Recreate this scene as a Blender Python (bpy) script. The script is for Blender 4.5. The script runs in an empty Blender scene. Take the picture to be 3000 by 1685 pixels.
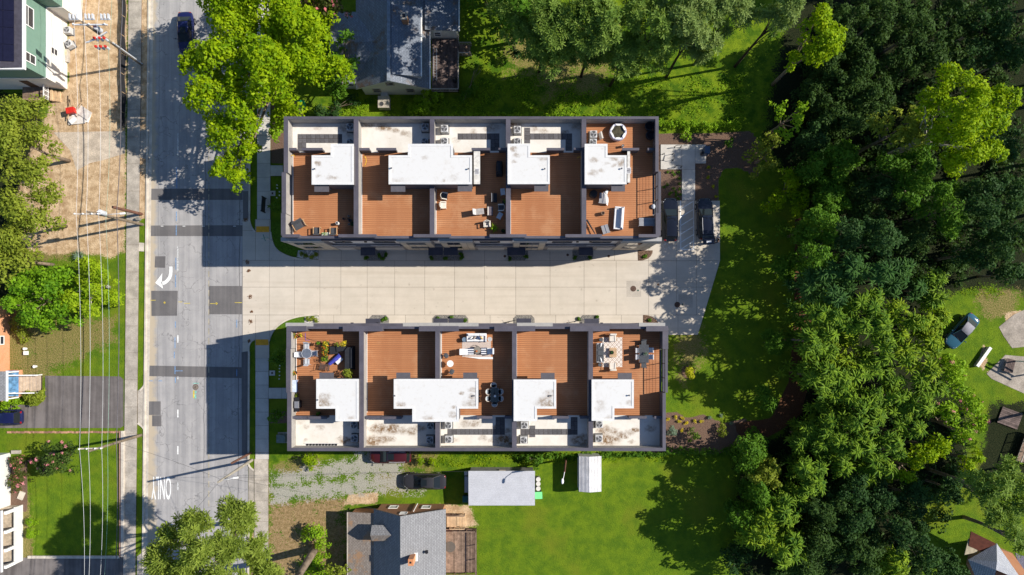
import bpy, math, random
import numpy as np
from mathutils import Vector, Matrix

# ------------------------------------------------------------------ camera, light, exposure
SC = bpy.context.scene
COL = SC.collection
S, H = 26.0, 79.0            # pixels of the photograph per metre on the ground, flying height
cam_d = bpy.data.cameras.new('camera'); cam = bpy.data.objects.new('camera', cam_d); COL.objects.link(cam)
cam.location = (0, 0, H); cam_d.sensor_width = 36; cam_d.lens = S * H / 3000 * 36
cam_d.shift_y = 117.5 / 3000; cam_d.clip_end = 2000
SC.camera = cam
EL, AZ = math.radians(38.3), math.atan2(0.215, 1.25)       # sun elevation, direction towards the sun from +X
wd = bpy.data.worlds.new('World'); SC.world = wd; wd.use_nodes = True
nt = wd.node_tree; bg = nt.nodes['Background']
sky = nt.nodes.new('ShaderNodeTexSky'); sky.sky_type = 'NISHITA'; sky.sun_disc = False
sky.sun_elevation = EL; sky.sun_rotation = math.pi / 2 - AZ
nt.links.new(sky.outputs[0], bg.inputs[0]); bg.inputs[1].default_value = 0.082; sky.ozone_density = 5; sky.dust_density = .3; sky.air_density = 1.0
sl = bpy.data.lights.new('sun', 'SUN'); sl.energy = 4.5; sl.angle = math.radians(0.5); sl.color = (1, .94, .84)
sun = bpy.data.objects.new('sun', sl); COL.objects.link(sun)
sd = Vector((math.cos(AZ) * math.cos(EL), math.sin(AZ) * math.cos(EL), math.sin(EL)))
sun.rotation_euler = sd.to_track_quat('Z', 'Y').to_euler(); sun.location = (30, 5, 60)
SC.view_settings.view_transform = 'Standard'; SC.view_settings.look = 'None'
SC.view_settings.gamma = 1; SC.view_settings.use_curve_mapping = False
SC.view_settings.exposure = 0.55

# ------------------------------------------------------------------ helpers
R = math.radians
def W(px, py, h=0.0):
    s = (H - h) / H / S
    return ((px - 1500) * s, (960 - py) * s)
def W3(px, py, h=0.0):
    x, y = W(px, py, h); return (x, y, h)
def WP(pts, h=0.0): return [W(a, b, h) for a, b in pts]
ORG = {}
class MB:
    def __init__(s): s.v = []; s.f = []
    def add(s, vs, fs):
        n = len(s.v); s.v += [tuple(p) for p in vs]; s.f += [tuple(i + n for i in f) for f in fs]; return s
    def box(s, x0, y0, z0, x1, y1, z1):
        if x0 > x1: x0, x1 = x1, x0
        if y0 > y1: y0, y1 = y1, y0
        return s.add([(x0,y0,z0),(x1,y0,z0),(x1,y1,z0),(x0,y1,z0),(x0,y0,z1),(x1,y0,z1),(x1,y1,z1),(x0,y1,z1)],
              [(3,2,1,0),(4,5,6,7),(0,1,5,4),(1,2,6,5),(2,3,7,6),(3,0,4,7)])
    def ob(s, cx, cy, z0, z1, lx, ly, rot=0):
        c, q = math.cos(rot), math.sin(rot); P = []
        for z in (z0, z1):
            for a, b in ((-1,-1),(1,-1),(1,1),(-1,1)):
                u, w = a*lx/2, b*ly/2; P.append((cx+u*c-w*q, cy+u*q+w*c, z))
        return s.add(P, [(3,2,1,0),(4,5,6,7),(0,1,5,4),(1,2,6,5),(2,3,7,6),(3,0,4,7)])
    def prism(s, pts, z0, z1, top=None):
        a = sum(pts[i][0]*pts[(i+1)%len(pts)][1]-pts[(i+1)%len(pts)][0]*pts[i][1] for i in range(len(pts)))
        if a < 0: pts = pts[::-1]
        n = len(pts); q = top or pts
        if top and a < 0: q = top[::-1]
        return s.add([(x,y,z0) for x,y in pts]+[(x,y,z1) for x,y in q],
              [tuple(range(n-1,-1,-1)), tuple(range(n,2*n))]+[(i,(i+1)%n,n+(i+1)%n,n+i) for i in range(n)])
    def sheet(s, pts, z):
        a = sum(pts[i][0]*pts[(i+1)%len(pts)][1]-pts[(i+1)%len(pts)][0]*pts[i][1] for i in range(len(pts)))
        if a < 0: pts = pts[::-1]
        return s.add([(x,y,z) for x,y in pts], [tuple(range(len(pts)))])
    def face(s, *pts): return s.add(pts, [tuple(range(len(pts)))])
    def cyl(s, x, y, z0, z1, r0, r1=None, n=14):
        r1 = r0 if r1 is None else r1
        A = [2*math.pi*i/n for i in range(n)]
        return s.add([(x+r0*math.cos(a),y+r0*math.sin(a),z0) for a in A]+[(x+r1*math.cos(a),y+r1*math.sin(a),z1) for a in A],
              [tuple(range(n-1,-1,-1)), tuple(range(n,2*n))]+[(i,(i+1)%n,n+(i+1)%n,n+i) for i in range(n)])
    def ring(s, x, y, z0, z1, ro, ri, n=20):
        P = []
        for z in (z0, z1):
            for r in (ro, ri): P += [(x+r*math.cos(2*math.pi*i/n), y+r*math.sin(2*math.pi*i/n), z) for i in range(n)]
        F = []
        for i in range(n):
            j = (i+1) % n
            F += [(i,j,2*n+j,2*n+i),(n+j,n+i,3*n+i,3*n+j),(2*n+i,2*n+j,3*n+j,3*n+i),(j,i,n+i,n+j)]
        return s.add(P, F)
    def tube(s, pts, r, n=6, r1=None):
        pts = [Vector(p) for p in pts]; m = len(pts); P = []; up = None
        for i, p in enumerate(pts):
            d = (pts[min(i+1,m-1)]-pts[max(i-1,0)]).normalized()
            if up is None: up = d.orthogonal().normalized()
            up = (up - d*up.dot(d))
            up = up.normalized() if up.length > 1e-5 else d.orthogonal().normalized()
            w = d.cross(up); rr = r if r1 is None else r+(r1-r)*i/(m-1)
            P += [tuple(p+(up*math.cos(2*math.pi*k/n)+w*math.sin(2*math.pi*k/n))*rr) for k in range(n)]
        F = [tuple(range(n-1,-1,-1)), tuple(range((m-1)*n, m*n))]
        for i in range(m-1):
            for k in range(n): F.append((i*n+k, i*n+(k+1)%n, (i+1)*n+(k+1)%n, (i+1)*n+k))
        return s.add(P, F)
    def ell(s, cx, cy, cz, rx, ry, rz, nu=14, nv=8, v0=0.0):
        P = []; F = []
        for j in range(nv+1):
            t = math.pi*(v0+(1-v0)*j/nv) - math.pi/2 if v0 else math.pi*j/nv - math.pi/2
            for i in range(nu):
                a = 2*math.pi*i/nu
                P.append((cx+rx*math.cos(t)*math.cos(a), cy+ry*math.cos(t)*math.sin(a), cz+rz*math.sin(t)))
        for j in range(nv):
            for i in range(nu): F.append((j*nu+i, j*nu+(i+1)%nu, (j+1)*nu+(i+1)%nu, (j+1)*nu+i))
        return s.add(P, F)
    def tf(s, rot=0, loc=(0,0,0), sc=1):
        c, q = math.cos(rot), math.sin(rot)
        s.v = [(loc[0]+sc*(x*c-y*q), loc[1]+sc*(x*q+y*c), loc[2]+sc*z) for x,y,z in s.v]; return s
    def mesh(s, name, m, smooth=False):
        me = bpy.data.meshes.new(name); me.from_pydata(s.v, [], s.f); me.update()
        if m: me.materials.append(m)
        if smooth: me.polygons.foreach_set('use_smooth', [True]*len(me.polygons))
        return me
    def build(s, name, m, parent=None, smooth=False, loc=None, kind=None, bev=0):
        o = ORG.get(parent)
        if o: s.v = [(x-o[0], y-o[1], z-o[2]) for x,y,z in s.v]
        ob = bpy.data.objects.new(name, s.mesh(name, m, smooth)); COL.objects.link(ob)
        if parent is not None:
            ob.parent = parent
            if o: ORG[ob] = o
        if loc: ob.location = loc
        if kind: ob['kind'] = kind
        if bev:
            b = ob.modifiers.new('bevel', 'BEVEL'); b.width = bev; b.segments = 2; b.limit_method = 'ANGLE'
        return ob
def tag(o, label, cat, group=None):
    o['label'] = label; o['category'] = cat
    if group: o['group'] = group
    return o
def thing(name, label, cat, loc=(0,0,0), rot=0, group=None, world=False):
    o = bpy.data.objects.new(name, None); COL.objects.link(o); o.empty_display_size = .2
    o.location = loc; o.rotation_euler = (0,0,rot)
    if world: ORG[o] = tuple(loc)
    return tag(o, label, cat, group)
def part(name, me, parent, loc=None):
    ob = bpy.data.objects.new(name, me); COL.objects.link(ob); ob.parent = parent
    if parent in ORG: ORG[ob] = ORG[parent]
    if loc:
        o = ORG.get(parent, (0,0,0)); ob.location = (loc[0]-o[0], loc[1]-o[1], loc[2]-o[2])
    return ob
KIDS = {}
def dup(o, loc=None, rot=None, label=None, parent=None, first=True):
    c = o.copy(); COL.objects.link(c)
    if parent is not None: c.parent = parent
    if loc is not None: c.location = loc
    if rot is not None: c.rotation_euler = (0,0,rot)
    if label: c['label'] = label
    for ch in list(o.children): dup(ch, parent=c)
    return c
def rise(x): return x
def clip(poly, x0, y0, x1, y1):
    def cut(P, ins, inter):
        out = []
        for i in range(len(P)):
            a, b = P[i-1], P[i]
            if ins(b):
                if not ins(a): out.append(inter(a, b))
                out.append(b)
            elif ins(a): out.append(inter(a, b))
        return out
    def ix(v): return lambda a, b: (v, a[1]+(b[1]-a[1])*(v-a[0])/(b[0]-a[0]))
    def iy(v): return lambda a, b: (a[0]+(b[0]-a[0])*(v-a[1])/(b[1]-a[1]), v)
    P = list(poly)
    for ins, inter in ((lambda p: p[0] >= x0, ix(x0)), (lambda p: p[0] <= x1, ix(x1)), (lambda p: p[1] >= y0, iy(y0)), (lambda p: p[1] <= y1, iy(y1))):
        if P: P = cut(P, ins, inter)
    Q = []
    for p in P:
        if not Q or (abs(p[0]-Q[-1][0])+abs(p[1]-Q[-1][1])) > 1e-4: Q.append(p)
    return Q if len(Q) > 2 else None

# ------------------------------------------------------------------ materials
class NT:
    def __init__(s, m): s.t = m.node_tree; s.n = s.t.nodes
    def new(s, typ, **k):
        n = s.n.new(typ)
        for a, b in k.items(): setattr(n, a, b)
        return n
    def put(s, sock, v):
        if hasattr(v, 'node'): s.t.links.new(v, sock)
        elif isinstance(v, (tuple, list)) and len(v) == 3 and sock.type == 'RGBA': sock.default_value = (*v, 1)
        else: sock.default_value = v
    def math(s, op, a, b=0.0, c=None, clamp=False):
        n = s.new('ShaderNodeMath', operation=op, use_clamp=clamp); s.put(n.inputs[0], a); s.put(n.inputs[1], b)
        if c is not None: s.put(n.inputs[2], c)
        return n.outputs[0]
    def mix(s, f, a, b, mode='MIX'):
        n = s.new('ShaderNodeMix', data_type='RGBA', blend_type=mode); s.put(n.inputs[0], f); s.put(n.inputs[6], a); s.put(n.inputs[7], b); return n.outputs[2]
    def noise(s, vec, scale, detail=4, rough=.6, dist=0):
        n = s.new('ShaderNodeTexNoise'); s.put(n.inputs['Vector'], vec); n.inputs['Scale'].default_value = scale
        n.inputs['Detail'].default_value = detail; n.inputs['Roughness'].default_value = rough; n.inputs['Distortion'].default_value = dist
        return n.outputs['Fac']
    def ramp(s, v, a, b, lo=0., hi=1.):
        n = s.new('ShaderNodeMapRange', interpolation_type='SMOOTHSTEP'); s.put(n.inputs[0], v)
        for i, q in ((1,a),(2,b),(3,lo),(4,hi)): n.inputs[i].default_value = q
        return n.outputs[0]
    def pos(s): return s.new('ShaderNodeNewGeometry').outputs['Position']
    def stretch(s, vec, sx, sy, sz):
        n = s.new('ShaderNodeMapping'); s.put(n.inputs[0], vec); n.inputs['Scale'].default_value = (sx,sy,sz); return n.outputs[0]
def base_mat(name, rough=.8, spec=.3, metal=0):
    m = bpy.data.materials.new(name); m.use_nodes = True
    b = m.node_tree.nodes['Principled BSDF']; b.inputs['Roughness'].default_value = rough
    b.inputs['Specular IOR Level'].default_value = spec; b.inputs['Metallic'].default_value = metal
    return m, NT(m), b
_M = {}
def mat(name, col, rough=.8, var=.18, scale=3., spec=.3, metal=0, bump=0., bscale=40., fine=.12, space='obj', piece=0., coat=0):
    """plain material with large and fine tone variation, optional grain relief and per-piece tone"""
    if name in _M: return _M[name]
    m, t, b = base_mat(name, rough, spec, metal)
    if space == 'obj': vec = t.new('ShaderNodeTexCoord').outputs['Object']
    else: vec = t.pos()
    a = t.ramp(t.noise(vec, scale, 5), .3, .7, 1-var, 1+var)
    f = t.ramp(t.noise(vec, scale*14, 2), .3, .7, 1-fine, 1+fine)
    k = t.math('MULTIPLY', a, f)
    if piece:
        r = t.new('ShaderNodeObjectInfo').outputs['Random']; k = t.math('MULTIPLY', k, t.ramp(r, 0, 1, 1-piece, 1+piece))
    n = t.new('ShaderNodeVectorMath', operation='SCALE'); n.inputs[0].default_value = col; t.put(n.inputs['Scale'], k)
    t.put(b.inputs['Base Color'], n.outputs[0])
    if bump:
        q = t.new('ShaderNodeBump'); q.inputs['Strength'].default_value = bump; q.inputs['Distance'].default_value = .02
        t.put(q.inputs['Height'], t.noise(vec, bscale, 3)); t.put(b.inputs['Normal'], q.outputs[0])
    if coat: b.inputs['Coat Weight'].default_value = coat; b.inputs['Coat Roughness'].default_value = .04
    _M[name] = m
    return m
def spots(t, base, lst, col, edge=.25):
    """dirt marks of given place and radius, broken up by noise"""
    p = t.pos(); nz = t.noise(p, 3.0, 6, .75); acc = None; nn = t.new('ShaderNodeTexNoise'); nn.inputs['Scale'].default_value = 2.2; nn.inputs['Detail'].default_value = 4; t.put(nn.inputs['Vector'], p)
    wv = t.new('ShaderNodeVectorMath', operation='MULTIPLY_ADD'); t.put(wv.inputs[0], nn.outputs['Color']); wv.inputs[1].default_value = (.5,.5,0); t.put(wv.inputs[2], t.stretch(p, .62,1,0)); sh = t.new('ShaderNodeVectorMath', operation='SUBTRACT'); t.put(sh.inputs[0], wv.outputs[0]); sh.inputs[1].default_value = (.25,.25,0); wp = sh.outputs[0]
    for (x, y, r, a) in lst:
        d = t.new('ShaderNodeVectorMath', operation='DISTANCE'); t.put(d.inputs[0], wp); d.inputs[1].default_value = (x*.62,y,0)
        v = t.math('MULTIPLY', t.ramp(d.outputs['Value'], r*edge, r, 1, 0), a)
        acc = v if acc is None else t.math('MAXIMUM', acc, v)
    f = t.math('MULTIPLY', acc, t.ramp(nz, .36, .60, .25, 1))
    return t.mix(f, base, col)

# ------------------------------------------------------------------ ground sheet with its kinds of cover
def sdf(P, poly):
    """signed distance (px) of points P to polygon, negative inside"""
    d = np.full(len(P), 1e9); inside = np.zeros(len(P), bool)
    A = np.array(poly, float)
    for i in range(len(A)):
        a, b = A[i-1], A[i]; e = b-a; w = P-a
        t = np.clip((w@e)/max(e@e, 1e-9), 0, 1); d = np.minimum(d, np.hypot(*(w-t[:,None]*e).T))
        c = ((a[1] > P[:,1]) != (b[1] > P[:,1]))
        with np.errstate(divide='ignore', invalid='ignore'):
            xi = (b[0]-a[0])*(P[:,1]-a[1])/(b[1]-a[1])+a[0]
        inside ^= c & (P[:,0] < xi)
    return np.where(inside, -d, d)
COVER = {
 'dirt': [([(150,300),(372,55),(366,735),(330,752),(285,745),(230,740),(150,745),(90,735),(30,640),(100,420)],14), ([(200,-80),(372,-80),(372,300),(200,300)],10),
          ([(745,1530),(775,1520),(780,1800),(730,1800)],10),([(405,0),(441,0),(438,640),(405,640)],5),([(1900,520),(2900,520),(2900,520)],4),
          ([(2890,1090),(3040,1030),(3060,1130),(2930,1120)],8),([(2940,920),(3060,900),(3060,1010),(2960,1010)],10),([(2865,1060),(2882,1010),(2892,1060),(2880,1085)],4),
          ([(1020,1448),(1110,1440),(1105,1475),(1010,1480)],8),([(1290,1480),(1370,1480),(1400,1540),(1310,1560)],14)],
 'litter': [([(-60,880),(220,930),(300,955),(290,1020),(180,1075),(100,1120),(-60,1120)],22), ([(270,940),(330,930),(335,1000),(280,1030)],18),
          ([(1490,80),(1800,110),(1830,185),(1680,215),(1500,200)],50),([(1560,200),(1780,195),(1760,260),(1600,270)],40),([(1980,1000),(2050,960),(2060,1030),(2000,1120)],28),
          ([(110,640),(250,690),(200,760),(60,760)],16),([(800,1370),(900,1330),(960,1380),(830,1400)],16),([(60,1440),(85,1440),(95,1640),(60,1640)],10),
          ([(1100,1385),(1200,1380),(1190,1440),(1120,1440)],12),([(1170,1325),(1270,1325),(1260,1380),(1180,1380)],18),([(2860,860),(2990,850),(2960,930),(2880,930)],14)],
 'mulch': [([(1880,395),(2200,385),(2235,430),(2220,520),(2160,490),(2120,495),(2104,530),(2108,588),(1880,588)],3), ([(1880,1213),(1985,1208),(2010,1225),(2060,1215),(2120,1240),(2185,1225),(2210,1310),(2100,1330),(1880,1325)],4),
          ([(795,380),(833,380),(833,480),(795,480)],3),([(30,1350),(80,1350),(80,1500),(30,1500)],5),([(788,1205),(842,1205),(842,1240),(788,1240)],5),
          ([(790,255),(832,255),(832,360),(800,380)],8)],
 'straw': [([(2330,640),(2385,640),(2390,900),(2380,1060),(2350,1210),(2290,1260),(2180,1320),(2150,1240),(2260,1225),(2310,1120),(2325,950)],4)],
 'gravel': [([(789,1392),(880,1380),(1060,1340),(1075,1318),(1190,1318),(1185,1355),(1060,1378),(1000,1396),(900,1412),(800,1420)],15),
          ([(789,1425),(900,1420),(1010,1410),(1180,1392),(1240,1400),(1240,1440),(1110,1440),(960,1452),(800,1472)],14), ([(1040,1320),(1160,1320),(1180,1400),(1050,1400)],24)],
 'rough': [([(1380,-80),(2500,-80),(2400,300),(2200,390),(1940,385),(1380,335)],40), ([(790,1320),(2180,1320),(2180,1350),(1500,1360),(1200,1370),(790,1360)],10), ([(940,270),(1420,280),(1420,345),(920,345)],12)],
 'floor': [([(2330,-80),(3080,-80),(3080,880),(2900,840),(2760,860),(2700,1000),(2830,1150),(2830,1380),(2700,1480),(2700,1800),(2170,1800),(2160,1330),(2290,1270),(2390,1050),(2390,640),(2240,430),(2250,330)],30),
          ([(-80,240),(120,300),(140,700),(100,960),(-80,960)],30),([(2900,1180),(3080,1180),(3080,1420),(2860,1420)],20)],  # last patch paints the shade of the right yard into the ground colour
 'clay': [([(789,1480),(900,1462),(1012,1465),(1012,1800),(789,1800)],22), ([(1760,150),(1700,160),(1690,130),(1760,120)],20)],
}
def build_ground():
    far = np.array([90, 200, 650.])
    xs = np.concatenate([-far[::-1], np.arange(-66, 66.01, .33), far]); ys = np.concatenate([-far[::-1], np.arange(-38, 46.01, .33), far])
    X, Y = np.meshgrid(xs, ys); P = np.stack([X.ravel(), Y.ravel()], 1); px = np.stack([1500+P[:,0]*S, 960-P[:,1]*S], 1)
    nx, ny = len(xs), len(ys)
    i = np.arange(nx-1)[None,:]+np.arange(ny-1)[:,None]*nx
    F = np.stack([i, i+1, i+nx+1, i+nx], -1).reshape(-1, 4)
    me = bpy.data.meshes.new('ground'); me.vertices.add(len(P)); me.loops.add(F.size); me.polygons.add(len(F))
    me.vertices.foreach_set('co', np.c_[P, np.zeros(len(P))].astype(np.float32).ravel())
    me.loops.foreach_set('vertex_index', F.ravel().astype(np.int32)); me.polygons.foreach_set('loop_start', (np.arange(len(F))*4).astype(np.int32))
    me.update()
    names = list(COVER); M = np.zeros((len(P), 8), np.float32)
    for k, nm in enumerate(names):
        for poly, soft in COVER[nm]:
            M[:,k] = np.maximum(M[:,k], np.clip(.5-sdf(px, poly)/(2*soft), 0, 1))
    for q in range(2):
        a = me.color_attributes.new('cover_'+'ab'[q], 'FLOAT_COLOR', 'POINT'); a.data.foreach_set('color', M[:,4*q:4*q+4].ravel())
    m, t, b = base_mat('ground_cover', .95, .1)
    p = t.pos(); n1 = t.noise(p, .8, 6, .65); n2 = t.noise(p, 6, 4, .7); n3 = t.noise(p, 30, 2, .7); n4 = t.noise(p, .18, 3, .6)
    g = t.mix(t.ramp(n1, .32, .68), (.078,.158,.011), (.168,.258,.013))
    g = t.mix(t.ramp(n4, .48, .70, 0, .7), g, (.215,.235,.02))
    g = t.mix(t.math('MULTIPLY', t.ramp(n2, .35, .7), .45), g, (.140,.208,.010))
    g = t.mix(t.ramp(n3, .45, .75, 0, .38), g, (.03,.075,.005))
    def attr(nm):
        a = t.new('ShaderNodeAttribute', attribute_name=nm); s = t.new('ShaderNodeSeparateColor'); t.put(s.inputs[0], a.outputs['Color'])
        return [s.outputs[0], s.outputs[1], s.outputs[2], a.outputs['Alpha']]
    ch = dict(zip(names, attr('cover_a')+attr('cover_b')))
    nm_ = t.ramp(t.math('ADD', t.math('MULTIPLY', n2, .5), t.math('MULTIPLY', n1, .5)), .33, .67)
    def lay(cur, key, c0, c1, amt=1.1, mx=1.0, sc=n2, lo=.35, hi=.65):
        v = t.math('ADD', ch[key], t.math('MULTIPLY', t.math('SUBTRACT', nm_, .5), amt))
        f = t.math('MULTIPLY', t.ramp(v, .36, .64, 0, mx), t.ramp(ch[key], .0, .06))
        return t.mix(f, cur, t.mix(t.ramp(sc, lo, hi), c0, c1))
    g = lay(g, 'rough', (.05,.12,.006), (.19,.27,.012), 1.0, .9, n1)
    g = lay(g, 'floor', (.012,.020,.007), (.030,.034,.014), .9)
    g = lay(g, 'litter', (.13,.14,.03), (.40,.27,.13), 1.5, .85, t.noise(p, 9, 4, .8), .42, .6)
    g = lay(g, 'clay', (.23,.15,.07), (.43,.28,.16), 1.7, .9, t.noise(p, 3, 5, .75))
    g = lay(g, 'dirt', (.42,.275,.15), (.72,.53,.335), .6, 1, t.noise(p, 1.2, 8, .72))
    g = lay(g, 'mulch', (.09,.055,.042), (.27,.175,.125), .12, 1, t.noise(p, 22, 3, .8))
    g = lay(g, 'straw', (.065,.030,.018), (.20,.095,.05), .16, 1, t.noise(p, 16, 3, .8))
    g = lay(g, 'gravel', (.235,.222,.185), (.60,.565,.50), 1.9, .92, t.noise(p, 26, 3, .8))
    t.put(b.inputs['Base Color'], g)
    q = t.new('ShaderNodeBump'); q.inputs['Strength'].default_value = .9; q.inputs['Distance'].default_value = .07
    t.put(q.inputs['Height'], t.math('ADD', n3, t.math('MULTIPLY', n2, 1.5))); t.put(b.inputs['Normal'], q.outputs[0])
    me.materials.append(m)
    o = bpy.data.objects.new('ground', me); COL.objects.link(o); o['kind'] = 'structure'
build_ground()

def strip(path, w, z0, z1, mb=None):
    """flat band of width w (m) along a path of world points"""
    mb = mb or MB(); P = [Vector(p) for p in path]; L = []; Q = []
    for i, p in enumerate(P):
        d = (P[min(i+1,len(P)-1)]-P[max(i-1,0)]).normalized(); n = Vector((-d.y, d.x))
        L.append(tuple(p+n*w/2)); Q.append(tuple(p-n*w/2))
    return mb.prism(L+Q[::-1], z0, z1)
def smooth(path, k=3):
    P = [Vector(p) for p in path]
    for _ in range(k):
        Q = [P[0]]
        for a, b in zip(P, P[1:]): Q += [a*.75+b*.25, a*.25+b*.75]
        P = Q+[P[-1]]
    return [tuple(p) for p in P]

# ------------------------------------------------------------------ road
def road_mat(name, c0, c1, tracks=True):
    m, t, b = base_mat(name, .9, .2); p = t.pos()
    st = t.noise(t.stretch(p, 1.6, .05, 1), 1, 3, .6); n1 = t.noise(p, .5, 5, .65); n3 = t.noise(p, 28, 2, .8)
    c = t.mix(t.ramp(t.math('ADD', t.math('MULTIPLY', st, .6), t.math('MULTIPLY', n1, .4)), .38, .62), c0, c1)
    c = t.mix(t.ramp(n3, .3, .75, 0, .35), c, tuple(x*.55 for x in c0))
    if tracks:
        v = t.new('ShaderNodeTexVoronoi', feature='DISTANCE_TO_EDGE'); v.inputs['Scale'].default_value = .42
        w = t.new('ShaderNodeVectorMath', operation='ADD'); nn = t.new('ShaderNodeTexNoise'); nn.inputs['Scale'].default_value = .9; nn.inputs['Detail'].default_value = 5
        t.put(nn.inputs['Vector'], p); sc = t.new('ShaderNodeVectorMath', operation='SCALE'); t.put(sc.inputs[0], nn.outputs['Color']); sc.inputs['Scale'].default_value = 2.2
        t.put(w.inputs[0], p); t.put(w.inputs[1], sc.outputs[0]); t.put(v.inputs['Vector'], w.outputs[0])
        c = t.mix(t.math('MULTIPLY', t.ramp(v.outputs['Distance'], .004, .02, .5, 0), t.ramp(n1, .38, .6)), c, (.07,.07,.07))
        s = t.new('ShaderNodeSeparateXYZ'); t.put(s.inputs[0], p)
        for xx, wd_, a in ((-34.62,.035,.6),(-30.75,.035,.75),(-39.9,.025,.35),(-33.3,.02,.25),(-37.6,.02,.25),(-32.1,.02,.2)):
            d = t.math('ABSOLUTE', t.math('SUBTRACT', t.math('SUBTRACT', s.outputs[0], t.math('MULTIPLY', s.outputs[1], .006)), t.math('ADD', t.math('MULTIPLY', t.noise(p, .35, 4), .25), xx-.125)))
            c = t.mix(t.math('MULTIPLY', t.ramp(d, wd_*.5, wd_*1.6, a, 0), t.ramp(n1, .3, .5, .4, 1)), c, (.05,.05,.055))
        d = t.math('ABSOLUTE', t.math('SUBTRACT', s.outputs[0], -41.1+.35))      # sand washed against the kerb
        c = t.mix(t.math('MULTIPLY', t.ramp(t.math('ADD', d, t.math('MULTIPLY', t.noise(p, .9, 4), -1.6)), -.55, .1, .85, 0), 1.0), c, (.50,.41,.29))
    t.put(b.inputs['Base Color'], c)
    q = t.new('ShaderNodeBump'); q.inputs['Strength'].default_value = .4; q.inputs['Distance'].default_value = .02; t.put(q.inputs['Height'], n3); t.put(b.inputs['Normal'], q.outputs[0])
    return m
M_ROAD = road_mat('old_asphalt', (.325,.315,.315), (.45,.43,.42))
M_PATCH = road_mat('patch_asphalt', (.135,.128,.13), (.19,.178,.175), False)
M_DRIVE = road_mat('drive_asphalt', (.125,.11,.105), (.22,.195,.185), False)
M_CONC = mat('kerb_concrete', (.56,.50,.42), .9, .16, 1.2, space='w', fine=.1, bump=.2)
M_OLDC = mat('old_concrete', (.40,.355,.30), .9, .2, .9, space='w', fine=.16, piece=.08, bump=.2)
def slab_mat():
    m, t, b = base_mat('slab_concrete', .9, .2); p = t.pos(); r = t.new('ShaderNodeObjectInfo').outputs['Random']
    n1 = t.noise(p, .5, 6, .7); n2 = t.noise(p, 7, 3, .7); st = t.noise(t.stretch(p, .045, 1.1, 1), 1, 4, .6); sp = t.noise(p, 1.5, 3, .5)
    c = t.mix(t.ramp(n1, .3, .7), (.55,.49,.41), (.62,.55,.465)); c = t.mix(t.ramp(st, .45, .72, 0, .38), c, (.40,.335,.26)); c = t.mix(t.ramp(n2, .55, .8, 0, .3), c, (.42,.365,.30))
    c = t.mix(t.ramp(sp, .66, .76, 0, .55), c, (.33,.275,.22)); c = t.mix(t.ramp(r, 0, 1, 0, .22), c, (.44,.40,.345)); t.put(b.inputs['Base Color'], c); return m
M_SLAB = slab_mat()
M_WALK = mat('walk_concrete', (.55,.52,.475), .9, .1, .8, space='w', fine=.06, piece=.05, bump=.12)
M_JOINT = mat('joint_filler', (.13,.085,.055), .95, .3, 2, space='w')
M_PAINT = mat('road_paint', (.80,.80,.78), .7, .12, 3, space='w', fine=.2)
M_WORN = mat('worn_paint', (.55,.55,.54), .8, .35, 6, space='w', fine=.4)
def road_x(side, y):
    if side == 'l': return 441-18*(y+0)/1685
    return 732-6*y/1685
rd = MB().sheet(WP([(road_x('l',-400),-400),(road_x('l',2200),2200),(road_x('r',2200),2200),(road_x('r',-400),-400)]), .012).build('road', M_ROAD); rd['kind'] = 'structure'
def patch(pts, m=None): return MB().prism(WP(pts), .012, .018).build('asphalt_patch', m or M_PATCH, rd)
for q in ([(433,661),(712,660),(712,692),(432,692)], [(434,553),(711,553),(711,586),(434,586)], [(430,1071),(708,1076),(708,1108),(430,1102)],
          [(443,852),(521,852),(519,925),(444,926)], [(612,838),(709,838),(709,921),(612,921)], [(455,751),(485,751),(484,785),(453,784)],
          [(432,1176),(471,1176),(471,1216),(432,1216)], [(446,1217),(473,1217),(473,1249),(446,1249)], [(708,1032),(726,1030),(726,1345),(709,1345)], [(712,560),(730,560),(728,650),(712,645)]): patch(q)
def mark(pts, m=None, z=.022): return MB().prism(WP(pts), z-.006, z).build('road_marking', m or M_PAINT, rd)
def rect(x0, y0, x1, y1): return [(x0,y0),(x1,y0),(x1,y1),(x0,y1)]
for y0, y1, m in ((390,458,M_WORN),(722,795,M_WORN),(982,1004,M_PAINT),(1103,1112,M_WORN),(1200,1223,M_PAINT),(1307,1331,M_PAINT),(1412,1436,M_WORN)): mark(rect(519.5, y0, 523, y1), m)
for x in (471,535,592,683): mark(rect(x, 662, x+8, 663.6))
# turn arrow
ar = smooth([(501,781),(501,800),(497,815),(485,828),(474,831)], 2)
L = [];Rr = []
for i, p in enumerate(ar):
    a, b = Vector(ar[max(i-1,0)]), Vector(ar[min(i+1,len(ar)-1)]); d = (b-a).normalized(); n = Vector((-d.y, d.x)); w = 4.6+.6*i/len(ar)
    L.append(tuple(Vector(p)+n*w)); Rr.append(tuple(Vector(p)-n*w))
mark(L+Rr[::-1]); mark([(476,800),(455,829),(478,846),(476,836),(474,820)])
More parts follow.
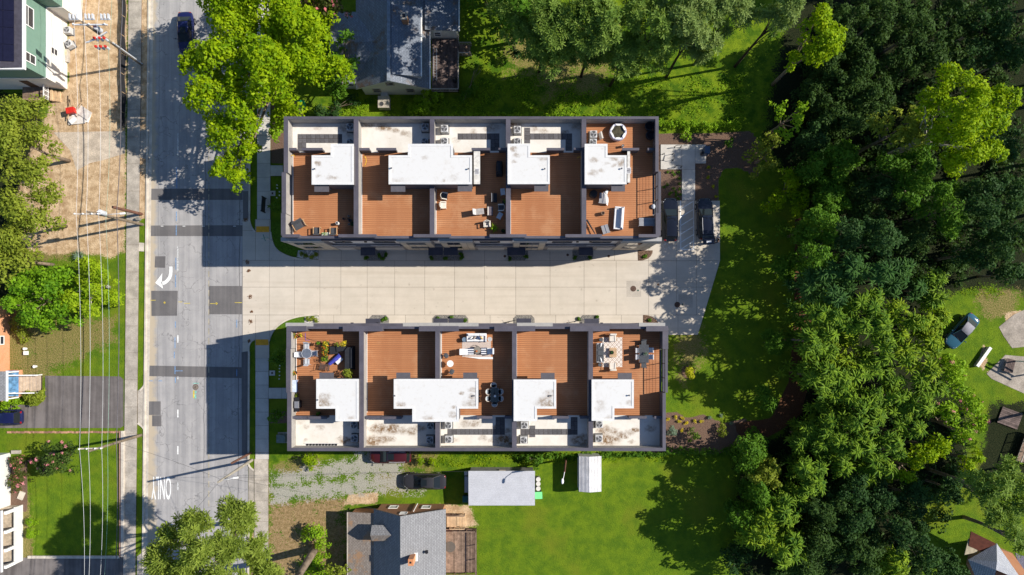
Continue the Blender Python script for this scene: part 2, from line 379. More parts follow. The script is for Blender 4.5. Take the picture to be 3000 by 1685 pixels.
# lettering ONLY, read by traffic coming from the north
cu = bpy.data.curves.new('lettering', 'FONT'); cu.body = 'ONLY'; cu.align_x = 'CENTER'; cu.align_y = 'CENTER'; cu.size = 1; cu.extrude = .002; cu.offset = .012; cu.space_character = 1.02
to = bpy.data.objects.new('lettering', cu); COL.objects.link(to); cu.materials.append(M_PAINT); to.parent = rd
to.location = (*W(473,1426), .021); to.rotation_euler = (0,0,math.pi); to.scale = (.82, 3.6, 1)
M_YEL = mat('survey_yellow', (.62,.48,.06), .7, .2, 3); M_BLUE = mat('survey_blue', (.16,.30,.52), .8, .4, 5, space='w'); M_TEAL = mat('survey_green', (.2,.5,.42), .8, .4, 5, space='w')
M_FADE = mat('faded_yellow', (.42,.36,.24), .9, .3, 2, space='w')
for x0, y0, x1, y1 in ((441,879,456,880.6),(523,884,534,885.6),(540,888,557,889.6),(616,889,636,890.4),(688,886,709,887.6)): mark(rect(x0,y0,x1,y1), M_YEL)
mark([(632,885),(639,889.5),(632,894),(634,889.5)], M_YEL); mark([(482.5+3*math.cos(a),886.7+3*math.sin(a)) for a in [k*.785 for k in range(8)]], M_YEL, .026)
for x0, y0, x1, y1 in ((517,490,519,552),(516,620,518,648),(515.5,660,517.5,690),(514.5,755,516.5,790),(513.5,805,515.5,842),(513,942,515,960),(512,988,514,1020),(510,1030,512,1050),(512,1073,514,1096),(513,1086,535,1087.4),(513,1105,515,1122),(437,1115,447,1117),(465,1115,475,1117),(693,937,695,960),(693,1082,695,1102)): mark(rect(x0,y0,x1,y1), M_BLUE, .024)
for x0, y0, x1, y1, m in ((565,1122,583,1124,M_TEAL),(566,1144,570,1166,M_YEL),(571,1146,576,1152,M_TEAL),(570,1156,575,1168,M_TEAL)): mark(rect(x0,y0,x1,y1), m)
for y in range(430, 1560, 28): mark(rect(611,y,613,y+18), M_FADE, .0195)
# kerbs
kb = []
for side, off, a, b in (('l',-4,-400,2200),('r',1.5,-400,628),('r',1.5,1030,1352),('r',1.5,1478,2200)):
    ys = np.linspace(a, b, 12); kb.append(strip(WP([(road_x(side,y)+off, y) for y in ys]), .2, -.02, .12))
gut = strip(WP([(road_x('l',y)+3, y) for y in np.linspace(-400,2200,8)]), .42, -.02, .02).build('gutter', M_CONC); gut['kind'] = 'structure'
for p_ in ([(731,628),(731,645),(735,662),(744,676),(748,680)], [(729,1030),(730,1010),(736,1000),(746,994)], [(793,680),(796,702),(804,725),(820,740),(849,753.5),(877,759),(900,762),(934,763)],
           [(788,1000),(793,984),(802,967),(815,954),(832,942),(850,934),(876,927),(905,923.5),(934,922.5)], [(726,1352),(731,1368),(744,1378)], [(744,1466),(732,1470),(727,1480)], [(424,1118),(424,1130),(410,1145)], [(404,1240),(418,1250),(425,1262)]):
    kb.append(strip(smooth(WP(p_)), .17, -.02, .10))
for q in kb: q.build('kerb', M_CONC, kind='structure')

# ------------------------------------------------------------------ shared driveway of the townhouses, in joined slabs
DRIVE = [(711,645),(729,641),(734,660),(748,680),(748,643),(793,643),(793,690),(801,722),(816,738),(849,752),(877,757),(933,761),(933,728),(1905,728),(1905,588),(2108,588),(2109,764),(2044,981),(1895,981),(1895,950),
         (935,950),(935,924),(875,928),(830,943),(802,967),(789,995),(789,1049),(748,1049),(748,996),(736,1000),(729,1028),(711,1031)]
dv = MB().prism(WP(DRIVE), -.02, .035).build('driveway', M_JOINT); dv['kind'] = 'structure'
def slabs(poly, xs, ys, parent, m, z0, z1, gap=.028, name='slab'):
    P = WP(poly)
    for j in range(len(ys)-1):
        for i in range(len(xs)-1):
            x0, y1 = W(xs[i], ys[j]); x1, y0 = W(xs[i+1], ys[j+1]); g = gap/2
            q = clip(P, x0+g, y0+g, x1-g, y1-g)
            if q and abs(sum(q[k-1][0]*q[k][1]-q[k][0]*q[k-1][1] for k in range(len(q)))) > .08: MB().prism(q, z0, z1).build(name, m, parent)
slabs(DRIVE, [711,749,789.7,863,933,1000,1070,1190,1336,1420,1511,1611,1722,1800,1900,1981.5,2040,2110], [588,676,764], dv, M_SLAB, .03, .06)
slabs(DRIVE, [711,789.7,863,937.6,999,1076,1156.6,1244.6,1332,1420,1511,1611.5,1711,1805,1900,1981.5,2040,2110], [764,841.5,923], dv, M_SLAB, .03, .06)
slabs(DRIVE, [711,749,789.7,870,978,1077,1188,1326,1436,1530,1628,1722,1820,1900,1986,2110], [923,1002,1052], dv, M_SLAB, .03, .06)
M_TACT = mat('tactile_orange', (.75,.36,.03), .8, .1, 4, fine=.15, bump=.6, bscale=25)
for y0 in (663.5, 994.5): MB().prism(WP(rect(751 if y0 < 800 else 749.5, y0, 789 if y0 < 800 else 787.5, y0+17)), .06, .068).build('tactile_plate', M_TACT, dv)
for x0, y0, x1, y1 in ((1987,862,2029,901),(1835,823,1878,870)): MB().prism(WP(rect(x0,y0,x1,y1)), .056, .0615).build('cover_collar', mat('collar_concrete', (.45,.40,.34), .9, .1, .8, space='w', fine=.08), dv)
# access aisle beside the parking bays
def bar(a, b, w, z0, z1, m, name, parent): return strip(WP([a, b]), w, z0, z1).build(name, m, parent)
bar((1993,588),(1994,731),.11,.059,.064,M_PAINT,'painted_line',dv); bar((2031,588),(2032,731),.11,.059,.064,M_PAINT,'painted_line',dv); bar((1993,731),(2032,731),.11,.059,.0645,M_PAINT,'painted_line',dv)
for y in (612, 636, 661, 686, 710, 730): bar((1994.5,y),(2030.5,y-22),.11,.059,.0635,M_PAINT,'painted_line',dv)
hm = MB(); cx, cy = W(1951,721)
hm.ring(cx, cy-.05, .059, .064, .34, .27, 20).ob(cx-.1, cy+.35, .059, .065, .1, .5, .1).ob(cx+.05, cy+.3, .059, .066, .4, .08, 0).cyl(cx-.12, cy+.72, .059, .065, .1, n=10).ob(cx+.35, cy-.15, .059, .0655, .08, .5, .5)
hm.build('accessible_symbol', M_WORN, dv)

# pavements
def pave(name, m, poly, xs, ys, z=.10):
    b_ = MB().prism(WP(poly), -.02, z-.025).build(name, M_JOINT); b_['kind'] = 'structure'
    slabs(poly, xs, ys, b_, m, z-.03, z); return b_
pave('sidewalk', M_WALK, rect(754,-200,793,643), [754,793], list(np.arange(643, -210, -41))[::-1]).name
pave('sidewalk', M_WALK, rect(749,1049,788,1345), [749,788], list(np.arange(1049, 1346, 39.5))+[1346])
pave('sidewalk', M_OLDC, rect(746,1345,787,1900), [746,787], list(np.arange(1345, 1901, 61)))
lw = [(378-12*y/1260, y) for y in (-300,2000)]; lw2 = [(416-14*y/1260, y) for y in (2000,-300)]
pave('sidewalk', M_OLDC, lw+lw2, [340,430], list(np.arange(-230, 1950, 79)))
pave('walkway', M_WALK, rect(793,485,830,516), [793,830], [485,516]); pave('walkway', M_WALK, rect(788,1136,842,1168), [788,826,842], [1136,1168])
wk = MB().prism(WP([(1935,424),(2068,424),(2068,480),(2036,480),(2036,588),(1997,588),(1997,497),(1935,497)]), -.02, .075).build('walkway', M_JOINT); wk['kind'] = 'structure'
for q in ((1935,424,1997,497),(1997,424,2036,497),(2036,424,2068,480),(1997,497,2036,543),(1997,543,2036,588)):
    x0, y1 = W(q[0], q[1]); x1, y0 = W(q[2], q[3]); MB().box(x0+.014, y0+.014, .07, x1-.014, y1-.014, .10).build('slab', M_WALK, wk)
# driveway aprons across the west verge and lots
def flat(name, pts, m, z=.03): o = MB().prism(WP(pts), -.02, z).build(name, m); o['kind'] = 'structure'; return o
flat('driveway_apron', [(404,1145),(424,1132),(424,1252),(404,1240)], M_OLDC, .05); flat('driveway_apron', [(402,1630),(423,1615),(423,1760),(402,1760)], M_OLDC, .05)
flat('driveway_apron', [(744,1378),(729,1366),(728,1480),(744,1468)], M_OLDC, .05); flat('driveway_apron', [(409,384),(436,380),(436,470),(408,460)], M_OLDC, .05)
flat('asphalt_driveway', [(133,1101),(352,1103),(362,1112),(362,1248),(352,1254),(-120,1254),(-120,1186),(30,1183),(110,1190),(133,1170)], M_DRIVE)
flat('asphalt_driveway', [(60,1634),(362,1628),(366,1900),(-100,1900),(-100,1655)], M_DRIVE)
M_LOT = mat('gravel_lot', (.50,.415,.325), .95, .22, .8, space='w', fine=.2)
flat('parking_pad', [(157,388),(366,384),(366,450),(300,470),(264,478),(225,500),(205,440)], M_LOT, .015)
flat('slab_pad', [(407,711),(423,712),(422,737),(406,736)], M_CONC, .07)

# ------------------------------------------------------------------ two rows of townhouses
ZD, ZP, ZT = 8.2, 9.8, 10.8
M_SIDE = mat('grey_siding', (.22,.21,.215), .8, .08, 2); M_WHITEW = mat('white_siding', (.70,.69,.69), .75, .05, 2)
M_INNER = mat('parapet_stucco', (.33,.31,.285), .9, .1, 1.2, space='w'); M_COPE = mat('coping_metal', (.092,.085,.105), .45, .14, .7, .5, space='w', fine=.08)
M_TWALL = mat('tower_siding', (.115,.105,.11), .8, .12, 1.2); M_FLASH = mat('white_flashing', (.68,.67,.65), .6, .05, 3)
M_NAVY = mat('canopy_metal', (.055,.055,.075), .45, .1, 2); M_BEIGE = mat('beige_panel', (.47,.41,.33), .7, .06, 2, piece=.08)
M_DARKB = mat('deck_frame', (.045,.028,.02), .9); M_BLACK = mat('black_metal', (.018,.018,.022), .45, .1, 4)
M_GLASS, _t, _b = base_mat('window_glass', .06, .6); _b.inputs['Base Color'].default_value = (.03,.035,.045,1)
def board_mat():
    m, t, b = base_mat('deck_board', .75, .25); p = t.new('ShaderNodeTexCoord').outputs['Object']; r = t.new('ShaderNodeObjectInfo').outputs['Random']
    g = t.noise(t.stretch(p, .7, 9, 4), 1.2, 5, .65); w = t.noise(t.pos(), .55, 4, .6)
    c = t.mix(t.ramp(g, .3, .7), (.365,.142,.060), (.475,.212,.095)); c = t.mix(t.ramp(r, 0, 1, 0, .22), c, (.32,.12,.05))
    c = t.mix(t.ramp(w, .5, .72, 0, .45), c, (.53,.285,.15)); t.put(b.inputs['Base Color'], c)
    return m
M_BOARD = board_mat()
def membrane(name, lst):
    m, t, b = base_mat(name, .7, .25); p = t.pos()
    n = t.noise(p, .7, 5, .65); n2 = t.noise(p, 4, 4, .7); n3 = t.noise(p, 1.6, 4, .65)
    c = t.mix(t.ramp(n, .35, .65), (.74,.705,.65), (.67,.625,.56)); c = t.mix(t.ramp(n2, .55, .75, 0, .35), c, (.52,.46,.38))
    c = t.mix(t.ramp(n3, .60, .76, 0, .5), c, (.48,.40,.30))
    if lst: c = spots(t, c, [(*W(a, b_, ZD), r*.046, k) for a, b_, r, k in lst], (.17,.088,.028))
    t.put(b.inputs['Base Color'], c); return m
def tower_membrane(name, lst):
    m, t, b = base_mat(name, .6, .3); p = t.pos(); n2 = t.noise(p, 3, 5, .7)
    n9 = t.noise(p, .8, 5, .7); c = t.mix(t.ramp(n2, .52, .76, 0, .5), (.665,.655,.635), (.50,.455,.395)); c = t.mix(t.ramp(n9, .56, .72, 0, .35), c, (.53,.485,.425))
    c = spots(t, c, [(*W(a, b_, ZT), r*.048, k) for a, b_, r, k in lst], (.24,.165,.10)); t.put(b.inputs['Base Color'], c); return m
U_REAR = [(1062,362,13,1),(1085,366,9,.8),(1120,371,13,.9),(1140,376,9,.8),(1160,383,8,.8),(1185,390,9,.6),(1195,394,8,.5),(1007,376,14,.6),(1020,388,16,.5),(1430,378,10,.5),(1445,373,14,.6),(1500,361,14,.9),(1520,362,9,.7),(1565,378,10,.6),(1590,384,9,.6),(1690,370,14,.6),(1388,386,8,.5),(1335,410,9,.4),(1655,386,6,.9),(1660,352,10,.6),(850,420,6,.6),(930,375,8,.35)]
L_REAR = [(1110,1256,17,1),(1098,1256,10,.8),(1150,1257,17,1),(1160,1260,10,.9),(1180,1262,12,.7),(1208,1263,13,.9),(1238,1256,8,.7),(1226,1255,9,.8),(1092,1293,18,1),(1104,1288,14,.9),(1125,1287,14,.8),(1145,1287,9,.8),(1087,1256,8,.7),(1368,1242,13,.6),(1390,1240,14,.7),(1415,1283,9,.6),(1330,1290,10,.4),(1455,1253,9,.8),(1485,1262,8,.8),(1475,1290,20,1),(1492,1296,12,.9),(1445,1290,10,.6),(1695,1288,16,.9),(1712,1295,13,.9),(1710,1276,8,.7),(1555,1275,8,.4),(1770,1262,16,.8),(1765,1287,18,.9),(1780,1290,18,1),(1800,1287,12,.9),(1795,1263,11,.9),(1820,1275,11,.8),(1827,1280,7,1),(1845,1268,10,.6),(1862,1261,8,1),(1850,1295,7,.5),(1905,1255,12,.6),(1000,1285,8,.8),(1012,1290,12,.9),(1025,1290,9,.9),(895,1250,7,.6),(940,1252,9,.5),(895,1290,6,.4),(880,1236,9,.3)]
U_TOP = [(930,478,7,.8),(968,520,7,.6),(985,520,6,.6),(931,515,6,.6),(1503,437,8,.8),(1514,454,7,.7),(1506,473,5,.6),(1595,462,11,.6),(1741,468,8,.7),(1799,464,8,.8),(1821,476,10,.9),(1801,485,5,.6),(1763,499,6,.5),(1738,508,9,.6),(1780,478,5,.5),(1245,462,7,.4),(1300,530,5,.6),(1330,520,10,.3),(1165,535,14,.3)]
L_TOP = [(947,1165,12,.7),(945,1182,14,.9),(955,1185,9,.9),(1029,1225,7,.4),(1172,1186,9,.8),(1255,1226,9,.6),(1386,1142,8,.6),(1384,1163,9,.7),(1385,1185,17,.6),(1352,1152,5,.8),(1330,1193,5,.7),(1328,1215,9,.6),(1614,1155,13,.7),(1600,1180,18,.8),(1615,1187,12,.9),(1763,1180,10,.35),(1845,1180,8,.5),(1785,1226,9,.4),(1758,1197,11,.35),(1740,1125,12,.2)]

def box_px(mb, x0, y0, x1, y1, z0, z1):
    a = W(x0, y0, z1); b = W(x1, y1, z1); return mb.box(a[0], a[1], z0, b[0], b[1], z1)
BOARDS = {}
def row(D):
    up = D['up']; sg = -1 if up else 1                 # outward direction of the facade along Y
    yf = D['yf']; fy = lambda d: yf + sg*d
    ctr = W(1390, 530 if up else 1140, ZP)
    t = thing('townhouse_row', D['label'], 'townhouse row', (ctr[0], ctr[1], 0), world=True)
    x0 = W(D['west'][0][0], 0, ZP)[0]; x1 = W(D['east'][0][1], 0, ZP)[0]
    yr = W(0, D['rear'][1 if up else 0] if False else (342 if up else 1321), ZP)[1]
    MB().box(x0+.02, yr+sg*.02, 0, x1-.02, fy(-.36), ZD-.12).build('wall', M_SIDE, t)
    MB().box(x0-.15, fy(-.36), 0, x1+.1, fy(-.004), 3.6).build('wall', M_SIDE, t)
    # white upper wall, garage doors, windows, balcony rails
    bays = [tuple(W(a, 0, 0)[0] for a in b) for b in D['bays']]
    edges = [x0]+[e for b in bays for e in b]+[x1]
    for a, b in zip([b[1] for b in bays], [b[0] for b in bays[1:]]):
        if b-a > .25: MB().box(a+.01, fy(-.355), 3.6, b-.01, fy(-.32), ZD-.15).build('wall', M_WHITEW, t)
    for i, (a, b) in enumerate(bays):
        B = MB().box(a, fy(-.36), .0, b, fy(0), 8.5).build('bay', M_SIDE, t)
        MB().box(a-.02, fy(-.36), 7.3, b+.02, fy(.03), 8.52).build('fascia', mat('fascia_panel', (.36,.35,.34), .7, .06), B)
        nc, nr = (6 if b-a > 3.9 else 5), 4; cw = (b-a-.12)/nc; rh = 6.6/nr
        for c in range(nc):
            for r in range(nr):
                u0 = a+.06+c*cw; w0 = .45+r*rh
                win = 0 < c < nc-1 and c != nc-2 and r in (1, 3) or (c == nc-2 and r in (1,3) and i % 2)
                MB().box(u0+.03, fy(-.01), w0+.03, u0+cw-.03, fy(.03), w0+rh-.03).build('window' if win else 'panel', M_GLASS if win else M_BEIGE, B)
    for a, b in D['garage']:
        u, v = W(a,0,0)[0], W(b,0,0)[0]; g = MB().box(u, fy(-.01), .03, v, fy(.02), 2.6).build('garage_door', mat('garage_door', (.34,.34,.35), .6, .05), t)
        for k in range(4): MB().box(u+.03, fy(.015), .06+k*.64, v-.03, fy(.035), .06+k*.64+.6).build('door_panel', mat('garage_panel', (.40,.40,.41), .6, .05), g)
    for a, b in D['win']:
        u, v = W(a,0,0)[0], W(b,0,0)[0]; w = MB().box(u, fy(-.33), 4.4, v, fy(-.28), 6.4).build('window', M_BLACK, t)
        MB().box(u+.06, fy(-.30), 4.46, (u+v)/2-.03, fy(-.27), 6.34).build('pane', M_GLASS, w); MB().box((u+v)/2+.03, fy(-.30), 4.46, v-.06, fy(-.27), 6.34).build('pane', M_GLASS, w)
        rl = MB().box(u-.4, fy(-.03), 4.55, v+.4, fy(0), 4.6)
        for k in range(int((v-u+.8)/.14)): rl.box(u-.4+k*.14, fy(-.03), 3.6, u-.38+k*.14, fy(-.005), 4.55)
        rl.build('balcony_rail', mat('rail_metal', (.5,.5,.52), .5, .05), t)
    for a, b, c, d in D['canopy']:
        p = W(a, c, 2.85); q = W(b, d, 2.85); yy = (min(p[1], q[1]) if up else max(p[1], q[1]))
        k = MB().box(p[0], yy, 2.72, q[0], fy(-.01), 2.85).build('entry_canopy', M_NAVY, t)
        MB().box(p[0]+.1, fy(-.01), .06, q[0]-.25, fy(.03), 2.2).build('entry_door', mat('entry_door', (.10,.09,.09), .5), t)
    for a in D['lamp']:
        u = W(a, 0, 7)[0]; MB().box(u-.12, fy(-.3), 7.5, u+.12, fy(.06), 7.85).box(u-.6, fy(-.3), 7.6, u+.6, fy(-.12), 7.7).build('wall_lamp', M_BLACK, t)
    for i in range(5):
        for k in range(2):
            for z in (.9, 3.9, 6.0):
                u = x0+(x1-x0)*(i+.3+.42*k)/5; yb_ = yr+sg*.02
                w = MB().box(u-.6, yb_, z, u+.6, yb_-sg*.05, z+1.4).build('window', M_BLACK, t); MB().box(u-.52, yb_-sg*.02, z+.08, u+.52, yb_-sg*.07, z+1.32).build('pane', M_GLASS, w)
    # cornice ledge below the front parapet
    MB().box(x0-.1, fy(-.36), ZD-.12, x1+.1, fy(-.02), ZD+.28).build('cornice', M_COPE, t)
    # parapets
    def para(x0_, y0_, x1_, y1_, z=ZP, m=M_INNER, cope=M_COPE, over=.025):
        a = W(x0_, y0_, z); b = W(x1_, y1_, z); lo = (min(a[0],b[0]), min(a[1],b[1])); hi = (max(a[0],b[0]), max(a[1],b[1]))
        w = MB().box(lo[0]+.02, lo[1]+.02, ZD-.115, hi[0]-.02, hi[1]-.02, z-.05).build('parapet', m, t)
        MB().box(lo[0]-over, lo[1]-over, z-.05, hi[0]+over, hi[1]+over, z).build('coping', cope, w)
        return lo, hi
    for i, q in enumerate(D['rear']): para(*q)
    for q in D['raised']: para(*q, m=M_TWALL)
    for q in D['low']: para(*q, z=9.4, m=M_TWALL)
    for k, q in enumerate(D['westp']): para(*q, z=ZP-.01-.02*k)
    for k, q in enumerate(D['eastp']): para(*q, z=ZP-.01-.02*k, m=M_TWALL)
    pw = []
    for a, b in D['party']:
        q = para(a, D['py'][0], b, D['py'][1], z=ZP-.015); pw.append((q[0][0], q[1][0]))
    for q in D['div']: para(*q, z=9.35, m=M_TWALL)
    # side railing where the end parapet drops
    xr, ya, yb = D['rail']; rl = MB(); A = W(xr, ya, 9.7); Bq = W(xr, yb, 9.7)
    rl.box(A[0]-.03, A[1], 9.64, A[0]+.03, Bq[1], 9.70)
    for z in (9.45, 9.2, 8.95, 8.7): rl.box(A[0]-.006, A[1], z-.012, A[0]+.006, Bq[1], z)
    for k in range(4): yy = A[1]+(Bq[1]-A[1])*k/3; rl.box(A[0]-.03, yy-.03, ZD-.1, A[0]+.03, yy+.03, 9.68)
    rl.build('side_rail', M_BLACK, t)
    lw = W(xr, ya, 8.5); lv = W(xr, yb, 8.5); MB().box(lw[0]-.2, lw[1]+.02, ZD-.115, lw[0]+.3, lv[1]-.02, 8.45).build('ledge', M_COPE, t)
    # roof surfaces per house
    wi = W(D['westp'][0][2], 0, ZP)[0]; ei = W(D['eastp'][0][0], 0, ZP)[0]
    L = [wi]+[p[1] for p in pw]; Rr = [p[0] for p in pw]+[ei]
    ydiv = W(0, D['ydiv'], ZD)[1]; yfr = W(0, D['yfront'], ZD)[1]; yre = yr+sg*.2
    mem = membrane('roof_membrane_'+('u' if up else 'l'), U_REAR if up else L_REAR)
    for i in range(5):
        a, b = L[i]-.02, Rr[i]+.02; full = i in D['fulldeck']
        if not full: MB().box(a, ydiv, ZD-.12, b, yre, ZD).build('roof', mem, t)
        y0, y1 = sorted((yre if full else ydiv, yfr))
        dk = MB().box(a, y0, ZD-.121, b, y1, ZD-.03).build('deck', M_DARKB, t)
        n = int((y1-y0)/.193); key = round(b-a, 2)
        me = MB().box(-(b-a)/2, -.0885, 0, (b-a)/2, .0885, .03).mesh('board', M_BOARD)
        for k in range(n): part('board', me, dk, ((a+b)/2, y0+.1+k*(y1-y0-.2)/(n-1), ZD-.03+.0005*(k % 3)))
        MB().box(a+.02, y0+.3, ZD-.01, a+.075, y1-.1, ZD+.06).build('flashing', M_FLASH, t)
    for q in D['pads']:
        a = W(q[0], q[1], ZD+.02); b = W(q[2], q[3], ZD+.02); nx = max(1, round(abs(b[0]-a[0])/.45)); ny = max(1, round(abs(b[1]-a[1])/.45))
        pd = MB().box(a[0], a[1], ZD-.01, b[0], b[1], ZD+.01).build('walk_pad', M_DARKB, t); dx = (b[0]-a[0])/nx; dy = (b[1]-a[1])/ny
        me = MB().box(-abs(dx)/2+.015, -abs(dy)/2+.015, 0, abs(dx)/2-.015, abs(dy)/2-.015, .022).mesh('tile', mat('rubber_tile', (.105,.10,.105), .85, .15, 5, piece=.15))
        for i in range(nx):
            for j in range(ny): part('tile', me, pd, (a[0]+(i+.5)*dx, a[1]+(j+.5)*dy, ZD+.005))
    # stair towers
    tm = tower_membrane('tower_membrane_'+('u' if up else 'l'), U_TOP if up else L_TOP)
    for P in D['towers']:
        c = WP(P, ZT); cx = sum(p[0] for p in c)/len(c); cy = sum(p[1] for p in c)/len(c)
        def inset(q, d): # shrink an axis-aligned polygon
            n = len(q); out = []; ar_ = sum(q[i-1][0]*q[i][1]-q[i][0]*q[i-1][1] for i in range(n)); o = 1 if ar_ > 0 else -1
            for i in range(n):
                p0, p1, p2 = q[i-1], q[i], q[(i+1) % n]
                n1 = (-(p1[1]-p0[1])*o, (p1[0]-p0[0])*o); n2 = (-(p2[1]-p1[1])*o, (p2[0]-p1[0])*o)
                l1 = math.hypot(*n1); l2 = math.hypot(*n2); out.append((p1[0]+d*(n1[0]/l1+n2[0]/l2), p1[1]+d*(n1[1]/l1+n2[1]/l2)))
            return out
        w = MB().prism(inset(c, .06), ZD-.1, ZT-.14).build('stair_tower', M_TWALL, t)
        MB().prism(inset(c, .02), ZT-.139, ZT-.035).build('tower_roof', tm, w)
        q = inset(c, .22); n = len(c); rim = MB()
        for i in range(n):
            j = (i+1) % n; v = [c[i], c[j], q[j], q[i]]
            rim.prism(v, ZT-.135, ZT)
        rim.build('roof_edge', M_FLASH, w)
    for a, y0_, b, y1_ in D['tcan']:
        p = W(a, y0_, 10.4); q = W(b, y1_, 10.4); MB().box(p[0], p[1], 10.3, q[0], q[1], 10.4).build('door_canopy', mat('door_canopy', (.098,.092,.105), .6, .08), t)
        yw = max(p[1], q[1])-.05 if up else min(p[1], q[1])+.05
        MB().box(p[0]+.25, yw-.03, ZD, q[0]-.25, yw+.03, 10.2).build('tower_door', mat('tower_door', (.16,.15,.15), .5), t)
    for a, b in D['vents']:
        x, y = W(a, b, ZT+.2); MB().cyl(x, y, ZT-.11, ZT-.085, .17, .15, 12).build('vent_flange', M_FLASH, t); MB().cyl(x, y, ZT-.1, ZT+.14, .05, .05, 8).cyl(x, y, ZT+.14, ZT+.2, .09, .06, 8).build('vent_pipe', mat('vent_grey', (.12,.12,.13), .5), t)
    return t
def cells(xs, y0, y1, pairs): return [(a, y0, b, y1) for a, b in pairs]
row(dict(up=True, label='upper row of five attached townhouses with dark parapets and white stair towers', yf=W(0,733.4)[1],
  bays=[(896,1000),(1198,1285),(1307,1396),(1502,1592),(1790,1891)], garage=[(1003,1050),(1108,1190),(1402,1478),(1602,1676),(1742,1786)], win=[(1012,1060),(1120,1180),(1412,1466),(1610,1665),(1718,1772)],
  canopy=[(1056.4,1099.5,726,748.6),(1255,1297.4,735,748),(1299.8,1341,735,748),(1486,1539,735,748),(1696,1737,725,748)], lamp=[1012,1075,1462,1690,1728],
  west=[(832,842)], east=[(1921,1928)], rear=[(832,342,1928,348)], py=(345,688),
  raised=[(827,687,877,694.5),(992,687,1102,694.5),(1212,687,1321,694.5),(1435,687,1542,694.5),(1657,687,1763,694.5),(1872,687,1930,694.5)],
  low=[(872,692,996,698),(1098,692,1216,698),(1317,692,1439,698),(1538,692,1661,698),(1759,692,1876,698)],
  westp=[(832,342,843,505),(826,505,837,625),(824,625,836,690)], eastp=[(1921,342,1929,502),(1922,625,1935,690)], party=[(1037,1049.5),(1260,1272),(1483,1495),(1705,1717)],
  div=[(838,434,868,440),(885,434,944,440),(1052,434,1082,440),(1103,434,1160,440),(1382,434,1435,440),(1461,434,1483,440),(1602,434,1653,440),(1682,434,1703,440),(1823.5,434,1872,440),(1898,434,1921,440)],
  rail=(1928,503,624), ydiv=447, yfront=694, fulldeck=[4],
  pads=[(872,393,1002,419),(872,419,897,444),(1341,391,1463,409),(1437,409,1463,442),(1536,374,1553,420),(1553,391,1676,409),(1657,409,1676,442)],
  towers=[[(913,455),(968.5,455),(968.5,421.5),(1036,421.5),(1036,541),(913,541)], [(1138.5,455),(1195,455),(1195,421.5),(1327,421.5),(1327,455),(1382.7,455),(1382.7,540),(1138.5,540)],
          [(1487,421),(1553.5,421),(1553.5,455),(1610.6,455),(1610.6,539.5),(1487,539.5)], [(1713,421.5),(1780,421.5),(1780,455),(1836,455),(1836,540),(1713,540)]],
  tcan=[(921,542,963.4,562),(1145,542,1187,562),(1341,541,1383,561),(1565.4,541,1606.7,561),(1791,541,1831,561)],
  vents=[(921,494),(1146,492),(1372,494),(1596,494),(1822,493)]))
row(dict(up=False, label='lower row of five attached townhouses with furnished brown roof decks', yf=.456,
  bays=[(909,980),(1215,1310),(1312,1412),(1513,1606),(1832,1900)], garage=[(985,1080),(1120,1210),(1415,1500),(1610,1700),(1745,1825)], win=[(1000,1060),(1125,1185),(1425,1485),(1625,1685),(1765,1820)],
  canopy=[(1071,1113.5,933.5,950),(1269.3,1311.8,933,945),(1314,1356.7,933,945),(1513,1556,933,945),(1712,1754.5,933.5,950)], lamp=[1036,1110,1480,1700,1760],
  west=[(842,852)], east=[(1942,1949)], rear=[(842,1313,1949.5,1321)], py=(966,1316),
  raised=[(840,956,897,970),(1005,956,1120,970),(1228,956,1343,970),(1449,956,1567,970),(1671,956,1785,970),(1894,956,1957,970)],
  low=[(893,957,1009,963),(1116,957,1232,963),(1339,957,1453,963),(1563,957,1675,963),(1781,957,1898,963)],
  westp=[(842,1150,853,1321),(839,1022,850.5,1150),(840,966,852,1022)], eastp=[(1942,1152,1950,1321),(1942,966,1957,1022)], party=[(1053,1065),(1276,1288),(1501,1513),(1725,1736.5)],
  div=[(852,1220,900,1226),(900,1221,957,1227),(1072,1220,1116,1226),(1116,1221,1176,1227),(1398,1220,1442,1226),(1479,1220,1503,1226),(1619,1220,1666,1226),(1700,1220,1724,1226),(1843,1220,1894,1226),(1918,1220,1942,1226)],
  rail=(1948,1151,1023), ydiv=1217, yfront=961, fulldeck=[],
  pads=[(1311,1257,1479,1274),(1452,1222,1479,1257),(1525,1257,1672,1274),(1551,1247,1568,1257),(1551,1274,1568,1281),(1672,1222,1692,1274)],
  towers=[[(926.4,1110.5),(1050.5,1110.5),(1050.5,1234.5),(982.7,1234.5),(982.7,1197.5),(926.4,1197.5)], [(1153.6,1110.5),(1400.8,1110.5),(1400.8,1197.5),(1344.5,1197.5),(1344.5,1236),(1207.8,1236),(1207.8,1197.5),(1153.6,1197.5)],
          [(1504.8,1112),(1629.5,1112),(1629.5,1197.5),(1573,1197.5),(1573,1234),(1504.8,1234)], [(1733.4,1112),(1857,1112),(1857,1196.5),(1800,1196.5),(1800,1233),(1733.4,1233)]],
  tcan=[(935.6,1092,977.5,1113),(1161,1092,1201.7,1113),(1357,1092,1398,1113),(1584.5,1093,1625,1115),(1810,1093,1851,1115)],
  vents=[(930,1172),(1156,1160),(1389,1160),(1614,1160),(1844,1159)]))

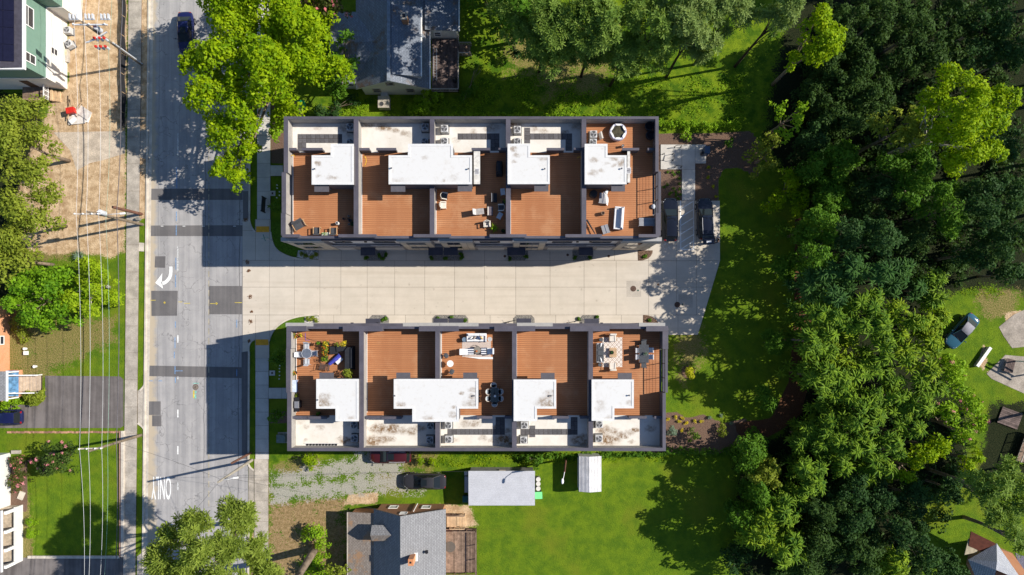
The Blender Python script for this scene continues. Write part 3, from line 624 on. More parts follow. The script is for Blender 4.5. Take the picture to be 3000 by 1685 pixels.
# condensers on the rear roofs, two for every house
M_ACB = mat('condenser_case', (.52,.52,.52), .5, .08, 3, metal=.0); M_ACD = mat('condenser_dark', (.05,.05,.055), .6)
def condenser(lab, x, y, z, group):
    t = thing('condenser', lab, 'air conditioner', (x, y, z), 0, group)
    b = MB().box(-.36,-.36,.04,.36,.36,.74).build('case', M_ACB, t, bev=.05)
    MB().box(-.44,-.44,0,.44,.44,.05).build('base_pad', mat('pad_plastic', (.09,.09,.09)), t)
    MB().cyl(0,0,.735,.745,.30,.30,20).build('fan_well', M_ACD, t)
    f = MB()
    for k in range(3):
        a = k*2.094+.4; f.face((0,0,.755),(.28*math.cos(a-.35),.28*math.sin(a-.35),.75),(.28*math.cos(a+.35),.28*math.sin(a+.35),.765))
    f.cyl(0,0,.745,.775,.07,.07,10).build('fan', mat('fan_grey', (.45,.45,.46), .4), t)
    g = MB()
    for r in (.12,.21,.30): g.ring(0,0,.78,.788,r+.008,r-.004,18)
    for k in range(4): g.ob(0,0,.788,.794,.6,.012,k*math.pi/4)
    g.build('grille', mat('grille_wire', (.30,.30,.31), .5), t)
    return t
ORD = ['first','second','third','fourth','fifth']
proto = None
for rown, lst in (('upper', [(1025.5,371.5),(1025.5,416.5),(1245.5,371.5),(1244,415),(1301.6,376),(1301.6,413),(1515.5,379),(1515.5,414),(1739,392.5),(1738,417)]),
                  ('lower', [(1036.5,1246),(1038,1284.7),(1260.4,1248),(1259,1289.5),(1313,1246),(1314,1288),(1536,1246),(1534,1290),(1756,1243.5),(1755,1285.5)])):
    for i, (a, b) in enumerate(lst):
        x, y = W(a, b, ZD+.75); far = (i % 2 == 0) == (rown == 'upper')
        lab = 'grey condenser on %s roof from street, %s row, %s' % (ORD[i//2], rown, 'by the rear wall' if far else 'by its white stair tower')
        if proto is None: proto = condenser(lab, x, y, ZD, 'condensers on the townhouse roofs')
        else: dup(proto, (x, y, ZD), [0,math.pi/2,math.pi,-math.pi/2][i % 4], lab)

# planting beds cut into the driveway in front of the doors
M_GRAV = None
def gravel_mat(name, c0, c1, sc=34):
    m, t, b = base_mat(name, .95, .15); p = t.pos(); v = t.new('ShaderNodeTexVoronoi'); v.inputs['Scale'].default_value = sc; t.put(v.inputs['Vector'], p)
    t.put(b.inputs['Base Color'], t.mix(t.ramp(v.outputs['Color'], 0, 1), c0, c1)); q = t.new('ShaderNodeBump'); q.inputs['Strength'].default_value = 1; q.inputs['Distance'].default_value = .03
    t.put(q.inputs['Height'], v.outputs['Distance']); q.invert = True; t.put(b.inputs['Normal'], q.outputs[0]); return m
M_GRAV = gravel_mat('bed_gravel', (.10,.095,.09), (.36,.335,.30), 22); M_STONE = gravel_mat('river_stone', (.22,.20,.18), (.75,.70,.64), 9)
M_MULCH = gravel_mat('bed_mulch', (.05,.03,.022), (.22,.14,.095), 14)
M_TURF = mat('clipped_turf', (.075,.15,.012), .95, .3, 6, .1, space='w', fine=.35, bump=.8, bscale=30)
def bed(pts, m, z=.085, k='structure'):
    o = MB().prism(WP(pts), .0, z).build('planting_bed', m); o['kind'] = k; return o
for x0, x1 in ((1066,1133),(1257,1356),(1487,1547),(1677,1738)): bed([(x0,734.5),(x1,734.5),(x1,751),(x1-9,763.5),(x0+9,763.5),(x0,751)], M_GRAV)
for x0, x1 in ((1082,1140),(1267,1372),(1504,1566),(1698,1756)): bed([(x0,947),(x1,947),(x1,933),(x1-9,923.5),(x0+9,923.5),(x0,933)], M_GRAV)
bed([(1868,734),(1912,734),(1911,742),(1906,751),(1898,758),(1884,763),(1869,764)], M_MULCH); bed([(1884,947),(1929,947),(1922,937),(1910,928),(1897,924),(1884,923)], M_MULCH)
bed([(874,734),(933,734),(933,759),(905,759.5),(880,756),(870,753)], M_STONE); bed([(893,929),(934,926.5),(934,947),(893,947)], M_STONE)
flat('lawn_strip', [(796,652),(905,652),(905,733),(874,733),(868,751),(850,749),(822,736),(806,722),(798,702),(796,690)], M_TURF, .06)
flat('lawn_strip', [(812,960),(834,945),(860,935),(893,929),(893,960)], M_TURF, .06)

# ------------------------------------------------------------------ neighbouring houses
def shingle(name, c0, c1, axis='y', leaf=None, sz=.16):
    """courses of roof shingles; axis = direction of the courses"""
    m, t, b = base_mat(name, .9, .15); p = t.pos(); s = t.new('ShaderNodeSeparateXYZ'); t.put(s.inputs[0], p); c_ = t.new('ShaderNodeCombineXYZ')
    t.put(c_.inputs[0], s.outputs[1 if axis == 'y' else 0]); t.put(c_.inputs[1], s.outputs[0 if axis == 'y' else 1])
    br = t.new('ShaderNodeTexBrick'); t.put(br.inputs['Vector'], c_.outputs[0]); br.inputs['Scale'].default_value = 1
    br.inputs['Brick Width'].default_value = .32; br.inputs['Row Height'].default_value = sz; br.inputs['Mortar Size'].default_value = .018
    br.inputs['Color1'].default_value = (*c0,1); br.inputs['Color2'].default_value = (*c1,1); br.inputs['Mortar'].default_value = (*[x*.45 for x in c0],1); br.inputs['Bias'].default_value = 0
    n = t.noise(p, .9, 5, .65); c = t.mix(t.ramp(n, .35, .7, 0, .45), br.outputs['Color'], tuple(x*.6 for x in c1))
    c = t.mix(t.ramp(t.noise(p, 18, 2), .4, .75, 0, .35), c, tuple(min(1,x*1.7) for x in c1))
    if leaf: c = t.mix(t.math('MULTIPLY', t.ramp(t.noise(p, .45, 5, .7), .53, .66), .85), c, leaf)
    t.put(b.inputs['Base Color'], c); return m
def brickmat(name, c0, c1, mo):
    m, t, b = base_mat(name, .9, .15); p = t.pos(); s = t.new('ShaderNodeSeparateXYZ'); t.put(s.inputs[0], p); c_ = t.new('ShaderNodeCombineXYZ')
    t.put(c_.inputs[0], t.math('ADD', s.outputs[0], s.outputs[1])); t.put(c_.inputs[1], s.outputs[2]); br = t.new('ShaderNodeTexBrick'); t.put(br.inputs['Vector'], c_.outputs[0])
    br.inputs['Scale'].default_value = 1; br.inputs['Brick Width'].default_value = .21; br.inputs['Row Height'].default_value = .075; br.inputs['Mortar Size'].default_value = .01
    for k, q in (('Color1', c0), ('Color2', c1), ('Mortar', mo)): br.inputs[k].default_value = (*q, 1)
    t.put(b.inputs['Base Color'], t.mix(t.ramp(t.noise(p, 1.2, 4), .3, .7, 0, .3), br.outputs['Color'], c0)); return m
def lapmat(name, col, rh=.12):
    m, t, b = base_mat(name, .7, .3); p = t.pos(); s = t.new('ShaderNodeSeparateXYZ'); t.put(s.inputs[0], p)
    f = t.math('FRACT', t.math('DIVIDE', s.outputs[2], rh)); q = t.new('ShaderNodeBump'); q.inputs['Strength'].default_value = .6; q.inputs['Distance'].default_value = .02
    t.put(q.inputs['Height'], f); t.put(b.inputs['Normal'], q.outputs[0]); t.put(b.inputs['Base Color'], t.mix(t.ramp(t.noise(p, 1.5, 4), .35, .7, 0, .25), col, tuple(x*.75 for x in col))); return m
M_BLUESH = shingle('blue_grey_shingle', (.155,.175,.21), (.225,.25,.295), 'y', (.17,.11,.07)); M_GREYSH = shingle('grey_shingle', (.20,.20,.21), (.27,.27,.28)); M_BRNSH = shingle('brown_grey_shingle', (.20,.165,.14), (.30,.26,.23), 'y', (.34,.20,.11))
M_LAPW = lapmat('white_lap', (.72,.71,.67)); M_LAPG = lapmat('green_lap', (.17,.285,.225), .16); M_LAPC = lapmat('cream_lap', (.74,.70,.64), .5)
M_BRICK = brickmat('red_brick', (.36,.15,.07), (.46,.21,.10), (.42,.30,.22)); M_ORB = brickmat('orange_brick', (.55,.21,.085), (.66,.29,.13), (.60,.42,.30))
M_TRIM = mat('white_trim', (.80,.79,.77), .6, .05, 3); M_OLDW = mat('weathered_wood', (.24,.165,.12), .9, .3, 2, space='w', piece=.22, fine=.3); M_GREYW = mat('grey_wood', (.13,.095,.085), .9, .3, 2, space='w', piece=.25, fine=.3); M_NEWW = mat('fresh_wood', (.50,.35,.21), .85, .15, 2, space='w', piece=.12)
def slope(p0, p1, p2, p3, t=.1):
    """roof plane with thickness: four corners, counter-clockwise from above"""
    mb = MB(); P = [p0,p1,p2,p3]; mb.add([tuple(p) for p in P]+[(p[0],p[1],p[2]-t) for p in P], [(0,1,2,3),(7,6,5,4)]+[((i+1)%4,i,4+i,4+(i+1)%4) for i in range(4)]); return mb
def gable_block(mb, x0, x1, xm, y0, y1, ze, zr):
    """walls with gable ends at y0 and y1"""
    mb.add([(x0,y0,0),(x1,y0,0),(x1,y1,0),(x0,y1,0),(x0,y0,ze),(x1,y0,ze),(x1,y1,ze),(x0,y1,ze),(xm,y0,zr),(xm,y1,zr)],
      [(0,1,5,8,4),(2,3,7,9,6),(1,2,6,5),(3,0,4,7),(4,8,9,7),(8,5,6,9),(3,2,1,0)]); return mb
def window(par, axis, c, a0, a1, z0, z1, d=1, m=None, div=True):
    """framed window on a wall plane; axis 'x' = wall at x=c, d = side it faces"""
    f = MB(); g = MB()
    def bx(mb, u0, u1, w0, w1, o0, o1):
        if axis == 'x': mb.box(c+d*o0, u0, w0, c+d*o1, u1, w1)
        else: mb.box(u0, c+d*o0, w0, u1, c+d*o1, w1)
    t = .09
    bx(f, a0, a1, z1-t, z1, 0, .06); bx(f, a0, a1, z0, z0+t, 0, .06); bx(f, a0, a0+t, z0+t, z1-t, 0, .06); bx(f, a1-t, a1, z0+t, z1-t, 0, .06)
    if div: bx(f, a0+t, a1-t, (z0+z1)/2-.03, (z0+z1)/2+.03, .005, .05)
    w = f.build('window', m or M_TRIM, par); bx(g, a0+t, a1-t, z0+t, z1-t, -.01, .02); g.build('pane', M_GLASS, w); return w
def planks(parent, x0, y0, x1, y1, z, m, w=.14, along='y', name='board', t=.03):
    n = max(1, round(((x1-x0) if along == 'y' else (y1-y0))/w)); L = (y1-y0) if along == 'y' else (x1-x0); d = ((x1-x0) if along == 'y' else (y1-y0))/n
    me = (MB().box(-d/2+.006, -L/2, 0, d/2-.006, L/2, t) if along == 'y' else MB().box(-L/2, -d/2+.006, 0, L/2, d/2-.006, t)).mesh(name, m)
    for k in range(n): part(name, me, parent, (x0+(k+.5)*d if along == 'y' else (x0+x1)/2, (y0+y1)/2 if along == 'y' else y0+(k+.5)*d, z-t+random.uniform(-.003,.003)))
def railing(parent, a, b, z, h=.95, m=None, step=.16, name='railing'):
    a, b = Vector(a), Vector(b); n = max(2, int((b-a).length/step)); mb = MB(); ang = math.atan2(b.y-a.y, b.x-a.x); L = (b-a).length; c = (a+b)/2
    mb.ob(c.x, c.y, z+h-.06, z+h, L, .1, ang); mb.ob(c.x, c.y, z+.08, z+.13, L, .05, ang)
    for k in range(n+1): p = a+(b-a)*k/n; r = .09 if k % max(1, n//3) == 0 else .03; mb.ob(p.x, p.y, z if r > .05 else z+.1, z+h-.02, r, r, ang)
    return mb.build(name, m or M_OLDW, parent)
random.seed(4)
# white house with blue-grey roof, upper middle
t = thing('house', 'white house with blue grey shingle roof and wooden deck behind the upper row', 'house', (-13, 31, 0), world=True)
gable_block(MB(), -16.5, -9.35, -13.0, 26.25, 40, 2.62, 5.05).build('wall', M_LAPW, t)
w = slope((-17.0,26.0,2.65),(-13.0,26.0,5.2),(-13.0,40.3,5.2),(-17.0,40.3,2.65)).build('roof', M_BLUESH, t); slope((-13.0,26.0,5.2),(-9.0,26.0,2.65),(-9.0,40.3,2.65),(-13.0,40.3,5.2)).build('roof', M_BLUESH, t)
MB().ob(-13,33.15,5.14,5.23,.34,14.3).build('ridge_cap', mat('ridge_shingle', (.22,.25,.29), .9), t); MB().box(-9.0,26.0,2.55,-8.86,32.3,2.7).build('gutter', M_TRIM, t)
MB().add([(-17.0,25.97,2.5),(-13,25.97,5.06),(-9,25.97,2.5),(-9,25.97,2.66),(-13,25.97,5.22),(-17,25.97,2.66)], [(0,1,4,5),(1,2,3,4)]).build('barge_board', M_TRIM, t)
for a0, a1, z0, z1 in ((-15.4,-14.5,.9,2.0),(-11.7,-10.8,.9,2.0),(-13.6,-12.7,3.1,4.0)): window(t, 'y', 26.25, a0, a1, z0, z1, -1, M_OLDC)
MB().box(-19.2,26.9,0,-16.4,34.0,2.6).build('wall', M_LAPW, t)
slope((-19.5,26.6,2.62),(-16.6,26.6,2.62),(-14.45,30.5,4.25),(-19.5,30.5,4.25)).build('roof', M_BLUESH, t); slope((-19.5,30.5,4.25),(-14.45,30.5,4.25),(-16.6,34.4,2.62),(-19.5,34.4,2.62)).build('roof', M_BLUESH, t)
window(t, 'y', 26.9, -18.3, -17.5, .9, 1.9, -1)
MB().add([(-9.85,26.9,3.15),(-9.85,34.0,3.15),(-9.85,34.0,4.3),(-9.85,26.9,4.3),(-12.5,26.9,4.9),(-12.5,34.0,4.9)], [(0,1,2,3),(0,3,4),(1,5,2)]).build('dormer_wall', M_LAPW, t)
dr = slope((-9.7,26.75,4.32),(-9.7,34.15,4.32),(-12.7,34.15,5.1),(-12.7,26.75,5.1)).build('dormer_roof', M_BLUESH, t); MB().box(-9.72,26.75,4.18,-9.6,34.15,4.34).build('fascia', M_TRIM, dr)
for y in (28.4, 30.2, 31.9): window(t, 'x', -9.85, y, y+.8, 3.3, 4.1, 1)
MB().box(-9.35,32.4,0,-6.05,36.5,2.85).build('wall', M_LAPW, t); slope((-9.4,32.2,3.3),(-5.8,32.2,2.9),(-5.8,37,2.9),(-9.4,37,3.3)).build('roof', M_BLUESH, t); window(t, 'y', 32.4, -8.6, -7.8, 1.1, 2.2, -1); MB().box(-5.8,32.2,2.78,-5.68,37,2.93).build('gutter', M_TRIM, t)
ch = MB().box(-11.55,32.1,3.5,-10.95,32.75,6.0).build('chimney', M_BRICK, t); MB().box(-11.6,32.05,6.0,-10.9,32.8,6.1).build('chimney_cap', M_OLDC, ch); MB().box(-11.4,32.25,6.09,-11.1,32.6,6.12).build('flue', M_BLACK, ch)
dk = MB().box(-8.95,26.4,.3,-5.95,32.3,.55).build('deck', M_DARKB, t); planks(dk, -8.95, 26.4, -5.95, 32.3, .585, M_GREYW, .15)
railing(t, (-5.95,26.4), (-5.95,30.6), .55, .95, M_OLDC); railing(t, (-5.95,31.8), (-5.95,36.8), .55, .95, M_OLDC); railing(t, (-8.9,26.4), (-5.95,26.4), .55, .95, M_OLDC)
for k in range(4): MB().box(-5.9+k*.3,30.6,.0,-5.6+k*.3,31.75,.5-.12*k).build('step', M_OLDW, t)
for y in (30.6, 31.75): railing(t, (-5.9,y), (-4.6,y), .0, 1.0, M_OLDC)
dsh = MB().ell(-10.0,27.1,3.35,.3,.3,.08,12,6); dsh.tube([(-10.0,27.1,2.9),(-10.0,27.1,3.3)], .03).build('satellite_dish', mat('dish_grey', (.4,.4,.42), .5), t)
ld = MB(); 
for x in (-8.78,-8.42): ld.box(x-.03,27.6,.6,x+.03,31.3,.68)
for k in range(12): ld.box(-8.75,27.75+k*.31,.62,-8.45,27.79+k*.31,.66)
tag(ld.build('ladder', mat('aluminium', (.45,.45,.46), .4, metal=.5)), 'grey ladder lying flat on the shaded wooden deck behind white house', 'ladder')
tag(MB().ell(-6.4,27.6,.95,.3,.38,.4,12,6).cyl(-6.4,27.6,.58,.9,.2,.25).build('kettle_grill', M_BLACK), 'black kettle grill near the corner of the shaded deck', 'grill')
pk = thing('package_unit', 'beige air conditioning unit standing in grass below white gable wall', 'air conditioner', (*W(1128,306),0))
MB().box(-.62,-.66,0,.62,.66,.95).build('case', mat('beige_case', (.46,.41,.34), .7, .12), pk); MB().ring(-.22,-.25,.95,.99,.3,.25).build('fan_ring', M_OLDC, pk); MB().cyl(-.22,-.25,.945,.96,.25).build('fan', M_ACD, pk)
MB().box(-.35,.66,.1,.4,1.35,.7).build('duct', M_ACB, pk)

# brick house with grey roof, bottom middle
t = thing('house', 'brick house with grey shingle roof, small dormer and brown wooden deck', 'house', (-12, -28, 0), world=True)
gable_block(MB(), -14.7, -7.55, -11.7, -42, -19.85, 2.7, 5.4).build('wall', M_BRICK, t)
slope((-15.05,-42,2.72),(-11.7,-42,5.62),(-11.7,-19.75,5.62),(-15.05,-19.75,2.72)).build('roof', shingle('grey_shingle_west', (.21,.215,.235), (.28,.285,.30)), t)
slope((-11.7,-42,5.62),(-7.2,-42,2.72),(-7.2,-19.75,2.72),(-11.7,-19.75,5.62)).build('roof', M_GREYSH, t)
MB().add([(-15.05,-19.72,2.56),(-11.7,-19.72,5.46),(-7.2,-19.72,2.56),(-7.2,-19.72,2.74),(-11.7,-19.72,5.64),(-15.05,-19.72,2.74)], [(5,4,1,0),(4,3,2,1)]).build('barge_board', M_BRNSH, t)
for a0, a1, z0, z1 in ((-13.6,-12.6,.9,2.1),(-10.0,-9.0,.9,2.1),(-12.0,-11.2,3.6,4.5)): window(t, 'y', -19.85, a0, a1, z0, z1, 1)
MB().tube([(-10.6,-19.75,.3),(-10.6,-19.75,3.6)], .05).build('downpipe', M_TRIM, t)
MB().box(-17.6,-42,0,-14.7,-20.35,2.2).build('wall', M_BRICK, t); slope((-17.95,-42,2.3),(-14.75,-42,2.75),(-14.75,-20.2,2.75),(-17.95,-20.2,2.3)).build('roof', M_BRNSH, t); MB().box(-18.05,-42,2.2,-17.95,-20.2,2.34).build('gutter', M_OLDC, t)
slope((-15.0,-22.85,3.95),(-12.6,-22.85,3.95),(-12.2,-22.0,4.75),(-15.0,-22.0,4.75)).build('dormer_roof', M_BRNSH, t); slope((-15.0,-22.0,4.75),(-12.2,-22.0,4.75),(-12.6,-21.15,3.95),(-15.0,-21.15,3.95)).build('dormer_roof', M_GREYSH, t)
MB().add([(-14.85,-22.7,2.9),(-14.85,-21.3,2.9),(-14.85,-21.3,3.95),(-14.85,-22,4.65),(-14.85,-22.7,3.95),(-12.8,-22.7,4.4),(-12.8,-21.3,4.4)], [(1,0,4,3,2),(0,5,4),(1,2,6)]).build('dormer_wall', M_LAPW, t); window(t, 'x', -14.85, -22.35, -21.65, 3.1, 3.9, -1)
ch = MB().box(-10.75,-24.65,3.9,-10.2,-23.95,6.5).build('chimney', M_ORB, t); MB().box(-10.6,-24.4,6.5,-10.4,-24.2,6.52).build('flue', M_BLACK, ch); MB().box(-10.85,-24.75,3.95,-10.0,-23.85,4.75).build('flashing', M_TRIM, ch)
MB().cyl(-9.1,-23.9,3.9,4.4,.12,.1,8).cyl(-9.1,-23.9,4.4,4.5,.2,.15,8).build('roof_vent', M_BLACK, t)
x0, y1 = W(1304,1545); x1, y0 = W(1397,1672)
dk = MB().box(x0,y0,.35,x1,y1,.62).build('deck', M_DARKB, t); planks(dk, x0, y0, x1, y1, .66, M_OLDW, .16)
railing(t, (x1-.05,y0), (x1-.05,y1), .62, 1.0, M_OLDW, .13); railing(t, (x0+.9,y1-.05), (x1,y1-.05), .62, 1.0, M_OLDW, .13); railing(t, (x0,y0+.05), (x1,y0+.05), .62, 1.0, M_OLDW, .13)
x2, y3 = W(1310,1502); x3, y2 = W(1362,1540); ln = MB().box(x2,y2,.3,x2+1.1,y3,.6).build('landing', M_DARKB, t); planks(ln, x2, y2, x2+1.1, y3, .64, M_NEWW, .16)
for k in range(3): MB().box(x2+1.12+k*.32,y2+.05,0,x2+1.42+k*.32,y3-.05,.48-.15*k).build('step', M_NEWW, t)
railing(t, (x2,y3), (x3,y3), .55, .95, M_OLDW, .13); railing(t, (x2+.4,y2), (x3,y2), .5, .95, M_NEWW, .16)
tb = thing('patio_table', 'round glass patio table standing on brown deck of brick house', 'table', (*W(1320,1597,.7),.66)); MB().cyl(0,0,.68,.7,.6,.6,20).build('table_top', mat('smoked_glass', (.14,.12,.10), .15, .1), tb); MB().cyl(0,0,0,.68,.05,.05,8).cyl(0,0,0,.05,.3,.25,12).build('stem', M_BLACK, tb)

# metal garage, tin shed and clutter beside them
def ribs(parent, x0, x1, y0, y1, zf, n, along='x', m=None):
    for k in range(n):
        u = (k+.5)/n
        if along == 'x': y = y0+(y1-y0)*u; MB().add([(x0,y-.03,zf(y)+.001),(x1,y-.03,zf(y)+.001),(x1,y+.03,zf(y)+.001),(x0,y+.03,zf(y)+.001),(x0,y,zf(y)+.014),(x1,y,zf(y)+.014)], [(0,1,5,4),(2,3,4,5),(0,4,3),(1,2,5)]).build('rib', m, parent)
        else: x = x0+(x1-x0)*u; MB().add([(x-.03,y0,zf(x)+.001),(x-.03,y1,zf(x)+.001),(x+.03,y1,zf(x)+.001),(x+.03,y0,zf(x)+.001),(x,y0,zf(x)+.035),(x,y1,zf(x)+.035)], [(1,0,4,5),(3,2,5,4),(0,3,4),(2,1,5)]).build('rib', m, parent)
M_TIN = mat('pale_tin', (.50,.505,.54), .6, .05, .8, space='w', metal=.0, fine=.1); M_TINW = mat('white_tin', (.66,.65,.66), .5, .12, 1.5, space='w')
t = thing('garage', 'long pale metal roofed garage on the lawn beside brick house', 'garage', (-1.1,-17.6,0), world=True)
MB().box(-4.6,-19.25,0,2.35,-15.72,2.25).build('wall', mat('grey_block', (.33,.32,.31), .9), t)
rf = slope((-4.75,-19.45,2.32),(2.5,-19.45,2.32),(2.5,-15.62,2.6),(-4.75,-15.62,2.6)).build('roof', M_TIN, t); zf = lambda y: 2.32+.28*(y+19.45)/3.83
ribs(rf, -4.75, 2.5, -19.45, -15.62, zf, 14, 'x', M_TIN); MB().box(-1.4,-15.72,1.5,-.7,-15.66,1.9).build('vent', M_OLDC, t)
tn = thing('tin_shed', 'small white corrugated tin shed standing on the mown lawn', 'shed', (8.7,-16.4,0), world=True)
xa, ya = W(1695.6,1337,2.3); xb, yb = W(1762,1441,2.3); xm = W(1727,0,2.7)[0]
gable_block(MB(), xa+.08, xb-.08, xm, yb+.05, ya-.05, 2.1, 2.5).build('wall', M_TINW, tn)
r1 = slope((xa,yb,2.18),(xm,yb,2.62),(xm,ya,2.62),(xa,ya,2.18)).build('roof', M_TINW, tn); r2 = slope((xm,yb,2.62),(xb,yb,2.18),(xb,ya,2.18),(xm,ya,2.62)).build('roof', M_TINW, tn)
ribs(r1, xa, xm, yb, ya, lambda x: 2.18+.44*(x-xa)/(xm-xa), 8, 'y', M_TINW); ribs(r2, xm, xb, yb, ya, lambda x: 2.62-.44*(x-xm)/(xb-xm), 8, 'y', M_TINW)
for k, b in enumerate((1405,1418,1432)):
    d = thing('drum', ['white topped drum beside garage wall, farthest from the green bin','white topped drum beside garage wall, middle of three','white topped drum beside garage wall, next to green bin'][k], 'drum', (*W(1577,b,.9),0), 0, 'drums beside the garage')
    MB().cyl(0,0,0,.85,.24,.24,16).build('body', mat('drum_grey', (.25,.24,.22), .7), d); MB().cyl(0,0,.85,.89,.255,.25,16).build('lid', mat('drum_lid', (.62,.60,.56), .6, .1, 6), d)
def bin_(name, lab, px, py, col, rot=0, sz=(.6,.55,1.0)):
    d = thing(name, lab, 'bin', (*W(px,py,sz[2]),0), rot); m = mat(name+'_%d' % px, col, .55, .1)
    MB().prism([(-sz[0]*.42,-sz[1]*.42),(sz[0]*.42,-sz[1]*.42),(sz[0]*.42,sz[1]*.42),(-sz[0]*.42,sz[1]*.42)], .08, sz[2]-.06, [(-sz[0]/2,-sz[1]/2),(sz[0]/2,-sz[1]/2),(sz[0]/2,sz[1]/2),(-sz[0]/2,sz[1]/2)]).build('body', m, d)
    MB().box(-sz[0]*.54,-sz[1]*.54,sz[2]-.06,sz[0]*.54,sz[1]*.56,sz[2]).build('lid', m, d); MB().tube([(-sz[0]*.4,sz[1]*.62,sz[2]-.06),(sz[0]*.4,sz[1]*.62,sz[2]-.06)], .025).build('handle', M_BLACK, d)
    for q in (-1,1): w = MB().tube([(q*sz[0]*.36,sz[1]*.45,.1),(q*sz[0]*.46,sz[1]*.45,.1)], .1, 10).build('wheel', M_BLACK, d)
bin_('wheeled_bin', 'pale green wheeled bin at corner of the metal garage', 1578, 1452, (.20,.72,.28), .05, (.75,.7,1.0))
bin_('wheeled_bin', 'green bin under the big street tree beside upper row', 880, 305, (.02,.42,.16), .1, (.8,.75,1.05))
bin_('wheeled_bin', 'dark green wheeled bin by the west corner of the garage', 1365, 1463, (.02,.10,.085), .0, (.7,.65,1.0))
bn = thing('bench', 'grey bench against the shaded west wall of the garage', 'bench', (*W(1366,1420,.5),0)); MB().box(-.2,-.9,.4,.2,.9,.45).build('seat', M_TIN, bn); MB().box(.2,-.9,.4,.26,.9,.8).build('backrest', M_TIN, bn)
for y in (-.8,.8): MB().box(-.18,y-.04,0,.22,y+.04,.4).build('leg', M_BLACK, bn)
tag(MB().box(*W(1360,1393,.5),0,*W(1370,1382,.5),.5).build('box', M_TINW), 'white box against the west wall of the garage', 'box')

# green three-storey house, upper left
t = thing('house', 'green and cream sided house with dark solar panels, upper left', 'house', (-56,36,0), world=True)
MB().box(-66,26.85,0,-50.1,60,3.55).build('wall', M_LAPC, t); MB().box(-66,26.88,3.55,-50.13,60,7.75).build('wall', M_LAPG, t)
MB().box(-66,34.5,0,-48.4,60,3.5).build('wall', M_LAPC, t); MB().box(-66,34.53,3.5,-48.43,60,7.7).build('wall', M_LAPG, t)
MB().box(-66,26.8,3.5,-50.06,26.86,3.62).box(-50.12,26.8,3.5,-50.06,34.5,3.62).box(-50.12,34.45,3.46,-48.36,34.5,3.58).build('band_board', M_TRIM, t)
rf = slope((-66,26.4,9.6),(-49.75,26.4,7.75),(-49.75,60,7.75),(-66,60,9.6),.2).build('roof', mat('dark_roof', (.06,.055,.07), .7), t)
MB().box(-49.76,26.4,7.5,-49.55,60,7.8).box(-66,26.25,7.5,-49.55,26.4,7.78).build('gutter', M_TRIM, t)
M_SOL = mat('solar_cell', (.012,.012,.03), .25, .1, 2, .5)
for j in range(9):
    for i in range(5):
        xq = -50.5-i*1.05; zq = 7.75+(-49.75-xq)*.1139; ya_ = 27.0+j*1.72
        slope((xq-1.0,ya_,zq+.1+.1139),(xq,ya_,zq+.1),(xq,ya_+1.68,zq+.1),(xq-1.0,ya_+1.68,zq+.1+.1139),.04).build('solar_panel', M_SOL, t)
window(t, 'x', -50.1, 31.2, 33.3, 5.6, 7.3); window(t, 'x', -50.1, 27.5, 28.5, 5.3, 7.0); window(t, 'x', -50.1, 29.8, 30.6, 1.7, 2.9); window(t, 'x', -48.4, 37.5, 38.3, 4.5, 6.2)
st = MB().box(-54.6,25.2,.5,-51.7,26.82,.75).build('porch_deck', M_DARKB, t); planks(st, -54.6, 25.2, -51.7, 26.82, .79, M_OLDW, .15, 'x')
railing(t, (-54.6,25.2), (-51.7,25.2), .75, .9, M_NEWW); railing(t, (-51.7,25.2), (-51.7,26.8), .75, .9, M_TRIM)
for k in range(3): MB().box(-51.68+k*.3,25.4,0,-51.4+k*.3,26.6,.62-.2*k).build('step', M_NEWW, t)
MB().box(-53.6,26.8,.8,-52.7,26.87,2.8).build('entry_door', mat('brown_door', (.10,.055,.03), .6), t)
for k, (a, b, l) in enumerate(((194,86,'beige condenser beside cream wall, farther from the hatch'),(198,126,'beige condenser beside cream wall, next to the hatch'))): dup(proto, (*W(a,b,.8),0), k*.5, l)['group'] = 'condensers beside the cream wall'
hb = thing('cellar_hatch', 'pale sloping cellar hatch against the cream house wall', 'hatch', (*W(187,160,.4),0)); MB().add([(-.35,-.8,0),(.45,-.8,0),(.45,.8,0),(-.35,.8,0),(-.35,-.8,.8),(.45,-.8,.3),(.45,.8,.3),(-.35,.8,.8)], [(3,2,1,0),(4,5,6,7),(0,1,5,4),(1,2,6,5),(2,3,7,6),(3,0,4,7)]).build('frame', M_OLDC, hb); MB().add([(-.25,-.1,.74),(.35,-.1,.37),(.35,.5,.37),(-.25,.5,.74)], [(0,1,2,3)]).tf(0,(0,0,.02)).build('panel', mat('hatch_panel', (.42,.38,.26)), hb)
# building waste on the plot
wp = thing('waste_pile', 'pile of white boards and timber offcuts on the dirt plot', 'waste pile', (*W(232,340),0))
for k, (x, y, lx, ly, r, m) in enumerate(((.3,.1,2.0,1.1,-.35,M_TRIM),(-.2,-.5,1.9,.9,.1,mat('plasterboard', (.6,.55,.5))),(.7,.3,1.5,1.0,-.6,mat('plasterboard', (.6,.55,.5))),(-.5,-.6,.8,.5,.7,M_TRIM))): MB().ob(x,y,.02+k*.09,.09+k*.09,lx,ly,r).build('sheet', m, wp)
for k, (x, y, L_, r) in enumerate(((-.3,.9,2.2,1.9),(.2,.9,1.6,.9),(-.9,.2,1.4,1.5),(-.6,1.4,2.0,1.6))): MB().ob(x,y,.36+k*.05,.41+k*.05,L_,.1,r).build('timber', M_NEWW, wp)
rc = thing('cooler', 'red cooler box lying on the building waste pile', 'cooler', (*W(209,325,.6),.4), .2); MB().box(-.42,-.3,0,.42,.3,.42).build('body', mat('red_plastic', (.62,.03,.02), .5), rc); MB().box(-.44,-.32,.42,.44,.32,.5).build('lid', mat('red_plastic', (.62,.03,.02), .5), rc)
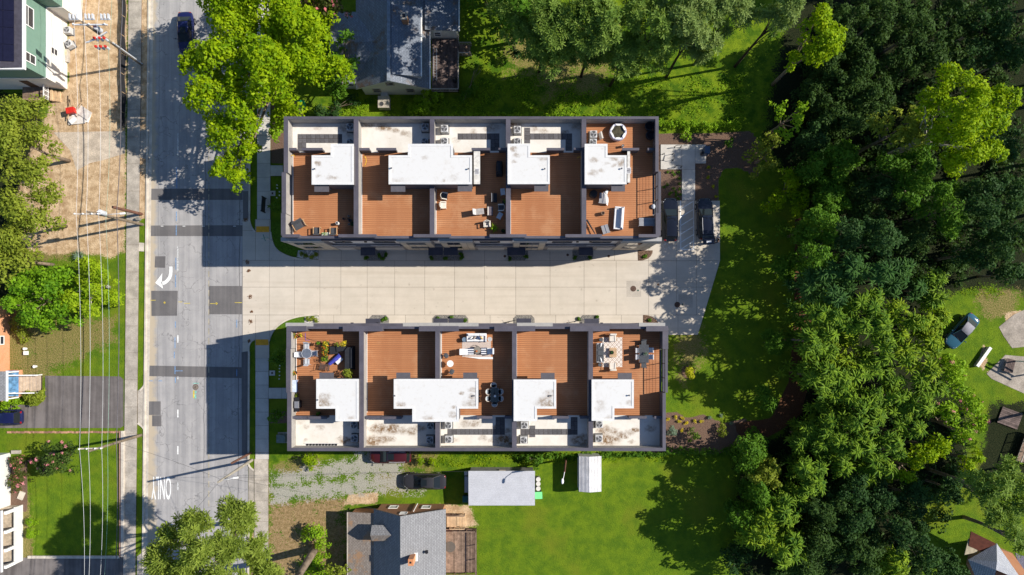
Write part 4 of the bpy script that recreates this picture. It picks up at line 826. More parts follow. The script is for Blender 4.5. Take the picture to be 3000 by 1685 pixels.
# silt fence along the sidewalk
sf = thing('silt_fence', 'black silt fence between the bare dirt plot and sidewalk', 'fence', (*W(367,200),0), world=True)
pth = [W(367+2*math.sin(y*.05),y) for y in range(-60,388,14)]; mb = MB()
for a, b in zip(pth, pth[1:]): mb.add([(a[0],a[1],0),(b[0],b[1],0),(b[0]-.12,b[1],.62),(a[0]-.12,a[1],.62),(a[0]+.015,a[1],0),(b[0]+.015,b[1],0),(b[0]-.105,b[1],.62),(a[0]-.105,a[1],.62)], [(0,1,2,3),(7,6,5,4),(3,2,6,7)])
mb.build('fabric', mat('black_fabric', (.016,.016,.02), .8), sf)
for p in pth[::4]: MB().box(p[0]-.05,p[1]-.025,0,p[0],p[1]+.025,.8).build('stake', M_NEWW, sf)

# brick house with porch, left edge
t = thing('house', 'orange brick house with blue porch floor and wooden ramp', 'house', (-60,-1.7,0), world=True)
MB().box(-70,-8.2,0,-56.6,3.2,2.9).build('wall', M_ORB, t); slope((-70,-8.5,5),(-56.35,-8.5,2.95),(-56.35,3.5,2.95),(-70,3.5,5)).build('roof', M_GREYSH, t); MB().box(-56.36,-8.5,2.82,-56.2,3.5,3.0).build('gutter', M_TRIM, t)
window(t, 'x', -56.6, -1.9, -.9, .9, 2.1)
pf = MB().box(-56.6,-7.75,0,-55.15,-4.75,.55).build('porch_floor', M_ORB, t); MB().box(-56.58,-7.7,.55,-55.2,-4.8,.58).build('carpet', mat('blue_carpet', (.12,.28,.48), .95, .45, 2.5), pf)
slope((-58,-7.95,3.3),(-54.95,-7.95,2.85),(-54.95,-4.75,2.85),(-58,-4.75,3.3)).build('porch_roof', M_GREYSH, t); MB().box(-54.96,-8.0,2.7,-54.82,-4.7,2.9).build('porch_fascia', M_TRIM, t)
for y in (-7.8,-4.9): MB().box(-55.3,y-.06,.55,-55.18,y+.06,2.7).build('post', M_TRIM, t)
xr0, yr1 = W(66,1101); xr1, yr0 = W(124,1146); rp = MB().box(xr0,yr0,.0,xr1,yr1,.18).build('ramp', M_DARKB, t)
n = 7
for k in range(n): MB().box(xr0+(xr1-xr0)*k/n+.02,yr0,.18,xr0+(xr1-xr0)*(k+1)/n-.02,yr1,.55-.05*k).build('plank', mat('bleached_wood', (.55,.43,.32), .9, .15, 2, space='w', piece=.1), rp)
for y in (yr0-.12, yr1+.12): MB().add([(xr0-.6,y-.06,1.45),(xr1+.05,y-.06,.95),(xr1+.05,y+.06,.95),(xr0-.6,y+.06,1.45),(xr0-.6,y-.06,1.33),(xr1+.05,y-.06,.83),(xr1+.05,y+.06,.83),(xr0-.6,y+.06,1.33)], [(0,1,2,3),(7,6,5,4),(0,4,5,1),(2,6,7,3),(1,5,6,2),(3,7,4,0)]).box(xr1-.1,y-.05,0,xr1,y+.05,.88).box(xr0-.5,y-.05,0,xr0-.4,y+.05,1.36).build('hand_rail', M_TRIM, t)
for a, b, l, c in ((72,1022,'white bucket on the leaf litter beside a white box','bucket'),(101,1074,'white bucket on the leaf litter near the wooden ramp','bucket')): tag(MB().cyl(*W(a,b,.3),0,.35,.13,.16,14).ring(*W(a,b,.3),.35,.37,.17,.13,14).build('bucket', M_TRIM), l, c, 'buckets in the brick house yard')
tag(MB().box(*W(68,1040,.35),0,*W(78,1029,.35),.35).build('box', M_TRIM), 'white box lying on leaf litter in front of orange brick house', 'box')

# white houses at the lower left corner
t = thing('house', 'white house with grey roof and open porch, lower left corner', 'house', (-60,-22,0), world=True)
MB().box(-70,-20.0,0,-56.5,-14.1,3.4).build('wall', M_LAPW, t); slope((-70,-20.2,5.2),(-57.6,-20.2,4.3),(-57.6,-14.0,4.3),(-70,-14.0,5.2)).build('roof', mat('white_roof', (.72,.71,.70), .6), t); MB().box(-57.7,-20.05,3.4,-56.48,-14.05,4.3).build('wall', M_TRIM, t)
MB().box(-70,-26.3,0,-57.2,-19.95,2.7).build('wall', mat('tan_wall', (.5,.42,.32)), t); MB().box(-57.2,-26.2,0,-55.25,-20,.75).build('porch_floor', mat('porch_boards', (.45,.37,.28), .8, .2), t); MB().box(-55.3,-26.25,0,-55.1,-19.95,1.2).build('porch_wall', M_LAPW, t)
slope((-70,-26.6,4.6),(-55.55,-26.6,2.8),(-55.55,-19.9,2.8),(-70,-19.9,4.6)).build('roof', shingle('dark_shingle', (.13,.13,.14), (.18,.18,.19)), t); MB().box(-55.56,-26.6,2.66,-55.42,-19.9,2.85).build('gutter', M_TRIM, t)
for y in (-20.2,-22.3,-24.3,-26.1): MB().box(-55.32,y-.16,1.2,-55.08,y+.16,2.66).build('post', M_TRIM, t)
tag(MB().ob(*W(62,1452,.1),0,.16,.6,.9,-.4).build('step_stone', M_CONC), 'pale concrete step by the white porch corner', 'step'); tag(MB().box(*W(32,1330,.3),0,*W(57,1320,.3),.3).build('planter_box', M_OLDC), 'tan planter box at the white house corner above flowering shrubs', 'planter box')

# lawn edging of the lower-left garden
ed = thing('brick_edging', 'row of brick edging between the asphalt drive and the mown lawn', 'edging', (*W(180,1265),0), world=True)
xa, ya = W(22,1266); xb, _ = W(350,1266); n = 52; me = MB().box(-.11,-.11,0,.11,.11,.1).mesh('brick', mat('edging_brick', (.40,.22,.14), .9, .2, 4, piece=.35))
for k in range(n): part('brick', me, ed, (xa+(xb-xa)*(k+.5)/n, ya+random.uniform(-.03,.03), random.uniform(0,.02)))
rw = thing('garden_wall', 'low brick and concrete wall between sidewalk and mown lawn', 'wall', (*W(357,1450),0), world=True)
MB().box(*W(358,1630),0,*W(366,1262),.28).build('cap', M_CONC, rw); MB().box(*W(351.5,1630),0,*W(357.8,1262),.2).build('brick_course', brickmat('wall_brick', (.30,.17,.12), (.38,.22,.15), (.4,.34,.28)), rw); MB().box(*W(84,1635),0,*W(351.5,1627.5),.2).build('cap', M_CONC, rw)

# house at the lower right corner and yard clutter by the right edge
t = thing('house', 'grey roofed house with dark red porch roof, lower right corner', 'house', (54,-26,0), world=True)
def Q(a, b, h): return (*W(a, b, h), h)
slope(Q(2838,1600,2.6), Q(2900,1628,2.7), Q(2917,1592,3.0), Q(2845,1557,2.9)).build('porch_roof', mat('dark_red_roof', (.10,.03,.018), .9, .2, 3), t)
slope(Q(2826,1626,2.5), Q(2862,1618,2.6), Q(2870,1592,2.7), Q(2838,1578,2.6)).build('porch_roof', mat('tan_sheet', (.42,.36,.25), .8, .15), t)
MB().prism(WP([(2850,1580),(2920,1600),(2990,1700),(2880,1760),(2830,1650)]), 0, 2.5).build('wall', M_BRICK, t)
A, B_, C_, D_, P1, P2 = Q(2920,1592,2.9), Q(2996,1702,2.9), Q(2900,1790,2.9), Q(2836,1640,2.9), Q(2921,1645,4.3), Q(2918,1670,4.4)
for q in ((A,D_,P1,P1),(D_,C_,P2,P1),(B_,A,P1,P2)): MB().add(q if q[2] != q[3] else q[:3], [tuple(range(4 if q[2] != q[3] else 3))]).build('roof', shingle('cool_grey_shingle', (.30,.31,.35), (.40,.41,.44)), t)
slope(Q(2975,1620,2.4), Q(2995,1700,2.4), Q(3080,1760,2.6), Q(3080,1660,2.6)).build('roof', shingle('violet_shingle', (.16,.15,.19), (.21,.20,.24)), t)
pt = MB().prism(WP([(2890,1095),(2945,1040),(3060,1050),(3060,1180),(2960,1135),(2905,1110)]), -.02, .03).build('patio', mat('patio_concrete', (.33,.285,.24), .95, .25, .8, space='w', fine=.2)); pt['kind'] = 'structure'
pt2 = MB().prism(WP([(2926,958),(2970,922),(3060,880),(3060,1010),(2965,1020),(2940,985)]), -.02, .028).build('patio', mat('patio_concrete', (.33,.285,.24))); pt2['kind'] = 'structure'
sw = thing('stone_bench', 'pale stone bench wall on small paved spot by the teal car', 'bench', (*W(2874,1045),0), .95); MB().box(-1.3,-.18,0,1.3,.12,.45).build('seat', M_CONC, sw); MB().box(-1.3,-.2,.45,1.3,.14,.52).build('top', M_TRIM, sw)
pg = thing('pergola_bench', 'brown slatted bench on the patio near right edge', 'bench', (*W(2962,1072,.6),0), -.25)
for k in range(6): MB().box(-.5+k*.17,-.75,.4,-.36+k*.17,.75,.45).build('slat', M_GREYW, pg)
for x in (-.45,.45):
    for y in (-.65,.65): MB().box(x-.04,y-.04,0,x+.04,y+.04,.4).build('leg', M_GREYW, pg)
tr = thing('trellis', 'white timber beam frame over the patio at right edge', 'trellis', (*W(3000,1075),0), -.5)
for y in (-.25,.25): MB().box(-1.6,y-.06,2.2,1.6,y+.06,2.35).build('beam', M_TRIM, tr)
for x in (-1.4,1.4): MB().box(x-.06,-.06,0,x+.06,.06,2.2).build('post', M_TRIM, tr)
pl = thing('pallet_stack', 'grey wooden platform lying in the shaded right yard', 'platform', (*W(2962,1225,.3),0), -.35)
for k in range(9): MB().box(-1.2,-.95+k*.21,.12,1.2,-.76+k*.21,.16).build('slat', M_GREYW, pl)
for x in (-1,0,1): MB().box(x-.06,-.95,0,x+.06,.95,.12).build('bearer', M_GREYW, pl)
dkr = thing('deck', 'railed wooden deck corner at the right edge in shade', 'deck', (*W(3000,1315),0), -.35); MB().box(-.8,-1.6,.3,2.4,1.8,.5).build('frame', M_DARKB, dkr); railing(dkr, (-.8,-1.6), (-.8,1.8), .5, .9, M_OLDC)
for k in range(20): MB().box(-.8+k*.16,-1.6,.5,-.65+k*.16,1.8,.54).build('board', M_OLDW, dkr)

# ------------------------------------------------------------------ vehicles
M_TYRE = mat('tyre_rubber', (.02,.02,.02), .85); M_RIM = mat('wheel_rim', (.42,.42,.44), .3, .05, metal=.8); M_CARG, _t, _b = base_mat('car_glass', .03, .45); _b.inputs['Base Color'].default_value = (.012,.016,.018,1)
M_CABIN = mat('cabin_dark', (.015,.015,.016), .6); M_HEAD = mat('lamp_clear', (.75,.77,.8), .1, .02, spec=.8); M_TAIL = mat('lamp_red', (.30,.008,.01), .15, .05, spec=.7); M_CHROME = mat('chrome', (.72,.72,.74), .3, .03, metal=.2); M_PLATE = mat('plate', (.75,.76,.78), .5)
def paint(name, col, rough=.09):
    m = mat(name, col, rough, .05, 1.5, .35, metal=0, fine=.03, coat=.45); return m
def car(name, lab, px, py, heading, col, kind='sedan', L=4.7, Wd=1.82, sunroof=False, rails=False, gate=False, pm=None, roofm=None, z=.03, group=None):
    """heading: world angle of the front"""
    suv = kind == 'suv'; Ht = 1.74 if suv else 1.45; x, y = W(px, py, 1.0)
    t = thing(name, lab, 'car', (x, y, z), heading-math.pi/2, group); P = pm or paint('paint_'+name+'_%d' % px, col)
    hw = Wd/2; bz = 1.05 if suv else .95
    ST = [(-.5,.62,.62,.80),(-.485,.80,.5,bz-.08),(-.44,.93,.42,bz+(.0 if suv else .02)),(-.34,.985,.36,bz+(.03 if suv else .03)),(-.18,1,.3,bz+.02),(.05,1,.3,bz),(.2,.995,.3,bz-.01),(.27,.985,.3,bz-.02),(.38,.95,.34,bz-.09),(.45,.86,.4,bz-.16),(.485,.72,.46,bz-.24),(.5,.5,.52,bz-.32)]
    mb = MB(); rings = []
    for (s, w, zl, zt) in ST:
        w *= hw; yy = s*L
        half = [(0,zl),(w*.85,zl),(w,zl+(zt-zl)*.3),(w*1.0,zl+(zt-zl)*.62),(w*.955,zt-.05),(w*.84,zt),(w*.45,zt+.022),(0,zt+.03)]
        rings.append([(-a, yy, b) for a, b in half[::-1]][:-1]+[(a, yy, b) for a, b in half])
    n = len(rings[0])
    for r in rings: mb.v += r
    for i in range(len(rings)-1):
        for k in range(n-1): mb.f.append((i*n+k, i*n+k+1, (i+1)*n+k+1, (i+1)*n+k))
        mb.f.append((i*n+n-1, i*n, (i+1)*n, (i+1)*n+n-1))
    mb.f += [tuple(range(n))[::-1], tuple(range((len(rings)-1)*n, len(rings)*n))]
    body = mb.build('body', P, t, True)
    ms = body.modifiers.new('smooth', 'SUBSURF'); ms.levels = 1; ms.render_levels = 1
    y0, y1 = (-.465*L, .235*L) if suv else (-.37*L, .245*L); r0, r1 = (-.41*L, .055*L) if suv else (-.215*L, .06*L)
    a, b = hw*.86, hw*(.68 if suv else .65); zb, zt = bz+.015, Ht
    lo = [(-a*.93,y0,zb),(a*.93,y0,zb),(a,0,zb),(a*.92,y1,zb-.02),(-a*.92,y1,zb-.02),(-a,0,zb)]; hi = [(-b*.96,r0,zt-.05),(b*.96,r0,zt-.05),(b,(r0+r1)/2,zt),(b*.94,r1,zt-.03),(-b*.94,r1,zt-.03),(-b,(r0+r1)/2,zt)]
    MB().add(lo+hi, [(0,5,4,3,2,1)]+[(i,(i+1)%6,6+(i+1)%6,6+i) for i in range(6)]+[tuple(range(6,12))]).build('cabin', M_CABIN, t)
    def glass(nm, i, j, f0=.05, f1=.93, e=.04, off=.012):
        A, B = Vector(lo[i]), Vector(lo[j]); C_, D_ = Vector(hi[j]), Vector(hi[i])
        q = lambda u, v: (A.lerp(B, u)).lerp(D_.lerp(C_, u), v)
        nn = (B-A).cross(D_-A).normalized()*off
        MB().add([tuple(q(u, v)+nn) for u, v in ((e,f0),(1-e,f0),(1-e,f1),(e,f1))]+[tuple(q(u, v)+nn*.3) for u, v in ((e,f0),(1-e,f0),(1-e,f1),(e,f1))], [(0,1,2,3),(7,6,5,4),(0,4,5,1),(1,5,6,2),(2,6,7,3),(3,7,4,0)]).build(nm, M_CARG, t)
    if not gate: glass('rear_window', 0, 1)
    glass('windshield', 3, 4); glass('side_window', 1, 2); glass('side_window', 2, 3); glass('side_window', 4, 5); glass('side_window', 5, 0)
    rp = MB()
    for i in range(6): pass
    inn = [(p[0]*1.02, p[1]*1.005, p[2]+.012) for p in hi]; top = [(p[0]*.86, p[1]*.96, p[2]+.045) for p in hi]
    rf = rp.add(inn+top, [(0,5,4,3,2,1)]+[(i,(i+1)%6,6+(i+1)%6,6+i) for i in range(6)]+[tuple(range(6,12))]).build('roof', roofm or P, t, True)
    for i in range(6): A, B = Vector(lo[i]), Vector(hi[i]); MB().tube([A+Vector((0,0,-.02)), B+Vector((0,0,.02))], .035, 5).build('pillar', P, t)
    if sunroof: c = (r0+r1)/2+.28*(r1-r0); MB().box(-b*.55,c-.33,zt+.035,b*.55,c+.33,zt+.052).build('sunroof', M_CARG, t)
    if rails:
        for q in (-1,1): MB().tube([(q*b*.9,r0+.15,zt),(q*b*.92,r0+.2,zt+.07),(q*b*.95,(r0+r1)/2,zt+.085),(q*b*.92,r1-.3,zt+.07),(q*b*.9,r1-.25,zt)], .022, 6).build('roof_rail', M_CHROME, t)
    for sx in (-1,1):
        for sy in (-.30,.31):
            wx = sx*(hw-.11); w = MB().tube([(wx-.11,sy*L,.335),(wx+.11,sy*L,.335)], .335, 18).build('wheel', M_TYRE, t)
            MB().tube([(wx+sx*.10,sy*L,.335),(wx+sx*.122,sy*L,.335)], .21, 12).build('rim', M_RIM, w)
        m_ = MB().ell(sx*(hw+.1),.17*L,bz+.05,.11,.07,.075,8,6).tube([(sx*hw*.93,.175*L,bz-.03),(sx*(hw+.05),.17*L,bz+.03)], .025).build('mirror', P, t, True)
        MB().add([(sx*hw*.55,.468*L,bz-.30),(sx*hw*.83,.425*L,bz-.28),(sx*hw*.87,.395*L,bz-.13),(sx*hw*.58,.46*L,bz-.17),(sx*hw*.55,.45*L,bz-.30),(sx*hw*.79,.41*L,bz-.28),(sx*hw*.80,.38*L,bz-.16),(sx*hw*.55,.43*L,bz-.2)], [(0,1,2,3),(7,6,5,4),(0,4,5,1),(1,5,6,2),(2,6,7,3),(3,7,4,0)]).build('headlight', M_HEAD, t)
        MB().box(sx*hw*.52,-.484*L,bz-.2,sx*hw*.76,-.447*L,bz-(.05 if not suv else -.01)).build('taillight', M_TAIL, t, bev=.02)
    MB().box(-.26,-.492*L,.62,.26,-.484*L,.76).build('number_plate', M_PLATE, t); MB().box(-.4,.478*L,.55,.4,.499*L,.66).build('grille', M_BLACK, t)
    for q in (-.3,.3): MB().tube([(q,y1-.02,zb+.0),(q+.35,y1-.10,zb+.07)], .012, 4).build('wiper', M_BLACK, t)
    if gate:
        g = MB().add([(-b*.98,r0,zt-.02),(b*.98,r0,zt-.02),(b*1.08,r0-.42,zt+.22),(b*1.0,r0-1.02,zt+.16),(-b*1.0,r0-1.02,zt+.16),(-b*1.08,r0-.42,zt+.22)]+[(-b*.98,r0,zt-.08),(b*.98,r0,zt-.08),(b*1.08,r0-.42,zt+.14),(b*1.0,r0-1.02,zt+.08),(-b*1.0,r0-1.02,zt+.08),(-b*1.08,r0-.42,zt+.14)], [(5,4,3,2,1,0)[::-1],(11,10,9,8,7,6)]+[(i,(i+1)%6,6+(i+1)%6,6+i) for i in range(6)]).build('tailgate', P, t)
        MB().box(-.26,r0-.86,zt+.185,.26,r0-.66,zt+.215).build('number_plate', M_PLATE, g); MB().box(-.5,r0-.36,zt+.2,.5,r0-.1,zt+.22).build('rear_window', M_CARG, g)
    return t
HP = math.pi
car('sedan', 'dark blue sedan driving on the road beside the big tree', 541, 93, -HP/2+.02, (.012,.016,.075), 'sedan', 4.6, sunroof=True)
car('estate_car', 'black car with plain roof parked nearest the upper row', 1964, 643, HP/2, (.010,.012,.02), 'suv', 4.9, 1.85, z=.06, group='black cars in the parking bays')
car('estate_car', 'black car with silver roof rails and its tailgate open', 2067, 641, HP/2+.04, (.010,.012,.022), 'suv', 4.7, 1.85, rails=True, gate=True, z=.06, group='black cars in the parking bays')
car('estate_car', 'maroon car with sunroof on gravel beside the lower row', 1143, 1335, HP, (.06,.010,.012), 'suv', 4.7, 1.82, rails=True, sunroof=True)
car('sedan', 'charcoal sedan with sunroof parked on the gravel drive west of garage', 1243, 1412, HP-.01, (.035,.033,.036), 'sedan', 4.85, 1.84, sunroof=True)
car('estate_car', 'navy estate car on asphalt driveway at the left edge', 5, 1223, HP, (.010,.013,.06), 'suv', 4.5, 1.78)
car('sedan', 'teal car with dull bleached roof parked on grass, right edge', 2822, 970, -HP/2-.72, (.03,.10,.15), 'sedan', 4.5, 1.75, roofm=mat('bleached_roof', (.25,.24,.27), .7, .15, 3))

# ------------------------------------------------------------------ person unloading at the open tailgate
def person(lab, px, py, rot):
    t = thing('person', lab, 'person', (*W(px, py, .8), .06), rot)
    V = {'pel':(0,0,.92,.135),'abd':(0,.03,1.08,.125),'che':(0,.10,1.27,.145),'nek':(0,.17,1.44,.06),'hd0':(0,.205,1.54,.082),'hd1':(0,.225,1.64,.095),'hd2':(0,.215,1.71,.07)}
    E = [('pel','abd'),('abd','che'),('che','nek'),('nek','hd0'),('hd0','hd1'),('hd1','hd2')]
    for s, q in (('l',1),('r',-1)):
        V.update({s+'hip':(q*.1,0,.86,.095),s+'kne':(q*.12,.06+.03*q,.48,.062),s+'ank':(q*.13,.0+.04*q,.09,.042),s+'toe':(q*.14,.16+.04*q,.04,.038),
          s+'sho':(q*.18,.12,1.36,.062),s+'elb':(q*.25,.28,1.14,.045),s+'wri':(q*.18,.50,1.10,.030),s+'pal':(q*.175,.58,1.10,.030)})
        E += [('pel',s+'hip'),(s+'hip',s+'kne'),(s+'kne',s+'ank'),(s+'ank',s+'toe'),('che',s+'sho'),(s+'sho',s+'elb'),(s+'elb',s+'wri'),(s+'wri',s+'pal')]
        for k, (dx, l) in enumerate(((-.026,.07),(-.009,.085),(.009,.08),(.026,.062))):
            V[s+'f%d' % k] = (q*.175+dx,.58+l*.6,1.095,.0095); V[s+'g%d' % k] = (q*.175+dx,.58+l,1.06,.008); E += [(s+'pal',s+'f%d' % k),(s+'f%d' % k,s+'g%d' % k)]
        V[s+'t0'] = (q*.13,.57,1.09,.010); V[s+'t1'] = (q*.118,.61,1.075,.009); E += [(s+'wri',s+'t0'),(s+'t0',s+'t1')]
    ks = list(V); me = bpy.data.meshes.new('body'); me.from_pydata([V[k][:3] for k in ks], [(ks.index(a), ks.index(b)) for a, b in E], [])
    ob = bpy.data.objects.new('body', me); COL.objects.link(ob); ob.parent = t
    sk = ob.modifiers.new('skin', 'SKIN'); ob.modifiers.new('sub', 'SUBSURF').render_levels = 1; ob.modifiers['sub'].levels = 1
    for i, k in enumerate(ks): r = V[k][3]; me.skin_vertices[0].data[i].radius = (r, r)
    me.skin_vertices[0].data[0].use_root = True
    bpy.context.view_layer.update(); ev = ob.evaluated_get(bpy.context.evaluated_depsgraph_get()); nm = bpy.data.meshes.new_from_object(ev); ob.modifiers.clear(); ob.data = nm; nm.materials.clear()
    for m in (mat('skin', (.42,.24,.16), .6), mat('brown_shirt', (.20,.125,.09), .9), mat('dark_trousers', (.05,.05,.06), .9), mat('shoe', (.03,.03,.03), .7)): nm.materials.append(m)
    for f in nm.polygons:
        c = f.center; f.use_smooth = True; f.material_index = 3 if c.z < .1 else 2 if c.z < .95 else 0 if (c.z > 1.45 or (c.y > .34 and abs(c.x) > .1)) else 1
    h = MB().ell(0,.195,1.665,.103,.115,.095,12,8,.35); h.build('hair', mat('hair', (.02,.013,.01), .6), t, True)
    f = MB().ell(0,.325,1.61,.016,.022,.02,6,4).ell(-.035,.31,1.645,.014,.008,.008,6,4).ell(.035,.31,1.645,.014,.008,.008,6,4).ell(0,.312,1.56,.028,.01,.008,6,4).ell(-.1,.215,1.62,.012,.025,.03,6,4).ell(.1,.215,1.62,.012,.025,.03,6,4)
    f.build('face', mat('skin', (.42,.24,.16)), t, True)
person('person in brown shirt standing beside the open tailgate of black car', 2103, 706, 1.45)

# ------------------------------------------------------------------ utility poles, wires and street fittings
M_POLE = mat('pole_wood', (.20,.155,.11), .9, .25, 2, space='w', fine=.3); M_RUST = mat('pole_red', (.16,.075,.05), .9, .25, 2, space='w'); M_WIRE = mat('bare_wire', (.62,.62,.62), .5, .05); M_CABLE = mat('black_cable', (.03,.03,.035), .7); M_GALV = mat('galvanised', (.58,.59,.61), .45, .1, 3)
GP = 'utility poles along the street'
def pole(lab, b, tp, h, m=M_POLE, r0=.17, r1=.11, arm=None, trans=0, lamp=None, red=False, name='utility_pole'):
    B = W3(*b, 0); T = W3(*tp, h); t = thing(name, lab, 'utility pole', (B[0], B[1], 0), 0, GP, world=True)
    MB().tube([(B[0],B[1],-.1), tuple((Vector(B)+Vector(T))/2), T], r0, 10, r1).build('pole', m, t)
    at = lambda f: Vector(B).lerp(Vector(T), f)
    if arm:
        a, c, ah = arm; A, C = W3(*a, ah), W3(*c, ah); d = (Vector(C)-Vector(A)); x = MB(); mid = (Vector(A)+Vector(C))/2; x.ob(mid.x, mid.y, ah-.1, ah+.02, d.length, .12, math.atan2(d.y, d.x)); cr = x.build('crossarm', M_GALV if red else mat('arm_wood', (.50,.43,.36), .8), t)
        for f in (.03,.36,.72,.97) if not red else (.05,.5,.95):
            p = Vector(A).lerp(Vector(C), f); MB().cyl(p.x,p.y,ah+.02,ah+.2,.05,.07,8).cyl(p.x,p.y,ah+.2,ah+.24,.09,.05,8).build('insulator', M_TRIM, cr)
            if red:
                g = MB()
                for k in (-.35,0,.35): g.ob(p.x+k,p.y+.75,ah-.1,ah+.2,.12,.5,.1)
                g.ob(p.x,p.y+.5,ah-.05,ah+.05,1.0,.1).build('switch_gear', M_GALV, t)
    for k in range(trans):
        p = at(.86-.0*k); an = k*2.1+.4; q = (p.x+.42*math.cos(an), p.y+.42*math.sin(an)); c = MB().cyl(q[0],q[1],p.z-.9,p.z,.24,.24,14).cyl(q[0],q[1],p.z,p.z+.06,.26,.2,14).build('transformer', M_GALV, t)
        for j in (-.1,.1): MB().cyl(q[0]+j,q[1],p.z+.05,p.z+.32,.045,.03,8).build('bushing', mat('red_cap', (.55,.03,.02), .5) if red else M_TRIM, c)
    if red:
        for i in range(3):
            for j in range(2): p = W3(279+14*i+4*j, 113+25*j, 8.2); MB().cyl(p[0],p[1],7.7,8.3,.13,.13,10).build('arrester', M_GALV, t); MB().cyl(p[0],p[1],8.3,8.5,.15,.1,10).build('red_cap', mat('red_cap', (.55,.03,.02), .5), t)
        p = at(.78); MB().ob(p.x-.2,p.y-.3,8.0,8.12,2.2,.12,.5).ob(p.x-.5,p.y-.6,8.05,8.16,1.8,.1,.3).build('bracket', M_GALV, t)
        MB().tube([(B[0]+.18,B[1],.2), tuple(at(.55)+Vector((.16,0,0)))], .07, 6).build('riser_pipe', M_GALV, t)
    if lamp:
        l0 = at(lamp[1]); l1 = Vector(W3(*lamp[0], lamp[2])); d = (l1-l0).normalized(); MB().tube([l0, l0.lerp(l1,.5)+Vector((0,0,.25)), l1], .035, 6).build('lamp_arm', M_GALV, t); MB().ob(l1.x,l1.y,l1.z-.08,l1.z+.06,.55,.2,math.atan2(d.y,d.x)).build('lamp_head', M_TRIM, t, bev=.03)
    return t
pole('tall pole with red capped switches next to cream house', (415,189), (241,64), 10.9, arm=((212,72),(314,72),10.6), trans=1, red=True)
pole('weathered pole with street lamp beside a shorter dark pole', (418,658), (255,620), 10.2, arm=((219,627),(292,627),9.9), trans=1, lamp=((359,625.5),.72,7.6))
pole('leaning brown pole rising beside the flowering crape myrtle', (413,1275), (260,1322), 9.8, arm=((232,1315),(300,1313),9.5))
pole('thin pole with pale conduit standing on the verge near the gravel drive', (738,1348), (639,1413), 9.6, m=mat('pale_pole', (.36,.32,.26), .9, .2), lamp=((690,1400),.9,8.4))
pole('short dark brown pole standing beside the lamp pole', (415,627.5), (331,607), 5.6, m=M_RUST, r0=.17, r1=.15)
pole('short red brown pole near the south end of lower row shadow', (735,1327), (679,1357), 5.5, m=M_RUST, r0=.13, r1=.12)
def wire(lab, pts, r, m, sag=.45, grp='overhead wires above the left verge', name='wire'):
    mb = MB(); P = [Vector(W3(*p)) for p in pts]; Q = []
    for a, b in zip(P, P[1:]):
        for k in range(10): u = k/10; q = a.lerp(b, u); q.z -= sag*4*u*(1-u); Q.append(q)
    Q.append(P[-1]); mb.tube(Q, r, 5); return tag(mb.build(name, m), lab, 'overhead wire', grp)
wire('bright bare wire nearest the left edge of the photo', [(212,-150,10.8),(217,72,10.8),(223,627,10.1),(233,1315,9.7),(244,1800,9.9)], .014, M_WIRE)
wire('bright bare wire running over the middle of the crossarms', [(243,-150,10.8),(246,70,10.8),(253,618,10.2),(259,1320,9.8),(254,1800,9.9)], .015, M_WIRE)
wire('bright bare wire on the road end of the crossarms', [(282,-150,10.8),(284,70,10.8),(289,627,10.1),(298,1313,9.7),(286,1800,9.9)], .014, M_WIRE)
wire('thin greenish wire between bright wires and thick cable', [(322,-150,9.2),(318,150,9),(310,645,8.4),(315,1307,8.0),(297,1800,8.3)], .014, mat('green_wire', (.25,.42,.33), .5))
wire('thick dark cable nearest the sidewalk', [(352,-150,6.8),(351,150,6.6),(342,620,6.4),(341,1297,6.2),(331,1800,6.4)], .04, mat('grey_cable', (.10,.09,.10), .6))
for k, q in enumerate(([(341,1297,6.2),(655,1408,8.6)], [(643,1411,9.2),(300,1800,9.6)], [(660,1400,8.6),(790,1800,8.6)], [(660,1400,8.4),(1100,1492,3.0)], [(660,1402,8.2),(1375,1381,2.7)])):
    wire(['thin black cable crossing the road between two poles','thin black cable running down left from the pale pole','thin black cable running down from the pale pole along the road','thin black cable from the pale pole to the brick house','thin black cable from the pale pole to the metal garage'][k], q, .012, M_CABLE, .5, 'black service cables')
# yard lamp
t = thing('yard_lamp', 'leaning yard lamp on wooden pole between garage and tin shed', 'lamp post', (*W(1658,1345),0), world=True)
a = W3(1658,1345,0); b = W3(1654,1383,6.9); c = W3(1648,1410,7.4); MB().tube([a,b], .11, 8, .09).build('pole', M_RUST, t); MB().tube([b, tuple((Vector(b)+Vector(c))/2+Vector((0,0,.15))), c], .035, 6).build('arm', M_TRIM, t); MB().ell(c[0],c[1],c[2],.14,.3,.1,10,6).build('lamp_head', M_TRIM, t)
# manholes, drains
M_IRON = mat('cast_iron', (.10,.06,.045), .8, .3, 8, fine=.3)
def manhole(lab, px, py, r, z, grp=None, m=M_IRON):
    t = thing('manhole_cover', lab, 'manhole cover', (*W(px,py),z), 0, grp); MB().cyl(0,0,0,.012,r,r,20).build('frame', M_IRON, t); MB().cyl(0,0,.012,.018,r*.86,r*.86,20).build('cover', m, t)
    g = MB()
    for k in range(4): g.ob(0,0,.018,.024,r*1.4,r*.07,k*math.pi/4)
    if r > .3: g.build('ribs', M_IRON, t)
manhole('round iron manhole cover in the road near green paint', 573, 1134, .33, .015, None, mat('worn_iron', (.22,.19,.16), .7, .3, 8)); manhole('large rusty manhole cover in the driveway, nearer the townhouses', 1855, 846, .33, .062); manhole('large rusty manhole cover in the driveway, nearer the lawn', 1984, 893, .33, .062)
manhole('small dark cover alone on the shaded driveway', 1928, 834, .14, .06); manhole('small green cover next to the rusty manhole nearer the townhouses', 1869, 851, .1, .062, None, mat('green_cap', (.03,.12,.09))); manhole('small green cover next to the rusty manhole nearer the lawn', 1999, 892, .1, .062, None, mat('green_cap', (.03,.12,.09)))
